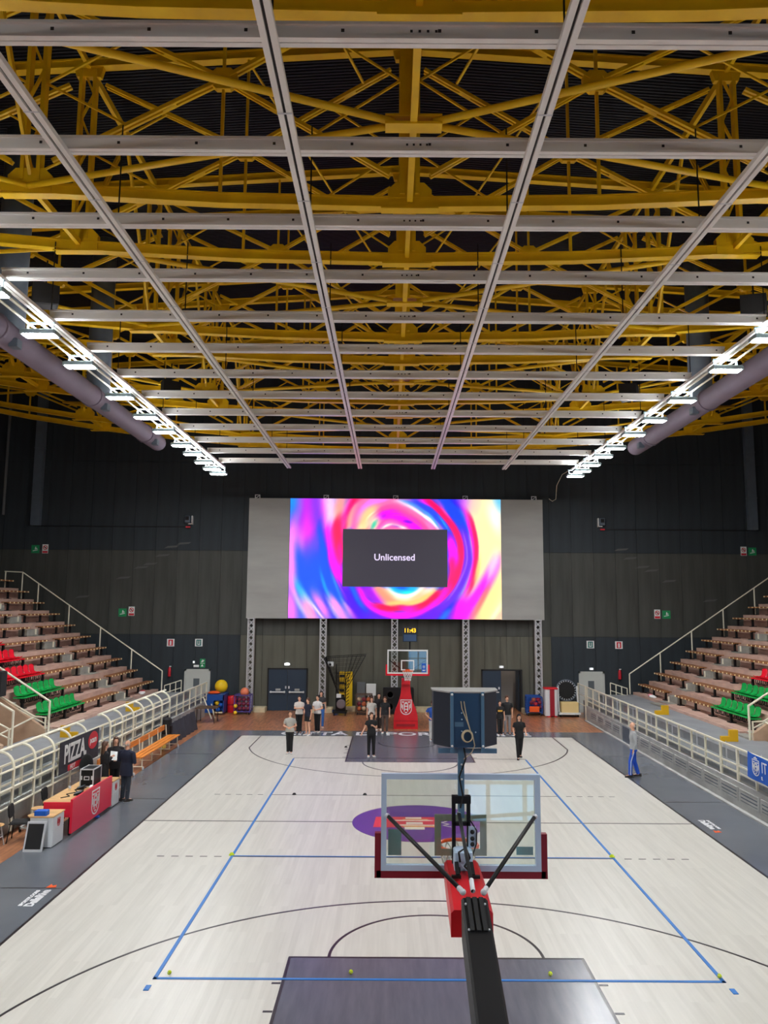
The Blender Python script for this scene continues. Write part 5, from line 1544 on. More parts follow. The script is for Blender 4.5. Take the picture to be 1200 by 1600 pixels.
    for y, zt_, zb2, w_ in ((-12.86, 3.02, 2.8, 0.19), (-13.3, 2.99, 2.76, 0.2), (-13.85, 2.93, 2.7, 0.205), (-14.0, 2.91, 2.66, 0.205)):
        rs.append([(-w_, y, zb2), (w_, y, zb2), (w_, y, zt_ - 0.03), (w_ - 0.03, y, zt_), (-w_ + 0.03, y, zt_), (-w_, y, zt_ - 0.03)])
    red.rings(rs)
    obj('red_arm_pad', red, M['red'], r)
    am = MB()
    rs = []
    for y, z, w_, h_ in ((-14.1, 3.06, 0.115, 0.3), (-14.22, 3.1, 0.125, 0.36), (-15.6, 2.6, 0.128, 0.4), (-17.2, 1.9, 0.13, 0.45), (-17.6, 1.3, 0.13, 0.5)):
        rs.append([(-w_, y - 0.05, z - h_), (w_, y - 0.05, z - h_), (w_, y, z - 0.02), (w_ - 0.02, y, z), (-w_ + 0.02, y, z), (-w_, y, z - 0.02)])
    am.rings(rs)
    arm = obj('arm', am, M['black'], r)
    cover = MB()
    for x in (-0.06, 0.0, 0.06):
        cover.bar((x, -14.22, 3.103), (x, -14.62, 2.962), 0.04, 0.02)
    obj('arm_slot_cover', cover, M['rubber'], arm)
    rv = MB()
    for x in (-0.09, 0.09):
        for y, z in ((-14.3, 3.075), (-14.6, 2.966)):
            rv.ball((x, y, z), 0.012, 8, 5)
    obj('rivet', rv, M['steel'], arm)
    obj('base', MB().cbox(-0.6, 0.6, -19.6, -16.9, 0.08, 1.3, 0.06), M['red'], r)
    for x in (-0.45, 0.45):
        for y in (-17.3, -19.2):
            obj('wheel', MB().lathe([(0.08, -0.03), (0.08, 0.03)], 14).xf(Matrix.Translation((x, y, 0.08)) @ Matrix.Rotation(PI / 2, 4, 'Y')), M['rubber'], r)
    for sx in (-1, 1):
        sr_ = obj('strut', MB().tube((sx * 0.1, -14.12, 3.12), (sx * 0.83, -12.88, 3.5), 0.022, n=8), M['black'], r, True)
        obj('strut_joint', MB().ball((sx * 0.83, -12.885, 3.5), 0.03, 8, 6), M['steel'], sr_)
        obj('strut_joint', MB().ball((sx * 0.1, -14.12, 3.12), 0.032, 8, 6).tube((sx * 0.1, -14.12, 3.12), (sx * 0.135, -14.06, 3.138), 0.026, n=8), M['steel'], sr_)
    sr_ = obj('strut', MB().tube((0.0, -14.1, 3.12), (-0.03, -12.95, 3.55), 0.02, n=8), M['black'], r, True)
    obj('strut_joint', MB().tube((0, -14.1, 3.12), (0, -13.95, 3.175), 0.024, n=8), M['steel'], sr_)
    obj('strut_joint', MB().ball((-0.03, -12.95, 3.55), 0.028, 8, 6), M['steel'], sr_)
    cf = MB()
    for x in (-0.09, 0.075):
        cf.box(x - 0.02, x + 0.02, -12.98, -12.92, 3.02, 3.74)
    cf.box(-0.11, 0.1, -12.99, -12.91, 3.66, 3.74).box(-0.09, 0.075, -12.98, -12.93, 3.42, 3.46)
    obj('clock_frame', cf, M['black'], r)
    obj('control_box', MB().cbox(-0.1, 0.1, -13.16, -12.94, 3.0, 3.2, 0.015), M['aluminium'], r)
    g_ = MB()
    for k, z in enumerate((3.38, 3.33, 3.28, 3.23)):
        g_.lathe([(0.03, -0.015), (0.035, 0.0), (0.03, 0.015)], 10).v
    g_ = MB().box(0.07, 0.15, -13.02, -12.98, 3.2, 3.42)
    cx_ = obj('connector_strip', g_, M['aluminium'], r)
    k_ = MB()
    for z in (3.24, 3.3, 3.37):
        k_.ball((0.11, -13.03, z), (0.025, 0.02, 0.025), 8, 5)
    obj('socket', k_, M['dark'], cx_)
    obj('control_cable', MB().path([(-0.04, -13.17, 3.1), (-0.06, -13.25, 3.22), (0.02, -13.22, 3.26), (0.06, -13.24, 3.16), (0.0, -13.26, 3.08), (0.05, -13.2, 3.02)], 0.012, 5).path([(0.08, -13.0, 3.5), (0.16, -13.02, 3.38), (0.15, -13.05, 3.25), (0.1, -13.12, 3.15)], 0.008, 5), M['rubber'], r)
    cl = MB()
    for sx in (-1, 1):
        cl.box(sx * 0.06 - 0.02, sx * 0.06 + 0.02, -13.22, -13.16, 2.99, 3.04).box(sx * 0.1 - 0.05, sx * 0.1 + 0.05, -13.4, -13.36, 3.0, 3.03).bar((sx * 0.08, -13.38, 3.02), (sx * 0.08, -13.16, 3.08), 0.04, 0.04)
    obj('clamp', cl, M['black'], r)
    pole = obj('clock_pole', MB().box(-0.04, 0.03, -12.97, -12.9, 3.5, 4.3), M['navyrib'], r)
    pb = MB()
    for z in (4.02, 4.08, 3.92):
        pb.ball((0.0, -12.975, z), 0.012, 8, 5)
    tag(obj('bolt', pb, M['signwhite'], pole), kind='stuff')
    obj('pole_cable', MB().path([(0.02, -12.99, 4.3), (0.045, -13.0, 4.15), (-0.03, -12.995, 3.95), (0.01, -13.0, 3.75), (-0.02, -13.02, 3.62)], 0.01, 5), M['rubber'], r)
    # shot clock box: three faces to the court, back panel towards the camera
    cb = MB()
    out = [(-0.125, -13.0), (0.245, -13.0), (0.425, -12.78), (0.43, -12.55), (-0.31, -12.55), (-0.305, -12.78)]
    cb.prism(out, 'z', 4.27, 4.87)
    bx_ = obj('shot_clock', cb, M['navydark'], r)
    lid = MB()
    lid.prism([(-0.14, -13.01), (0.26, -13.01), (0.44, -12.78), (0.445, -12.54), (-0.325, -12.54), (-0.32, -12.78)], 'z', 4.87, 4.885)
    obj('lid', lid, M['led_frame'], bx_)
    obj('back_panel', MB().box(-0.1, 0.22, -13.012, -13.0, 4.27, 4.865), M['navybox'], bx_)
    rb = MB()
    for x in (-0.11, 0.235):
        rb.box(x - 0.018, x + 0.018, -13.035, -13.0, 4.22, 4.885)
    ra = obj('corner_angle', rb, M['navyrib'], bx_)
    bb = MB()
    for x in (-0.11, 0.235):
        for z in (4.29, 4.855):
            bb.ball((x, -13.037, z), 0.014, 8, 5)
    obj('bolt', bb, M['signwhite'], ra)
    obj('lower_bar', MB().box(-0.26, 0.4, -12.96, -12.92, 4.2, 4.25), M['navyrib'], bx_)
    obj('label_plate', MB().box(-0.08, 0.02, -13.016, -13.012, 4.5, 4.55), M['navyrib'], bx_)
    gl = MB()
    for x, z in ((0.155, 4.44), (0.0, 4.65), (0.0, 4.58), (0.0, 4.45)):
        gl.ball((x, -13.018, z), 0.009, 6, 4)
    obj('gland', gl, M['aluminium'], bx_)
    co = MB()
    for k in range(4):
        co.path([(0.06 + (0.062 - 0.004 * k) * math.cos(2 * PI * i / 20), -13.03 - 0.012 * k, 4.4 + (0.066 - 0.003 * k) * math.sin(2 * PI * i / 20)) for i in range(20)], 0.006, 5, True)
    co.path([(-0.01, -13.02, 4.78), (0.0, -13.03, 4.7), (0.05, -13.05, 4.58), (0.09, -13.05, 4.47), (0.12, -13.05, 4.4)], 0.006, 5)
    co.path([(0.025, -13.02, 4.78), (0.04, -13.03, 4.68), (0.06, -13.05, 4.58), (0.09, -13.05, 4.47)], 0.006, 5)
    co.path([(0.12, -13.05, 4.4), (0.14, -13.05, 4.3), (0.11, -13.02, 4.22), (0.02, -12.99, 4.14)], 0.006, 5)
    obj('cable_coil', co, M['concretebase'], bx_)
    return r
basket(False)
basket(True)

# ================================================================== SCORER DESK AND AROUND IT
dk = thing('scorer_desk', 'long scorer desk with red front panel and white crest on the charcoal run-off', 'desk', (-9.2, -0.2, 0), 0, None, world=True)
fx0, fy0, fx1, fy1 = -8.86, -1.6, -8.82, 1.2
obj('front_panel', MB().box(-8.88, -8.82, -1.6, 1.2, 0.1, 0.93), M['deskred'], dk)
obj('side_panel', MB().box(-9.55, -8.88, -1.62, -1.57, 0.5, 0.86), M['deskred'], dk)
obj('top', MB().box(-9.6, -8.88, -1.56, 1.2, 0.82, 0.86), M['deskwood'], dk)
for y in (-1.4, 1.0):
    for x in (-9.5, -8.95):
        obj('leg', MB().box(x - 0.03, x + 0.03, y - 0.03, y + 0.03, 0.06, 0.82), M['black'], dk)
        obj('wheel', MB().lathe([(0.05, -0.02), (0.05, 0.02)], 12).xf(Matrix.Translation((x, y, 0.05)) @ Matrix.Rotation(PI / 2, 4, 'Y')), M['rubber'], dk)
shield(dk, lambda u, v, k: (-8.81 - 0.01 * k, -0.05 + u, 0.51 + v), M['signwhite'], 0.55, 0.66)

def cabinet(lab, x0, x1, y0, y1, h):
    r = thing('side_cabinet', lab, 'cabinet', ((x0 + x1) / 2, (y0 + y1) / 2, 0), 0, 'white side cabinets of the scorer desk', world=True)
    obj('body', MB().cbox(x0, x1, y0, y1, 0.02, h - 0.03, 0.01), M['cabwhite'], r)
    obj('top', MB().box(x0 - 0.02, x1 + 0.02, y0 - 0.02, y1 + 0.02, h - 0.03, h), M['deskwood'], r)
    obj('lower_door', MB().box(x1, x1 + 0.012, y0 + 0.02, y1 - 0.02, 0.05, h * 0.5), M['cabwhite'], r)
    obj('upper_door', MB().box(x1, x1 + 0.012, y0 + 0.02, y1 - 0.02, h * 0.52, h - 0.06), M['cabwhite'], r)
    shield(r, lambda u, v, k: (x1 + 0.02 - 0.008 * k, (y0 + y1) / 2 + u, h * 0.72 + v), M['redsign'], 0.16, 0.2)
cabinet('white cabinet with wooden top and leaning dark screen, camera end of the desk', -9.5, -8.95, -2.45, -1.8, 0.74)
cabinet('white cabinet at the far end of the red desk, beside the man in navy', -9.35, -8.85, 1.3, 1.9, 0.74)
r = thing('leaning_screen', 'black screen in a pale frame leaning against the near white cabinet', 'screen', (-9.27, -2.75, 0), 0, None, world=True)
fr_ = MB()
def tilt(y, z):
    return (-2.72 + y + z * 0.28, z)
def tbox(mb_, x0, x1, z0, z1, d0, d1):
    pts = []
    vs_ = []
    for x in (x0, x1):
        for z in (z0, z1):
            for d in (d0, d1):
                vs_.append((x, -2.76 + d + 0.3 * z, z))
    mb_.add(vs_, [(0, 1, 3, 2), (4, 6, 7, 5), (0, 4, 5, 1), (2, 3, 7, 6), (0, 2, 6, 4), (1, 5, 7, 3)])
tbox(fr_, -9.5, -9.05, 0.0, 0.64, 0.0, 0.05)
obj('frame', fr_, M['steel'], r)
f2 = MB()
tbox(f2, -9.46, -9.09, 0.06, 0.6, -0.008, 0.0)
obj('panel', f2, M['dark'], r)
o = obj('blue_box', MB().cbox(-9.42, -9.12, -2.44, -2.24, 0.74, 0.86, 0.015), M['blueprint'])
tag(o, 'small blue carton on the near white cabinet above the leaning screen', 'box')
fc = thing('flight_case', 'black flight case with aluminium edges standing on the scorer desk', 'case', (-9.1, 0.35, 0.86), 0, None, world=True)
X0, X1, Y0, Y1, Z0, Z1 = -9.3, -8.95, 0.05, 0.62, 0.88, 1.33
obj('body', MB().box(X0, X1, Y0, Y1, Z0, Z1), M['black'], fc)
e = MB()
t_ = 0.014
for x in (X0, X1):
    for y in (Y0, Y1):
        e.box(x - t_, x + t_, y - t_, y + t_, Z0 - 0.02, Z1 + 0.02)
    for z in (Z0, Z1):
        e.box(x - t_, x + t_, Y0, Y1, z - t_, z + t_)
for y in (Y0, Y1):
    for z in (Z0, Z1):
        e.box(X0, X1, y - t_, y + t_, z - t_, z + t_)
obj('edge_profile', e, M['steel'], fc)
obj('handle', MB().ring2d([(X0 + 0.1, 1.05), (X1 - 0.1, 1.05), (X1 - 0.1, 1.15), (X0 + 0.1, 1.15)], [(X0 + 0.12, 1.07), (X1 - 0.12, 1.07), (X1 - 0.12, 1.13), (X0 + 0.12, 1.13)], 'y', Y0 - 0.02, Y0), M['steel'], fc)
obj('latch', MB().box(X0 + 0.01, X0 + 0.05, Y0 - 0.03, Y0, 1.06, 1.16).box(X1 - 0.05, X1 - 0.01, Y0 - 0.03, Y0, 1.06, 1.16), M['steel'], fc)
r = thing('water_bottle', 'clear water bottle on the scorer desk before the flight case', 'bottle', (-9.42, -0.35, 0.86), 0, None)
obj('body', MB().lathe([(0.03, 0), (0.035, 0.01), (0.035, 0.16), (0.015, 0.21), (0.015, 0.23)], 12), M['plexi'], r, True)
obj('cap', MB().lathe([(0.017, 0.225), (0.017, 0.25)], 10), M['signwhite'], r)
obj('label_band', MB().lathe([(0.036, 0.06), (0.036, 0.12)], 12), M['signwhite'], r)
for k, (x, y, w_, lab) in enumerate(((-9.02, -0.75, 0.3, 'dark tilted monitor lying on the scorer desk behind the crest'), (-9.2, -0.15, 0.24, 'black keypad box on the scorer desk beside the flight case'))):
    r = thing('desk_console', lab, 'console', (x, y, 0.86), 0.2)
    obj('body', MB().add([(-0.1, -w_ / 2, 0), (0.1, -w_ / 2, 0), (0.1, w_ / 2, 0), (-0.1, w_ / 2, 0), (-0.1, -w_ / 2, 0.03), (0.1, -w_ / 2, 0.09), (0.1, w_ / 2, 0.09), (-0.1, w_ / 2, 0.03)], [(0, 3, 2, 1), (4, 5, 6, 7), (0, 1, 5, 4), (1, 2, 6, 5), (2, 3, 7, 6), (3, 0, 4, 7)]), M['black'], r)
    obj('screen', MB().add([(-0.08, -w_ / 2 + 0.02, 0.038), (0.08, -w_ / 2 + 0.02, 0.087), (0.08, w_ / 2 - 0.02, 0.087), (-0.08, w_ / 2 - 0.02, 0.038), (-0.08, -w_ / 2 + 0.02, 0.03), (0.08, -w_ / 2 + 0.02, 0.08), (0.08, w_ / 2 - 0.02, 0.08), (-0.08, w_ / 2 - 0.02, 0.03)], [(0, 1, 2, 3), (7, 6, 5, 4), (0, 4, 5, 1), (1, 5, 6, 2), (2, 6, 7, 3), (3, 7, 4, 0)]), M['ductgrey'], r)
o = obj('desk_cable', MB().path([(-9.3, -1.2, 0.872), (-9.15, -1.0, 0.872), (-9.32, -0.8, 0.872), (-9.12, -0.55, 0.872), (-9.3, -0.3, 0.872), (-9.1, 0.0, 0.872)], 0.012, 5), M['rubber'])
tag(o, 'black cable wandering over the pale desk top', 'cable')
o = obj('crumpled_bag', MB().ball((-8.95, 0.45, 1.0), (0.0, 0.0, 0.0), 6, 4) if False else MB().ball((-8.93, -0.12, 0.91), (0.05, 0.1, 0.05), 8, 6), M['signwhite'])
tag(o, 'small crumpled white bag behind the red panel beside the flight case', 'bag')
o = obj('blue_bag', MB().ball((-8.86, 0.25, 0.035), (0.07, 0.1, 0.035), 10, 6), M['blueprint'])
tag(o, 'small blue bag on the floor under the red desk panel', 'bag')

def chair(lab, x, y, rz):
    r = thing('visitor_chair', lab, 'chair', (x, y, 0), rz, 'black visitor chairs behind the desk')
    obj('seat', MB().cbox(-0.23, 0.23, -0.22, 0.22, 0.43, 0.48, 0.03), M['rubber'], r)
    bk_ = MB()
    rs = []
    for j in range(6):
        z = 0.58 + 0.3 * j / 5
        hw = 0.21 if 0 < j < 5 else 0.15
        rs.append([(-0.24 - 0.04 * j / 5, -hw, z), (-0.2 - 0.04 * j / 5, -hw, z), (-0.2 - 0.04 * j / 5, hw, z), (-0.24 - 0.04 * j / 5, hw, z)])
    bk_.rings(rs)
    obj('backrest', bk_, M['rubber'], r)
    for sx in (-1, 1):
        for sy in (-1, 1):
            obj('leg', MB().tube((sx * 0.19, sy * 0.19, 0.44), (sx * 0.25, sy * 0.24, 0.0), 0.014, n=6), M['black'], r)
    obj('back_frame', MB().tube((-0.2, -0.17, 0.45), (-0.23, -0.17, 0.7), 0.012, n=6).tube((-0.2, 0.17, 0.45), (-0.23, 0.17, 0.7), 0.012, n=6), M['black'], r)
chair('black padded chair at the frame edge behind the near white cabinet', -10.0, -1.85, 0.2)
chair('black padded chair pushed up behind the middle of the red desk', -9.95, -0.1, 0.1)
for k, (x, y, h, lab) in enumerate(((-9.88, -1.15, 0.62, 'round wooden stool behind the red desk end, further from the camera'), (-9.75, -1.6, 0.56, 'round wooden stool behind the near white cabinet'), (-10.38, -2.3, 0.5, 'low round wooden stool in front of the black padded chair'))):
    r = thing('wooden_stool', lab, 'stool', (x, y, 0), 0, 'round wooden stools')
    obj('seat', MB().lathe([(0.15, h - 0.035), (0.18, h - 0.02), (0.18, h - 0.008), (0.16, h)], 20), M['deskwood'], r)
    for a in range(4):
        c_, s_ = math.cos(a * PI / 2 + 0.5), math.sin(a * PI / 2 + 0.5)
        obj('leg', MB().tube((0.1 * c_, 0.1 * s_, h - 0.03), (0.19 * c_, 0.19 * s_, 0), 0.014, n=6), M['steel'], r)
    obj('ring', MB().path([(0.16 * math.cos(i * PI / 8), 0.16 * math.sin(i * PI / 8), 0.22) for i in range(16)], 0.01, 5, True), M['steel'], r)
r = thing('office_chair', 'black office chair with chrome arms behind the flight case', 'chair', (-9.95, 2.6, 0), -0.5)
obj('seat', MB().cbox(-0.25, 0.25, -0.25, 0.25, 0.46, 0.55, 0.04), M['rubber'], r)
obj('backrest', MB().ball((-0.25, 0, 0.92), (0.07, 0.26, 0.34), 14, 10), M['rubber'], r, True)
for sy in (-1, 1):
    obj('armrest', MB().box(-0.15, 0.18, sy * 0.29 - 0.03, sy * 0.29 + 0.03, 0.72, 0.75).tube((0, sy * 0.29, 0.5), (0, sy * 0.29, 0.72), 0.018, n=6), M['steel'], r)
obj('stem', MB().tube((0, 0, 0.1), (0, 0, 0.46), 0.03, n=8), M['steel'], r)
for a in range(5):
    c_, s_ = math.cos(a * 2 * PI / 5), math.sin(a * 2 * PI / 5)
    obj('foot', MB().bar((0, 0, 0.1), (0.28 * c_, 0.28 * s_, 0.07), 0.04, 0.03).ball((0.28 * c_, 0.28 * s_, 0.035), 0.035, 8, 6), M['black'], r)
r = thing('trolley_frame', 'low grey metal trolley frame on the parquet behind the near cabinet', 'trolley', (-10.2, -0.9, 0), 0, None, world=True)
obj('frame', MB().box(-10.35, -9.85, -1.2, -1.14, 0.09, 0.13).box(-10.35, -9.85, -0.5, -0.44, 0.09, 0.13).box(-10.35, -10.3, -1.2, -0.44, 0.09, 0.13).box(-9.9, -9.85, -1.2, -0.44, 0.09, 0.13), M['grey'], r)
for x in (-10.32, -9.88):
    for y in (-1.16, -0.48):
        obj('wheel', MB().lathe([(0.045, -0.015), (0.045, 0.015)], 10).xf(Matrix.Translation((x, y, 0.045)) @ Matrix.Rotation(PI / 2, 4, 'Y')), M['rubber'], r)

# banners and cloth covers
bn = thing('pizza_banner', 'charcoal banner reading PIZZA with a red disc on the bent barrier', 'banner', (-10.36, 2.6, 0.8), 0, None, world=True)
obj('cloth', MB().box(-10.37, -10.35, 1.15, 4.15, 0.92, 1.84), M['cloth'], bn)
text('banner_lettering', 'PIZZA,', 0.74, M['signwhite'], bn, (-10.345, 2.28, 1.42), (PI / 2, 0, PI / 2), 0.003, 0.02, 0.78)
obj('red_disc', MB().prism([(3.66 + 0.4 * math.cos(2 * PI * i / 32), 1.52 + 0.27 * math.sin(2 * PI * i / 32)) for i in range(32)], 'x', -10.35, -10.343), M['redsign'], bn)
text('disc_lettering', 'pcam', 0.27, M['signwhite'], bn, (-10.342, 3.66, 1.53), (PI / 2, 0, PI / 2), 0.002, 0.008, 0.95)
obj('red_block', MB().box(-10.35, -10.344, 1.75, 2.75, 0.93, 1.1), M['redsign'], bn)
text('block_lettering', 'HOT', 0.18, M['signwhite'], bn, (-10.343, 2.1, 1.015), (PI / 2, 0, PI / 2), 0.002, 0.006)
bb = thing('club_banner', 'blue cloth banner with white crest tied to the court barrier', 'banner', (9.5, -0.3, 1.2), 0, None, world=True)
pr = []
nseg = 16
rs = []
for i in range(nseg + 1):
    y = 0.85 - 2.6 * i / nseg
    sag = 0.06 * math.sin(PI * min(1, i / nseg))
    rs.append([(9.48 - 0.02 * math.sin(i * 0.9), y, 1.8 - sag), (9.47 - 0.02 * math.sin(i * 0.9), y, 1.8 - sag), (9.44 - 0.02 * math.sin(i * 0.9), y, 1.1 - sag * 0.4), (9.45 - 0.02 * math.sin(i * 0.9), y, 1.1 - sag * 0.4)])
obj('cloth', MB().rings(rs), M['blueprint'], bb)
shield(bb, lambda u, v, k: (9.425 + 0.01 * k, 0.3 - u, 1.44 + v), M['signwhite'], 0.4, 0.44)
obj('crown', MB().box(9.425, 9.435, 0.2, 0.4, 1.68, 1.71).box(9.425, 9.435, 0.27, 0.33, 1.71, 1.74), M['signwhite'], bb)
text('banner_lettering', 'IT', 0.42, M['signwhite'], bb, (9.425, -0.2, 1.5), (PI / 2, 0, -PI / 2), 0.003, 0.0, 0.9)
text('banner_small_line', 'IL', 0.12, M['signwhite'], bb, (9.425, -0.06, 1.22), (PI / 2, 0, -PI / 2), 0.003, 0.004)
cv = MB()
rs = []
for i in range(25):
    y = 11.3 + 4.5 * i / 24
    w_ = 0.03 * math.sin(i * 1.7)
    rs.append([(-10.14 + w_, y, 0.84), (-10.1 + w_, y, 0.84), (-9.92 + w_ * 1.5, y, 0.01), (-9.96 + w_ * 1.5, y, 0.01)])
cv.rings(rs)
o = obj('cover_cloth', cv, M['cloth'])
tag(o, 'charcoal cloth hung over the court side wall beyond the wooden team bench', 'cloth')

# wooden team bench on white frame with wheels
r = thing('team_bench', 'long varnished wooden bench on a white wheeled frame along the barrier', 'bench', (-10.0, 8.9, 0), 0, 'wooden team benches', world=True)
def team_bench(r, y0, y1):
    n_ = 3 if y1 - y0 > 3 else 2
    for x in (-9.97, -9.8, -9.63):
        obj('seat_slat', MB().box(x - 0.07, x + 0.07, y0, y1, 0.44, 0.475), M['benchorange'], r)
    obj('back_slat', MB().box(-10.15, -10.11, y0 - 0.05, y1 - 0.4, 0.72, 0.92), M['benchorange'], r)
    k_ = 5 if n_ == 3 else 3
    for k in range(k_):
        y = y0 + 0.2 + (y1 - y0 - 0.4) * k / (k_ - 1)
        obj('frame_leg', MB().tube((-9.62, y, 0.1), (-9.62, y, 0.44), 0.02, n=6).tube((-10.05, y, 0.1), (-10.12, y, 0.9), 0.02, n=6).tube((-9.62, y, 0.12), (-10.05, y, 0.12), 0.02, n=6).tube((-9.62, y, 0.43), (-10.07, y, 0.43), 0.02, n=6), M['cream'], r)
    for y in (y0 + 0.2, y1 - 0.2):
        obj('wheel', MB().lathe([(0.06, -0.02), (0.06, 0.02)], 12).xf(Matrix.Translation((-9.58, y, 0.06)) @ Matrix.Rotation(PI / 2, 4, 'Y')), M['cabwhite'], r)
team_bench(r, 6.3, 11.3)
r = thing('team_bench', 'short wooden bench on a white frame behind the two women in black', 'bench', (-10.0, 4.0, 0), 0, 'wooden team benches', world=True)
team_bench(r, 3.6, 5.7)
r = thing('backpack', 'black jacket and backpack hanging on the far end of the wooden bench', 'bag', (-10.12, 11.3, 0.4), 0)
obj('body', MB().cbox(-0.15, 0.15, -0.2, 0.2, 0.1, 0.75, 0.06), M['rubber'], r)
obj('pocket', MB().cbox(0.15, 0.21, -0.14, 0.14, 0.15, 0.45, 0.02), M['black'], r)
obj('strap', MB().path([(0.0, -0.1, 0.75), (0.02, -0.1, 0.84), (0.0, 0.1, 0.84), (0.0, 0.1, 0.75)], 0.015, 5), M['rubber'], r)
o = obj('yellow_bag', MB().ball((-9.95, 10.2, 0.17), (0.12, 0.2, 0.16), 10, 7), mat('yellow_bag_cloth', (222, 196, 90), 0.8))
tag(o, 'pale yellow bag on the parquet under the wooden team bench', 'bag')

# brown folding table beyond the cover
r = thing('folding_table', 'brown folding table with thin legs at the end of the charcoal cloth', 'table', (-10.0, 18.0, 0), 0, None, world=True)
obj('top', MB().box(-10.5, -9.45, 17.5, 18.5, 0.72, 0.76), M['brownwood'], r)
for x in (-10.42, -9.55):
    for y in (17.6, 18.4):
        obj('leg', MB().tube((x, y, 0.72), (x, y, 0), 0.02, n=6), M['black'], r)
r = thing('folded_steps', 'white folded metal frame leaning under the folding table edge', 'frame', (-10.3, 19.2, 0), 0, None, world=True)
for k, (a, b_) in enumerate((((-10.5, 19.2, 1.1), (-10.0, 19.0, 0.02)), ((-10.1, 19.3, 0.75), (-9.9, 19.3, 0.02)))):
    obj('tube', MB().tube(a, b_, 0.035, n=6), M['cream'], r)
obj('brace', MB().tube((-10.25, 19.1, 0.55), (-9.95, 19.3, 0.5), 0.02, n=6), M['cream'], r)

# tennis balls and floor markers
for x, y, lab in ((-4.28, -8.86, 'yellow tennis ball at the tape corner on the scorer desk side'), (-1.4, -8.8, 'yellow tennis ball on the near lane, scorer desk side of the black arm'), (1.78, -8.82, 'yellow tennis ball on the near lane, blue banner side of the black arm'), (4.46, -8.86, 'yellow tennis ball on the tape corner, blue banner side')):
    r = thing('tennis_ball', lab, 'ball', (x, y, 0.012), 0, 'tennis balls on the tape line')
    obj('felt', MB().ball((0, 0, 0.034), 0.034, 16, 10), M['tennis'], r, True)
    obj('seam', MB().path([(0.0345 * math.cos(a * PI / 10) * math.cos(0.5 * math.sin(2 * a * PI / 10)), 0.0345 * math.sin(a * PI / 10) * math.cos(0.5 * math.sin(2 * a * PI / 10)), 0.034 + 0.0345 * math.sin(0.5 * math.sin(2 * a * PI / 10))) for a in range(20)], 0.002, 4, True), M['signwhite'], r)
for x, y, lab, c in ((-4.5, -2.9, 'small green marker at the tape crossing, scorer desk side', 'tennis'), (4.47, -2.87, 'small green marker at the tape crossing, blue banner side', 'tennis'), (-3.75, 3.0, 'small dark marker on the thin line, scorer desk side', 'dark'), (-1.55, 3.02, 'small dark marker on the thin line beside the board edge', 'dark'), (-2.6, 11.2, 'small dark marker beside the far lane', 'dark')):
    o = obj('marker_cone', MB().lathe([(0.07, 0), (0.06, 0.012), (0.035, 0.05), (0.03, 0.05)], 12, (x, y, 0.011)), M[c])
    tag(o, lab, 'marker')

# ================================================================== EQUIPMENT BY THE FAR WALL
def ball_thing(x, y, z, r_, m_, lab, grp, seams=False):
    o = obj('ball', MB().ball((0, 0, 0), r_, 14, 10), m_, None, True)
    o.location = (x, y, z)
    tag(o, lab, 'ball', grp)
    return o
def cage(name, lab, x0, x1, y0, y1, z0, z1, m_, cat='ball cage', wheels=True):
    r = thing(name, lab, cat, ((x0 + x1) / 2, (y0 + y1) / 2, 0), 0, None, world=True)
    f_ = MB()
    t_ = 0.025
    for x in (x0, x1):
        for y in (y0, y1):
            f_.box(x - t_, x + t_, y - t_, y + t_, 0.1, z1)
        for z in (z0, z1):
            f_.box(x - t_, x + t_, y0, y1, z - t_, z + t_)
    for y in (y0, y1):
        for z in (z0, z1):
            f_.box(x0, x1, y - t_, y + t_, z - t_, z + t_)
    obj('frame', f_, m_, r)
    g_ = MB()
    n_ = 6
    for k in range(1, n_):
        x = x0 + (x1 - x0) * k / n_
        g_.box(x - 0.005, x + 0.005, y1 - 0.006, y1 + 0.006, z0, z1)
        z = z0 + (z1 - z0) * k / n_
        for y in (y0, y1):
            g_.box(x0, x1, y - 0.005, y + 0.005, z - 0.005, z + 0.005)
        for xx in (x0, x1):
            g_.box(xx - 0.005, xx + 0.005, y0, y1, z - 0.005, z + 0.005)
    obj('wire_mesh', g_, m_, r)
    obj('tray', MB().box(x0, x1, y0, y1, z0 - 0.02, z0 + 0.01), m_, r)
    if wheels:
        for x in (x0 + 0.06, x1 - 0.06):
            for y in (y0 + 0.06, y1 - 0.06):
                obj('wheel', MB().lathe([(0.05, -0.02), (0.05, 0.02)], 10).xf(Matrix.Translation((x, y, 0.05)) @ Matrix.Rotation(PI / 2, 4, 'Y')), M['rubber'], r)
    return r
cage('violet_ball_cage', 'violet wire ball cage full of maroon balls below the first lattice tower', -9.2, -8.35, 20.85, 21.5, 0.15, 1.02, M['violet'])
k = 0
for iz in range(3):
    for ix in range(3):
        lab = 'maroon ball in the violet cage, %s layer up, %s from its yellow balls' % (ORD[iz], ORD[ix])
        ball_thing(-8.98 + 0.245 * ix + 0.02, 21.02, 0.30 + 0.245 * iz, 0.12, M['ballmaroon'], lab, 'maroon balls in the violet cage')
for iz, z in enumerate((0.28, 0.46)):
    ball_thing(-9.12, 20.74, z + (0.0 if iz else -0.17), 0.105, M['ballyellow'], 'small yellow ball on the front corner of the violet cage, %s' % ('upper one' if iz else 'lower one'), 'yellow balls at the violet cage')
ball_thing(-8.72, 21.2, 1.16, 0.24, mat('salmon_dome', (232, 128, 92), 0.5), 'salmon coloured ball lying on top of the violet cage', 'large gym balls')
ball_thing(-10.1, 21.6, 1.42, 0.36, M['yellowpad'], 'large yellow gym ball on top of the blue crate', 'large gym balls')
r = thing('orange_cushion', 'flat orange cushion on the blue crate beside the yellow gym ball', 'cushion', (-10.35, 21.0, 1.07), 0)
obj('cover', MB().ball((0, 0, 0.07), (0.34, 0.3, 0.09), 16, 8), M['orange'], r, True)
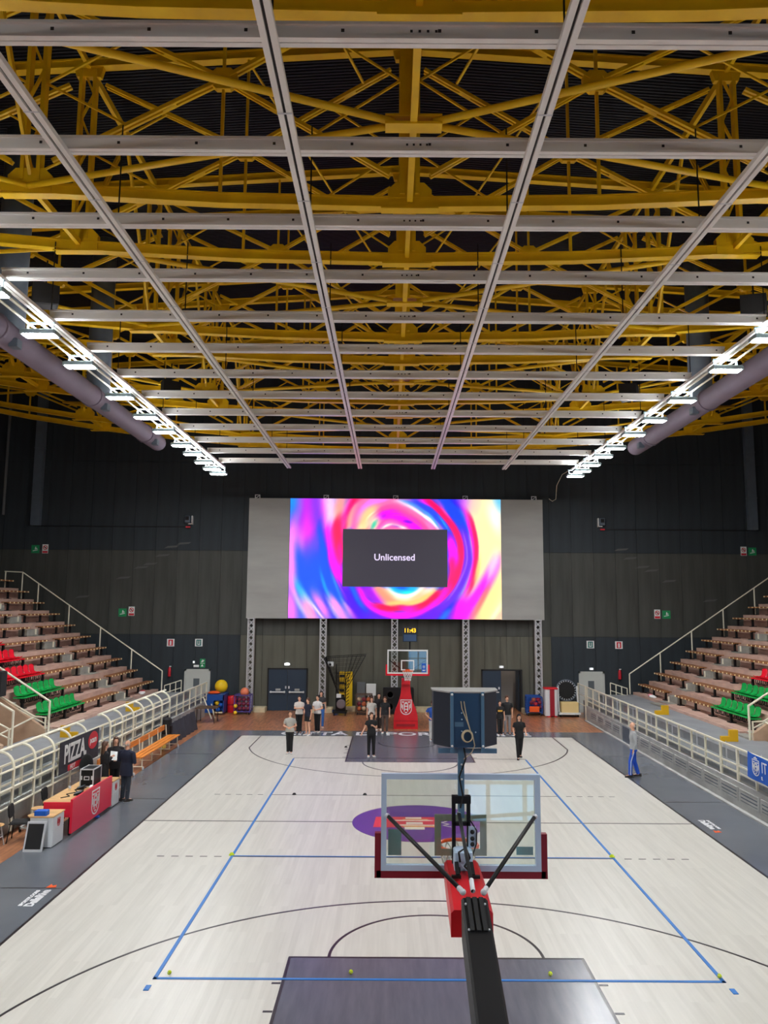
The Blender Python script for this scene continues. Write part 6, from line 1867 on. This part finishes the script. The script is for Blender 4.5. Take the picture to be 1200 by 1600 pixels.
obj('piping', MB().path([(0.34 * math.cos(i * PI / 10), 0.3 * math.sin(i * PI / 10), 0.07) for i in range(20)], 0.012, 5, True), mat('orange_piping', (200, 70, 20), 0.5), r)
r = thing('blue_crate', 'tall blue plastic crate of blue balls by the grey door', 'crate', (-10.3, 21.3, 0), 0, None, world=True)
obj('back', MB().box(-10.8, -9.75, 21.9, 21.95, 0.1, 1.05), M['blueplastic'], r)
obj('side', MB().box(-10.8, -10.75, 20.7, 21.95, 0.1, 1.05), M['blueplastic'], r)
obj('side', MB().box(-9.8, -9.75, 20.7, 21.95, 0.1, 1.05), M['blueplastic'], r)
obj('front', MB().box(-10.8, -9.75, 20.7, 20.75, 0.75, 1.05).box(-10.8, -10.3, 20.7, 20.75, 0.1, 0.75), M['blueplastic'], r)
obj('lid', MB().box(-10.82, -9.73, 20.68, 21.97, 1.05, 1.08), M['blueplastic'], r)
obj('tray', MB().box(-10.2, -9.78, 20.55, 20.7, 0.1, 0.16), M['concretebase'], r)
for k, (x, z, m_) in enumerate(((-10.1, 0.25, 'blueprint'), (-9.95, 0.5, 'blueprint'), (-10.15, 0.6, 'ballyellow'), (-9.95, 0.28, 'blueprint'))):
    ball_thing(x, 20.9 + 0.25 * (k == 3), z, 0.13, M[m_], '%s ball in the open front of the blue crate, %s' % ('yellow' if m_ == 'ballyellow' else 'blue', ('lowest in front', 'upper one', 'topmost', 'lowest at the back')[k]), 'balls in the blue crate')
r = thing('red_pad_roll', 'upright red padded roll between the blue crate and the violet cage', 'pad', (-9.5, 21.7, 0), 0)
obj('roll', MB().lathe([(0.22, 0), (0.25, 0.03), (0.25, 0.85), (0.22, 0.9)], 18), M['red'], r, True)
obj('strap', MB().lathe([(0.255, 0.4), (0.255, 0.47)], 18), M['maroon'], r)

# shooting machine with its net
r = thing('ball_machine', 'black basketball shooting machine with tall open net', 'machine', (-3.5, 20.9, 0), 0, None, world=True)
obj('base', MB().cbox(-3.85, -3.1, 20.6, 21.4, 0.12, 0.22, 0.02), M['black'], r)
obj('body', MB().cbox(-3.7, -3.2, 20.7, 21.2, 0.22, 0.95, 0.06), M['black'], r)
obj('drum', MB().lathe([(0.2, -0.12), (0.24, -0.1), (0.24, 0.1), (0.2, 0.12)], 18).xf(Matrix.Translation((-3.4, 20.62, 0.62)) @ Matrix.Rotation(PI / 2, 4, 'X')), mat('machine_grey', (110, 100, 104), 0.5), r)
obj('control_panel', MB().cbox(-3.66, -3.4, 20.62, 20.72, 0.95, 1.15, 0.02), M['cabwhite'], r)
obj('mast', MB().tube((-3.72, 21.2, 0.2), (-3.72, 21.2, 2.7), 0.03, n=6).tube((-3.2, 21.2, 0.2), (-3.2, 21.2, 1.9), 0.03, n=6).tube((-3.72, 21.2, 2.2), (-2.95, 21.2, 2.2), 0.02, n=6), M['black'], r)
lo = [(-3.6, 20.9, 1.15), (-3.25, 20.9, 1.15), (-3.25, 21.25, 1.15), (-3.6, 21.25, 1.15)]
hi = [(-4.35, 20.5, 3.05), (-2.1, 20.5, 3.2), (-2.1, 21.9, 3.2), (-4.35, 21.9, 3.05)]
nm = MB()
for i in range(4):
    a0, a1, b0, b1 = Vector(lo[i]), Vector(lo[(i + 1) % 4]), Vector(hi[i]), Vector(hi[(i + 1) % 4])
    for k in range(9):
        t_ = k / 9
        nm.bar(a0.lerp(a1, t_), b0.lerp(b1, t_), 0.012, 0.012)
        t2 = (k + 1) / 9
        nm.bar(a0.lerp(b0, t2), a1.lerp(b1, t2), 0.012, 0.012)
tag(obj('net', nm, M['black'], r), kind='stuff')
pm = MB()
for a, b_ in zip(lo, hi):
    pm.tube(a, b_, 0.018, n=6)
for i in range(4):
    pm.tube(hi[i], hi[(i + 1) % 4], 0.018, n=6)
obj('net_pole', pm, M['black'], r)
for x in (-3.78, -3.17):
    for y in (20.66, 21.32):
        obj('wheel', MB().lathe([(0.06, -0.02), (0.06, 0.02)], 10).xf(Matrix.Translation((x, y, 0.06)) @ Matrix.Rotation(PI / 2, 4, 'Y')), M['rubber'], r)
o = obj('projector_box', MB().cbox(-4.25, -3.9, 21.4, 21.75, 2.55, 2.8, 0.03), M['cabwhite'])
tag(o, 'white box with dark lens fixed beside the lattice tower behind the net', 'projector')
obj('lens', MB().ball((-4.08, 21.38, 2.66), 0.07, 10, 6), M['dark'], o, True)
for x0, x1, lab in ((-3.62, -3.3, 'narrow yellow pad against the wall behind the ball machine'), (-3.26, -2.88, 'yellow pad with black stripes against the wall beside the ball machine')):
    r = thing('gym_pad', lab, 'pad', ((x0 + x1) / 2, 22.35, 0), 0, 'yellow pads behind the ball machine', world=True)
    obj('pad', MB().cbox(x0, x1, 22.25, 22.5, 0.02, 2.2, 0.03), M['yellowpad'], r)
    sp = MB()
    if x0 < -3.3:
        for z in (1.9, 1.5, 1.1, 0.8):
            sp.box(x0 + 0.02, x1 - 0.02, 22.243, 22.25, z, z + 0.14)
    else:
        for k in range(11):
            z = 0.15 + 0.18 * k
            sp.prism([(x0 + 0.05, z), (x0 + 0.05, z + 0.05), (x0 + 0.2, z + 0.17), (x0 + 0.2, z + 0.12)], 'y', 22.243, 22.25)
    obj('stripe', sp, M['dark'], r)
o = obj('blue_strip', MB().cbox(-4.1, -3.6, 21.8, 22.15, 0.0, 0.12, 0.03), M['blueprint'])
tag(o, 'small blue pad on the floor beside the tower behind the ball machine', 'pad')

cage('clear_ball_bin', 'wooden rimmed clear bin full of basketballs beside the far basket', -2.6, -1.75, 20.9, 21.5, 0.18, 1.08, M['brownwood'], 'ball bin')
k = 0
for iz in range(3):
    for ix in range(3):
        m_ = (M['ballorange'], mat('cream_ball_%d%d' % (iz, ix), (214, 186, 150), 0.6), M['ballmaroon'])[(iz * 2 + ix) % 3]
        ball_thing(-2.44 + 0.26 * ix, 21.05, 0.33 + 0.25 * iz, 0.122, m_, '%s basketball in the clear bin, %s layer up, %s from the ball machine' % (('orange', 'cream', 'maroon')[(iz * 2 + ix) % 3], ORD[iz], ORD[ix]), 'basketballs in the clear bin')
o = obj('white_board', MB().cbox(-2.1, -1.55, 22.2, 22.3, 0.9, 1.55, 0.02), M['signwhite'])
tag(o, 'blank white board standing against the wall above the ball bin', 'board')
obj('stand_leg', MB().box(-2.0, -1.95, 22.22, 22.28, 0, 0.9).box(-1.7, -1.65, 22.22, 22.28, 0, 0.9), M['steel'], o)
o = obj('grey_board', MB().cbox(-2.62, -2.15, 22.3, 22.45, 0.0, 1.62, 0.02), M['wallside'])
tag(o, 'dark grey board against the wall beside the blank white board', 'board')
r = thing('floor_loudspeaker', 'large black loudspeaker stack behind the far basket', 'speaker', (-0.6, 21.6, 0), 0, None, world=True)
obj('cabinet', MB().cbox(-1.15, 0.55, 21.3, 21.68, 0.02, 1.42, 0.03), M['black'], r)
for z in (0.4, 1.05):
    obj('cone', MB().lathe([(0.24, -0.01), (0.26, 0.02), (0.2, 0.02), (0.06, -0.06), (0.0, -0.05)], 18).xf(Matrix.Translation((-0.75, 21.29, z)) @ Matrix.Rotation(PI / 2, 4, 'X')), M['rubber'], r)
for s_, x in ((-1, 6.75),):
    cage('sports_ball_cart', 'blue sided cart with red and orange balls and pads near the open doorway', 6.7, 7.52, 21.0, 21.5, 0.2, 1.0, M['blueplastic'], 'ball cart')
    ct = obj('rear_board', MB().cbox(6.7, 7.52, 21.53, 21.56, 0.25, 1.08, 0.01), M['blueplastic'])
    tag(ct, 'blue board standing behind the cart of red balls', 'board')
for k, (x, z, c) in enumerate(((6.98, 0.68, 'ballmaroon'), (7.2, 0.62, 'redsign'), (7.42, 0.7, 'ballmaroon'), (7.1, 0.86, 'ballorange'), (7.34, 0.88, 'redsign'), (7.5, 0.45, 'ballmaroon'))):
    ball_thing(x, 21.15, z, 0.12, M[c], '%s ball in the blue cart, %s' % (('maroon', 'red', 'maroon', 'orange', 'red', 'maroon')[k], ('doorway end', 'in the lower middle', 'far end', 'on top, doorway end', 'on top, other end', 'lowest')[k]), 'balls in the blue cart')
o = obj('orange_crate', MB().cbox(6.82, 7.36, 20.9, 20.98, 0.22, 0.52, 0.02), M['orange'])
tag(o, 'bright orange panel on the front of the blue ball cart', 'panel')
r = thing('folded_pads', 'pair of upright white pads with a red stripe between, beside the last tower', 'pad', (8.1, 20.95, 0), 0, None, world=True)
obj('pad', MB().cbox(7.62, 7.9, 20.6, 21.2, 0.06, 1.5, 0.06), M['cabwhite'], r)
obj('pad', MB().cbox(8.12, 8.3, 20.6, 21.2, 0.06, 1.5, 0.06), M['cabwhite'], r)
obj('red_core', MB().cbox(7.88, 8.14, 20.62, 21.2, 0.0, 1.52, 0.03), mat('deep_red_core', (150, 14, 36), 0.5), r)
obj('red_cap', MB().cbox(7.6, 8.32, 20.58, 21.22, 1.46, 1.54, 0.03).cbox(7.7, 8.26, 20.62, 21.22, 0.0, 0.08, 0.03), M['red'], r)
r = thing('trampoline', 'round black trampoline standing upright on a white trolley with cream foam', 'trampoline', (9.0, 20.9, 0), 0, None, world=True)
cxt, czt = 8.93, 1.35
T = Matrix.Translation((cxt, 21.3, czt)) @ Matrix.Rotation(PI / 2 - 0.12, 4, 'X')
obj('frame_ring', MB().path([(0.56 * math.cos(i * PI / 16), 0.56 * math.sin(i * PI / 16), 0) for i in range(32)], 0.03, 6, True).xf(T), M['ductgrey'], r)
obj('jump_mat', MB().lathe([(0.0, -0.01), (0.46, -0.01), (0.46, 0.01), (0.0, 0.01)], 28).xf(T), M['rubber'], r)
sp = MB()
for i in range(24):
    a = i * PI / 12
    sp.bar((0.46 * math.cos(a), 0.46 * math.sin(a), 0), (0.55 * math.cos(a), 0.55 * math.sin(a), 0), 0.035, 0.02)
obj('spring', sp.xf(T), M['steel'], r)
obj('trolley_deck', MB().cbox(8.36, 9.5, 20.5, 21.4, 0.14, 0.24, 0.02), M['cabwhite'], r)
obj('foam_block', MB().cbox(8.5, 9.42, 20.6, 21.1, 0.24, 0.78, 0.02), M['foam'], r)
obj('side_frame', MB().path([(8.4, 20.8, 0.24), (8.4, 21.0, 1.45), (8.43, 21.1, 1.55), (8.46, 21.2, 1.45), (8.5, 21.35, 0.9)], 0.04, 6), M['cabwhite'], r)
obj('side_frame', MB().path([(9.45, 20.8, 0.24), (9.45, 21.1, 1.6)], 0.04, 6), M['cabwhite'], r)
for x in (8.45, 9.4):
    for y in (20.65, 21.25):
        obj('wheel', MB().lathe([(0.07, -0.02), (0.07, 0.02)], 10).xf(Matrix.Translation((x, y, 0.07)) @ Matrix.Rotation(PI / 2, 4, 'Y')), M['rubber'], r)
# low cream steps along the wall
for x0, x1, lab in ((0.65, 2.85, 'low cream kerb along the far wall behind the basket'), (-3.4, -2.7, 'low cream kerb piece behind the ball machine')):
    o = obj('low_kerb', MB().cbox(x0, x1, 22.1, 22.5, 0.0, 0.3, 0.02), M['concretebase'])
    tag(o, lab, 'kerb')
r = thing('black_cabinet', 'black covered box on the stair railing at the frame edge, scorer desk stand', 'box', (-14.75, 5.9, 2.45), 0, None, world=True)
obj('body', MB().cbox(-15.2, -14.42, 5.6, 6.1, 2.62, 3.5, 0.04), M['rubber'], r)
obj('stand_leg', MB().box(-14.9, -14.8, 5.8, 5.9, 0.0, 2.62), M['black'], r)
# clothes left on the stands
for s, lab in ((-1, 'red and white clothes heap at the foot of the first tier, scorer desk side'), (1, 'pink and white clothes heap at the foot of the first tier, blue banner side')):
    x = AX + s * 13.05
    r = thing('clothes_heap', lab, 'clothes', (x, 18.2 if s > 0 else 18.5, rz_(0)), 0)
    obj('white_cloth', MB().ball((0, 0, 0.07), (0.16, 0.28, 0.08), 10, 6).ball((0.05, -0.2, 0.05), (0.12, 0.15, 0.06), 8, 5), M['signwhite'], r, True)
    obj('coloured_cloth', MB().ball((-0.03, 0.15, 0.1), (0.13, 0.2, 0.09), 10, 6), M['redsign'] if s < 0 else mat('pink_cloth', (230, 150, 160), 0.8), r, True)

# ================================================================== PEOPLE
SKIN = mat('skin', (224, 170, 140), 0.5)
HAIRM = {k: mat('hair_' + k, c, 0.6) for k, c in (('black', (30, 24, 22)), ('brown', (84, 56, 38)), ('grey', (170, 166, 160)))}
CL = {}
def cloth(c):
    if c not in CL:
        CL[c] = mat('fabric_%d_%d_%d' % c, c, 0.85, var=0.06, scale=(6, 6, 6))
    return CL[c]

def remesh(o, v, it=2):
    m_ = o.modifiers.new('one surface', 'REMESH')
    m_.mode = 'VOXEL'
    m_.voxel_size = v
    m_.use_smooth_shade = True
    s_ = o.modifiers.new('soften', 'SMOOTH')
    s_.factor = 0.5
    s_.iterations = it
    return o

ARMS = {   # elbow, wrist for the side with x > 0 (mirrored for the other side)
    'down': ((0.215, 0.03, 1.14), (0.225, -0.04, 0.89)),
    'hips': ((0.29, 0.06, 1.17), (0.17, -0.06, 1.02)),
    'front': ((0.25, 0.0, 1.15), (0.05, -0.2, 1.1)),
    'cross': ((0.21, -0.03, 1.17), (-0.1, -0.19, 1.2)),
    'chest': ((0.2, 0.0, 1.15), (0.04, -0.2, 1.27)),
    'out': ((0.25, 0.05, 1.18), (0.38, -0.05, 0.98)),
    'reach': ((0.22, -0.02, 1.15), (0.2, -0.25, 1.14)),
    'raise': ((0.23, 0.03, 1.16), (0.24, -0.17, 1.04)),
}
LEGS = {   # hip-relative stance: knee, ankle for each side
    'stand': (((0.1, -0.01, 0.5), (0.1, 0.02, 0.08)), ((-0.1, -0.01, 0.5), (-0.1, 0.02, 0.08))),
    'narrow': (((0.075, -0.02, 0.5), (0.07, 0.02, 0.08)), ((-0.075, 0.0, 0.5), (-0.07, 0.02, 0.08))),
    'step': (((0.09, -0.12, 0.52), (0.08, -0.14, 0.08)), ((-0.09, 0.02, 0.5), (-0.09, 0.14, 0.09))),
    'walk': (((0.07, 0.04, 0.5), (0.05, 0.2, 0.14)), ((-0.08, -0.06, 0.5), (-0.06, -0.06, 0.08))),
}

def person(label, x, y, face, h, arms=('down', 'down'), legs='stand', top=(30, 30, 32), bottom=(28, 28, 30), sleeve=0.55, hair='black', hairstyle='short', shoe=(230, 230, 228), female=True, shorts=False, coat=0.0, trim=None, group=None, stripe=None, head_turn=0.0, width=1.1):
    r = thing('person', label, 'person', (x, y, 0.001), face, group)
    k = h / 1.75
    sw = (0.165 if female else 0.19) * width
    hipw = (0.158 if female else 0.15) * width
    V = lambda a: (a[0] * k, a[1] * k, a[2] * k)
    b = MB()
    def limb(mb_, p, q, ra, rb, n=10):
        mb_.tube(V(p), V(q), ra * k, rb * k, n)
        mb_.ball(V(p), ra * k, n, 6)
        mb_.ball(V(q), rb * k, n, 6)
    def blob(mb_, c, rr):
        mb_.ball(V(c), tuple(v * k for v in rr), 14, 10)
    blob(b, (0, 0, 0.95), (hipw, 0.11, 0.13))
    blob(b, (0, 0, 1.13), (0.125 * width, 0.09, 0.16))
    blob(b, (0, 0, 1.31), (0.155 * width, 0.105, 0.17))
    limb(b, (-sw + 0.03, 0, 1.395), (sw - 0.03, 0, 1.395), 0.048, 0.048)
    limb(b, (0, 0.01, 1.42), (0, -0.005, 1.57), 0.055, 0.05)
    ct, st = math.cos(head_turn), math.sin(head_turn)
    H = lambda a: (a[0] * ct - a[1] * st, a[0] * st + a[1] * ct, a[2])
    blob(b, (0, -0.008, 1.65), (0.072, 0.09, 0.105))
    blob(b, H((0, -0.03, 1.595)), (0.054, 0.06, 0.06))
    blob(b, H((0, -0.1, 1.63)), (0.013, 0.018, 0.022))
    for s in (-1, 1):
        blob(b, H((s * 0.073, 0.005, 1.635)), (0.012, 0.02, 0.03))
    sh = MB()
    tr = MB()
    sh.tube(V((-sw, 0, 1.395)), V((0, 0, 1.435)), 0.058 * k, 0.064 * k, 12)
    sh.tube(V((0, 0, 1.435)), V((sw, 0, 1.395)), 0.064 * k, 0.058 * k, 12)
    for i, s in enumerate((1, -1)):
        e_, w_ = ARMS[arms[i]]
        e_ = (e_[0] * s + (sw - 0.175) * s, e_[1], e_[2])
        w_ = (w_[0] * s, w_[1], w_[2])
        S_ = (sw * s, 0, 1.39)
        limb(b, S_, e_, 0.05, 0.038)
        limb(b, e_, w_, 0.037, 0.027)
        d = (Vector(w_) - Vector(e_)).normalized()
        side = d.cross(Vector((0, 1, 0.2))).normalized()
        pc = Vector(w_) + d * 0.05
        limb(b, w_, pc, 0.026, 0.032)
        curl = Vector((0, -0.25, 0)) if abs(d.z) > 0.5 else Vector((-s * 0.3, 0, -0.2))
        for f_, ln in enumerate((0.062, 0.075, 0.07, 0.052)):
            base = pc + side * (0.026 - 0.0175 * f_) + d * 0.02
            mid = base + (d + curl * 0.3).normalized() * ln * 0.6
            tip = mid + (d + curl).normalized() * ln * 0.5
            limb(b, base, mid, 0.0105, 0.0095, 6)
            limb(b, mid, tip, 0.0095, 0.008, 6)
        th = pc + side * 0.03 - d * 0.01
        limb(b, th, th + (side * 0.8 + d * 0.8).normalized() * 0.05, 0.012, 0.009, 6)
        sh.ball(V(S_), 0.06 * k, 12, 8)
        # sleeve
        if sleeve <= 1:
            q = Vector(S_).lerp(Vector(e_), sleeve)
            sh.tube(V(S_), V(q), 0.06 * k, 0.06 * k, 12)
        else:
            q = Vector(e_).lerp(Vector(w_), sleeve - 1)
            limb(sh, S_, e_, 0.066, 0.054)
            sh.tube(V(e_), V(q), 0.054 * k, 0.044 * k, 12)
        kn, an = LEGS[legs][i]
        hp = (s * 0.085, 0, 0.93)
        limb(b, hp, kn, 0.078, 0.052)
        limb(b, kn, (kn[0] * 0.6 + an[0] * 0.4, kn[1] * 0.6 + an[1] * 0.4 + 0.015, kn[2] * 0.6 + an[2] * 0.4), 0.05, 0.053)
        limb(b, (kn[0] * 0.6 + an[0] * 0.4, kn[1] * 0.6 + an[1] * 0.4 + 0.015, kn[2] * 0.6 + an[2] * 0.4), an, 0.053, 0.036)
        limb(b, (an[0], an[1], an[2] - 0.02), (an[0] + s * 0.02, an[1] - 0.13, an[2] - 0.035), 0.035, 0.028)
        if shorts:
            q = Vector(hp).lerp(Vector(kn), 0.62)
            tr.tube(V((hp[0], 0, 0.98)), V(q), 0.105 * k, 0.098 * k, 12)
        else:
            limb(tr, hp, kn, 0.096, 0.072)
            tr.tube(V(kn), V((an[0], an[1], an[2] + 0.0)), 0.072 * k, 0.06 * k, 12)
        so_ = MB()
        pr = [(-0.27, 0.03), (-0.24, 0.045), (-0.12, 0.05), (0.0, 0.042), (0.055, 0.036)]
        rs = []
        for (yy, hw), zt_ in zip(pr, (0.03, 0.05, 0.075, 0.1, 0.09)):
            rs.append([V((an[0] + s * (-yy) * 0.12 + hw * ca_, an[1] + 0.05 + yy * 0.85, max(0, an[2] - 0.08) + zv)) for ca_, zv in ((-1, 0.0), (1, 0.0), (1, 0.03), (0.6, zt_), (-0.6, zt_), (-1, 0.03))])
        so_.rings(rs)
        sm_ = obj('shoe', so_, cloth(shoe), r, True)
        obj('sole', MB().rings([[(p[0], p[1], max(0, p[2] - 0.001)) for p in ring[:2]] + [(p[0], p[1], p[2] + 0.012) for p in ring[1::-1]] for ring in rs]), M['signwhite'] if sum(shoe) < 300 else M['rubber'], sm_)
    remesh(obj('body', b, SKIN, r), 0.0125 * k, 2)
    # shirt: torso loft with open looking hem
    hem = 0.9 - coat
    n_ = 18
    rs = []
    lev = [(hem, hipw + 0.022 + coat * 0.06, 0.125 + coat * 0.05), (0.98, hipw + 0.02, 0.125), (1.12, 0.142 * width, 0.11), (1.28, 0.176 * width, 0.127), (1.37, sw - 0.005, 0.112), (1.435, sw * 0.66, 0.085), (1.485, 0.085, 0.075)]
    for z, rx, ry in lev:
        rs.append([(rx * k * math.copysign(abs(math.cos(2 * PI * i / n_)) ** 0.85, math.cos(2 * PI * i / n_)), ry * k * math.sin(2 * PI * i / n_), z * k) for i in range(n_)])
    sh.rings(rs)
    so2 = remesh(obj('coat' if coat > 0.1 else 'shirt', sh, cloth(top), r), 0.014 * k, 1)
    if trim:
        obj('chest_stripe', MB().box(-0.12 * k, 0.12 * k, -0.137 * k, -0.12 * k, 1.22 * k, 1.3 * k), cloth(trim), r)
    rs = []
    for z, rx, ry in ((0.84, hipw + 0.012, 0.118), (0.95, hipw + 0.015, 0.12), (1.04, hipw - 0.01, 0.105)):
        rs.append([(rx * k * math.cos(2 * PI * i / n_), ry * k * math.sin(2 * PI * i / n_), z * k) for i in range(n_)])
    tr.rings(rs)
    remesh(obj('shorts' if shorts else 'trousers', tr, cloth(bottom), r), 0.014 * k, 1)
    if stripe:
        for i, s in enumerate((1, -1)):
            kn, an = LEGS[legs][i]
            obj('side_stripe', MB().bar(V((s * 0.175, 0, 0.88)), V((kn[0] + s * 0.068, kn[1], kn[2])), 0.03 * k, 0.02 * k, (1, 0, 0)).bar(V((kn[0] + s * 0.068, kn[1], kn[2])), V((an[0] + s * 0.058, an[1], 0.1)), 0.03 * k, 0.02 * k, (1, 0, 0)), cloth(stripe), r)
    # face
    for s in (-1, 1):
        obj('eye', MB().ball(V(H((s * 0.03, -0.088, 1.652))), 0.0095 * k, 8, 6), M['dark'], r)
    obj('mouth', MB().ball(V(H((0, -0.088, 1.585))), (0.022 * k, 0.006 * k, 0.006 * k), 8, 5), mat('lips', (176, 92, 88), 0.5) if 'lips' not in bpy.data.materials else bpy.data.materials['lips'], r)
    if hairstyle != 'bald':
        hm = HAIRM[hair]
        hb = MB()
        fb = 0.012
        hb.ball(V(H((0, 0.02, 1.678))), (0.09 * k, 0.1 * k, 0.112 * k), 16, 10)
        hb.ball(V(H((0, -0.035, 1.74))), (0.07 * k, 0.06 * k, 0.035 * k), 12, 8)
        if hairstyle == 'long':
            for s in (-1, 0, 1):
                limb(hb, H((s * 0.055, 0.055, 1.66)), H((s * 0.075, 0.07, 1.4)), 0.045, 0.035)
        elif hairstyle == 'side':
            for s in (-1, 1):
                limb(hb, H((s * 0.066, 0.02, 1.66)), H((s * 0.085, -0.03, 1.42)), 0.032, 0.026)
            limb(hb, H((0, 0.06, 1.65)), H((0, 0.08, 1.42)), 0.06, 0.045)
        elif hairstyle == 'tail':
            limb(hb, H((0, 0.1, 1.7)), H((0, 0.13, 1.52)), 0.03, 0.018)
        remesh(obj('hair', hb, hm, r), 0.012 * k, 2)
    else:
        hb = MB()
        for s in (-1, 1):
            hb.ball(V(H((s * 0.06, 0.035, 1.63))), (0.016 * k, 0.04 * k, 0.035 * k), 8, 6)
        hb.ball(V(H((0, 0.075, 1.62))), (0.05 * k, 0.012 * k, 0.03 * k), 8, 6)
        obj('hair', hb, HAIRM['grey'], r, True)
    return r

BLK, WHT, GRY = (26, 26, 28), (206, 208, 204), (128, 122, 120)
person('person in a light grey t-shirt and black trousers standing at the tape corner, hands joined', -4.77, 9.75, 0.0, 1.66, ('front', 'front'), 'narrow', (178, 176, 168), BLK, 0.6, 'brown', 'short', head_turn=0.2)
person('person all in black in front of the red basket base, one hand on chest', -1.5, 9.2, 0.15, 1.68, ('chest', 'out'), 'stand', BLK, (24, 24, 26), 0.55, 'brown', 'tail', head_turn=0.3)
person('person in tight black clothes with loose dark hair walking beside the shot clock box', 4.26, 8.9, 0.0, 1.69, ('raise', 'raise'), 'walk', (22, 22, 24), (20, 20, 22), 0.6, 'black', 'side', (30, 30, 32))
g = 'people standing behind the far baseline'
person('person in white t-shirt and black leggings with crossed arms before the double door', -4.98, 14.75, 0.0, 1.69, ('cross', 'cross'), 'narrow', (214, 206, 198), BLK, 0.6, 'black', 'tail', (60, 62, 70), group=g)
person('person in navy t-shirt and black shorts turned sideways in the group', -4.52, 14.2, -0.7, 1.64, ('down', 'front'), 'stand', (34, 38, 56), BLK, 0.55, 'brown', 'tail', group=g, shorts=True)
person('person in white t-shirt and black leggings behind the one in shorts', -4.15, 14.95, -0.4, 1.7, ('front', 'front'), 'narrow', (216, 212, 210), BLK, 0.55, 'black', 'tail', group=g)
person('person in blue trousers half hidden at the back of the group by the tower', -4.12, 16.5, 0.1, 1.72, ('down', 'cross'), 'step', (60, 58, 60), (52, 104, 176), 0.6, 'black', 'side', group=g)
person('person in white t-shirt with long hair beside the ball bin, in front of two others', -1.62, 14.9, 0.0, 1.64, ('down', 'down'), 'narrow', (212, 208, 200), (52, 46, 46), 0.6, 'brown', 'side', group=g)
person('person with long dark hair standing behind the white t-shirt by the ball bin', -1.3, 15.8, 0.1, 1.72, ('down', 'down'), 'narrow', (40, 38, 40), (60, 50, 46), 0.7, 'black', 'side', group=g)
person('person in cropped black t-shirt and brown trousers beside the red basket base', -1.0, 14.85, -0.1, 1.66, ('down', 'down'), 'stand', (32, 32, 34), (92, 76, 68), 0.5, 'brown', 'long', group=g)
person('person in blue t-shirt and pale trousers almost hidden behind the shot clock box', 1.12, 12.95, 0.2, 1.71, ('front', 'hips'), 'stand', (40, 84, 170), (206, 204, 200), 0.55, 'brown', 'short', (220, 220, 220), False, group=g)
person('person in black with an orange chest stripe beside the shot clock box', 4.3, 14.45, 0.0, 1.56, ('down', 'down'), 'narrow', BLK, (30, 30, 32), 0.6, 'black', 'tail', trim=(214, 160, 60), group=g)
person('person in black t-shirt and grey trousers standing before the open doorway', 4.68, 14.75, 0.0, 1.74, ('down', 'down'), 'stand', (28, 28, 30), (140, 134, 134), 0.6, 'brown', 'short', (50, 50, 52), False, group=g)
person('bald person in grey sweatshirt and blue striped trousers standing sideways by the barrier', 7.75, 5.85, -PI / 2 - 0.15, 1.86, ('down', 'down'), 'step', (178, 182, 184), (30, 84, 200), 1.9, 'grey', 'bald', (36, 34, 34), False, stripe=(190, 200, 220), width=1.2)
person('bald person in long navy coat and dark trousers seen from behind at the desk', -8.72, 2.1, PI - 0.5, 1.77, ('front', 'front'), 'stand', (28, 34, 56), (46, 52, 62), 1.95, 'grey', 'bald', (40, 36, 34), False, coat=0.16, width=1.36)
person('person in long black coat with brown hair, back to the camera, holding papers', -9.43, 2.22, PI - 0.9, 1.7, ('chest', 'chest'), 'stand', (24, 24, 28), (22, 22, 26), 1.95, 'brown', 'long', (30, 30, 30), coat=0.3, width=1.25)
person('person in black jacket with long hair facing the camera between the other two', -9.4, 3.05, 0.4, 1.7, ('front', 'reach'), 'narrow', (34, 30, 32), (26, 26, 28), 1.95, 'brown', 'side', (30, 30, 30), coat=0.12, width=1.2)
o = obj('paper_sheets', MB().box(-0.105, 0.105, -0.15, 0.15, -0.003, 0.003), M['signwhite'])
o.location, o.rotation_euler = (-9.3, 2.62, 1.22), (0.9, 0.2, 0.5)
tag(o, 'white paper sheets held between the two people in black', 'paper')
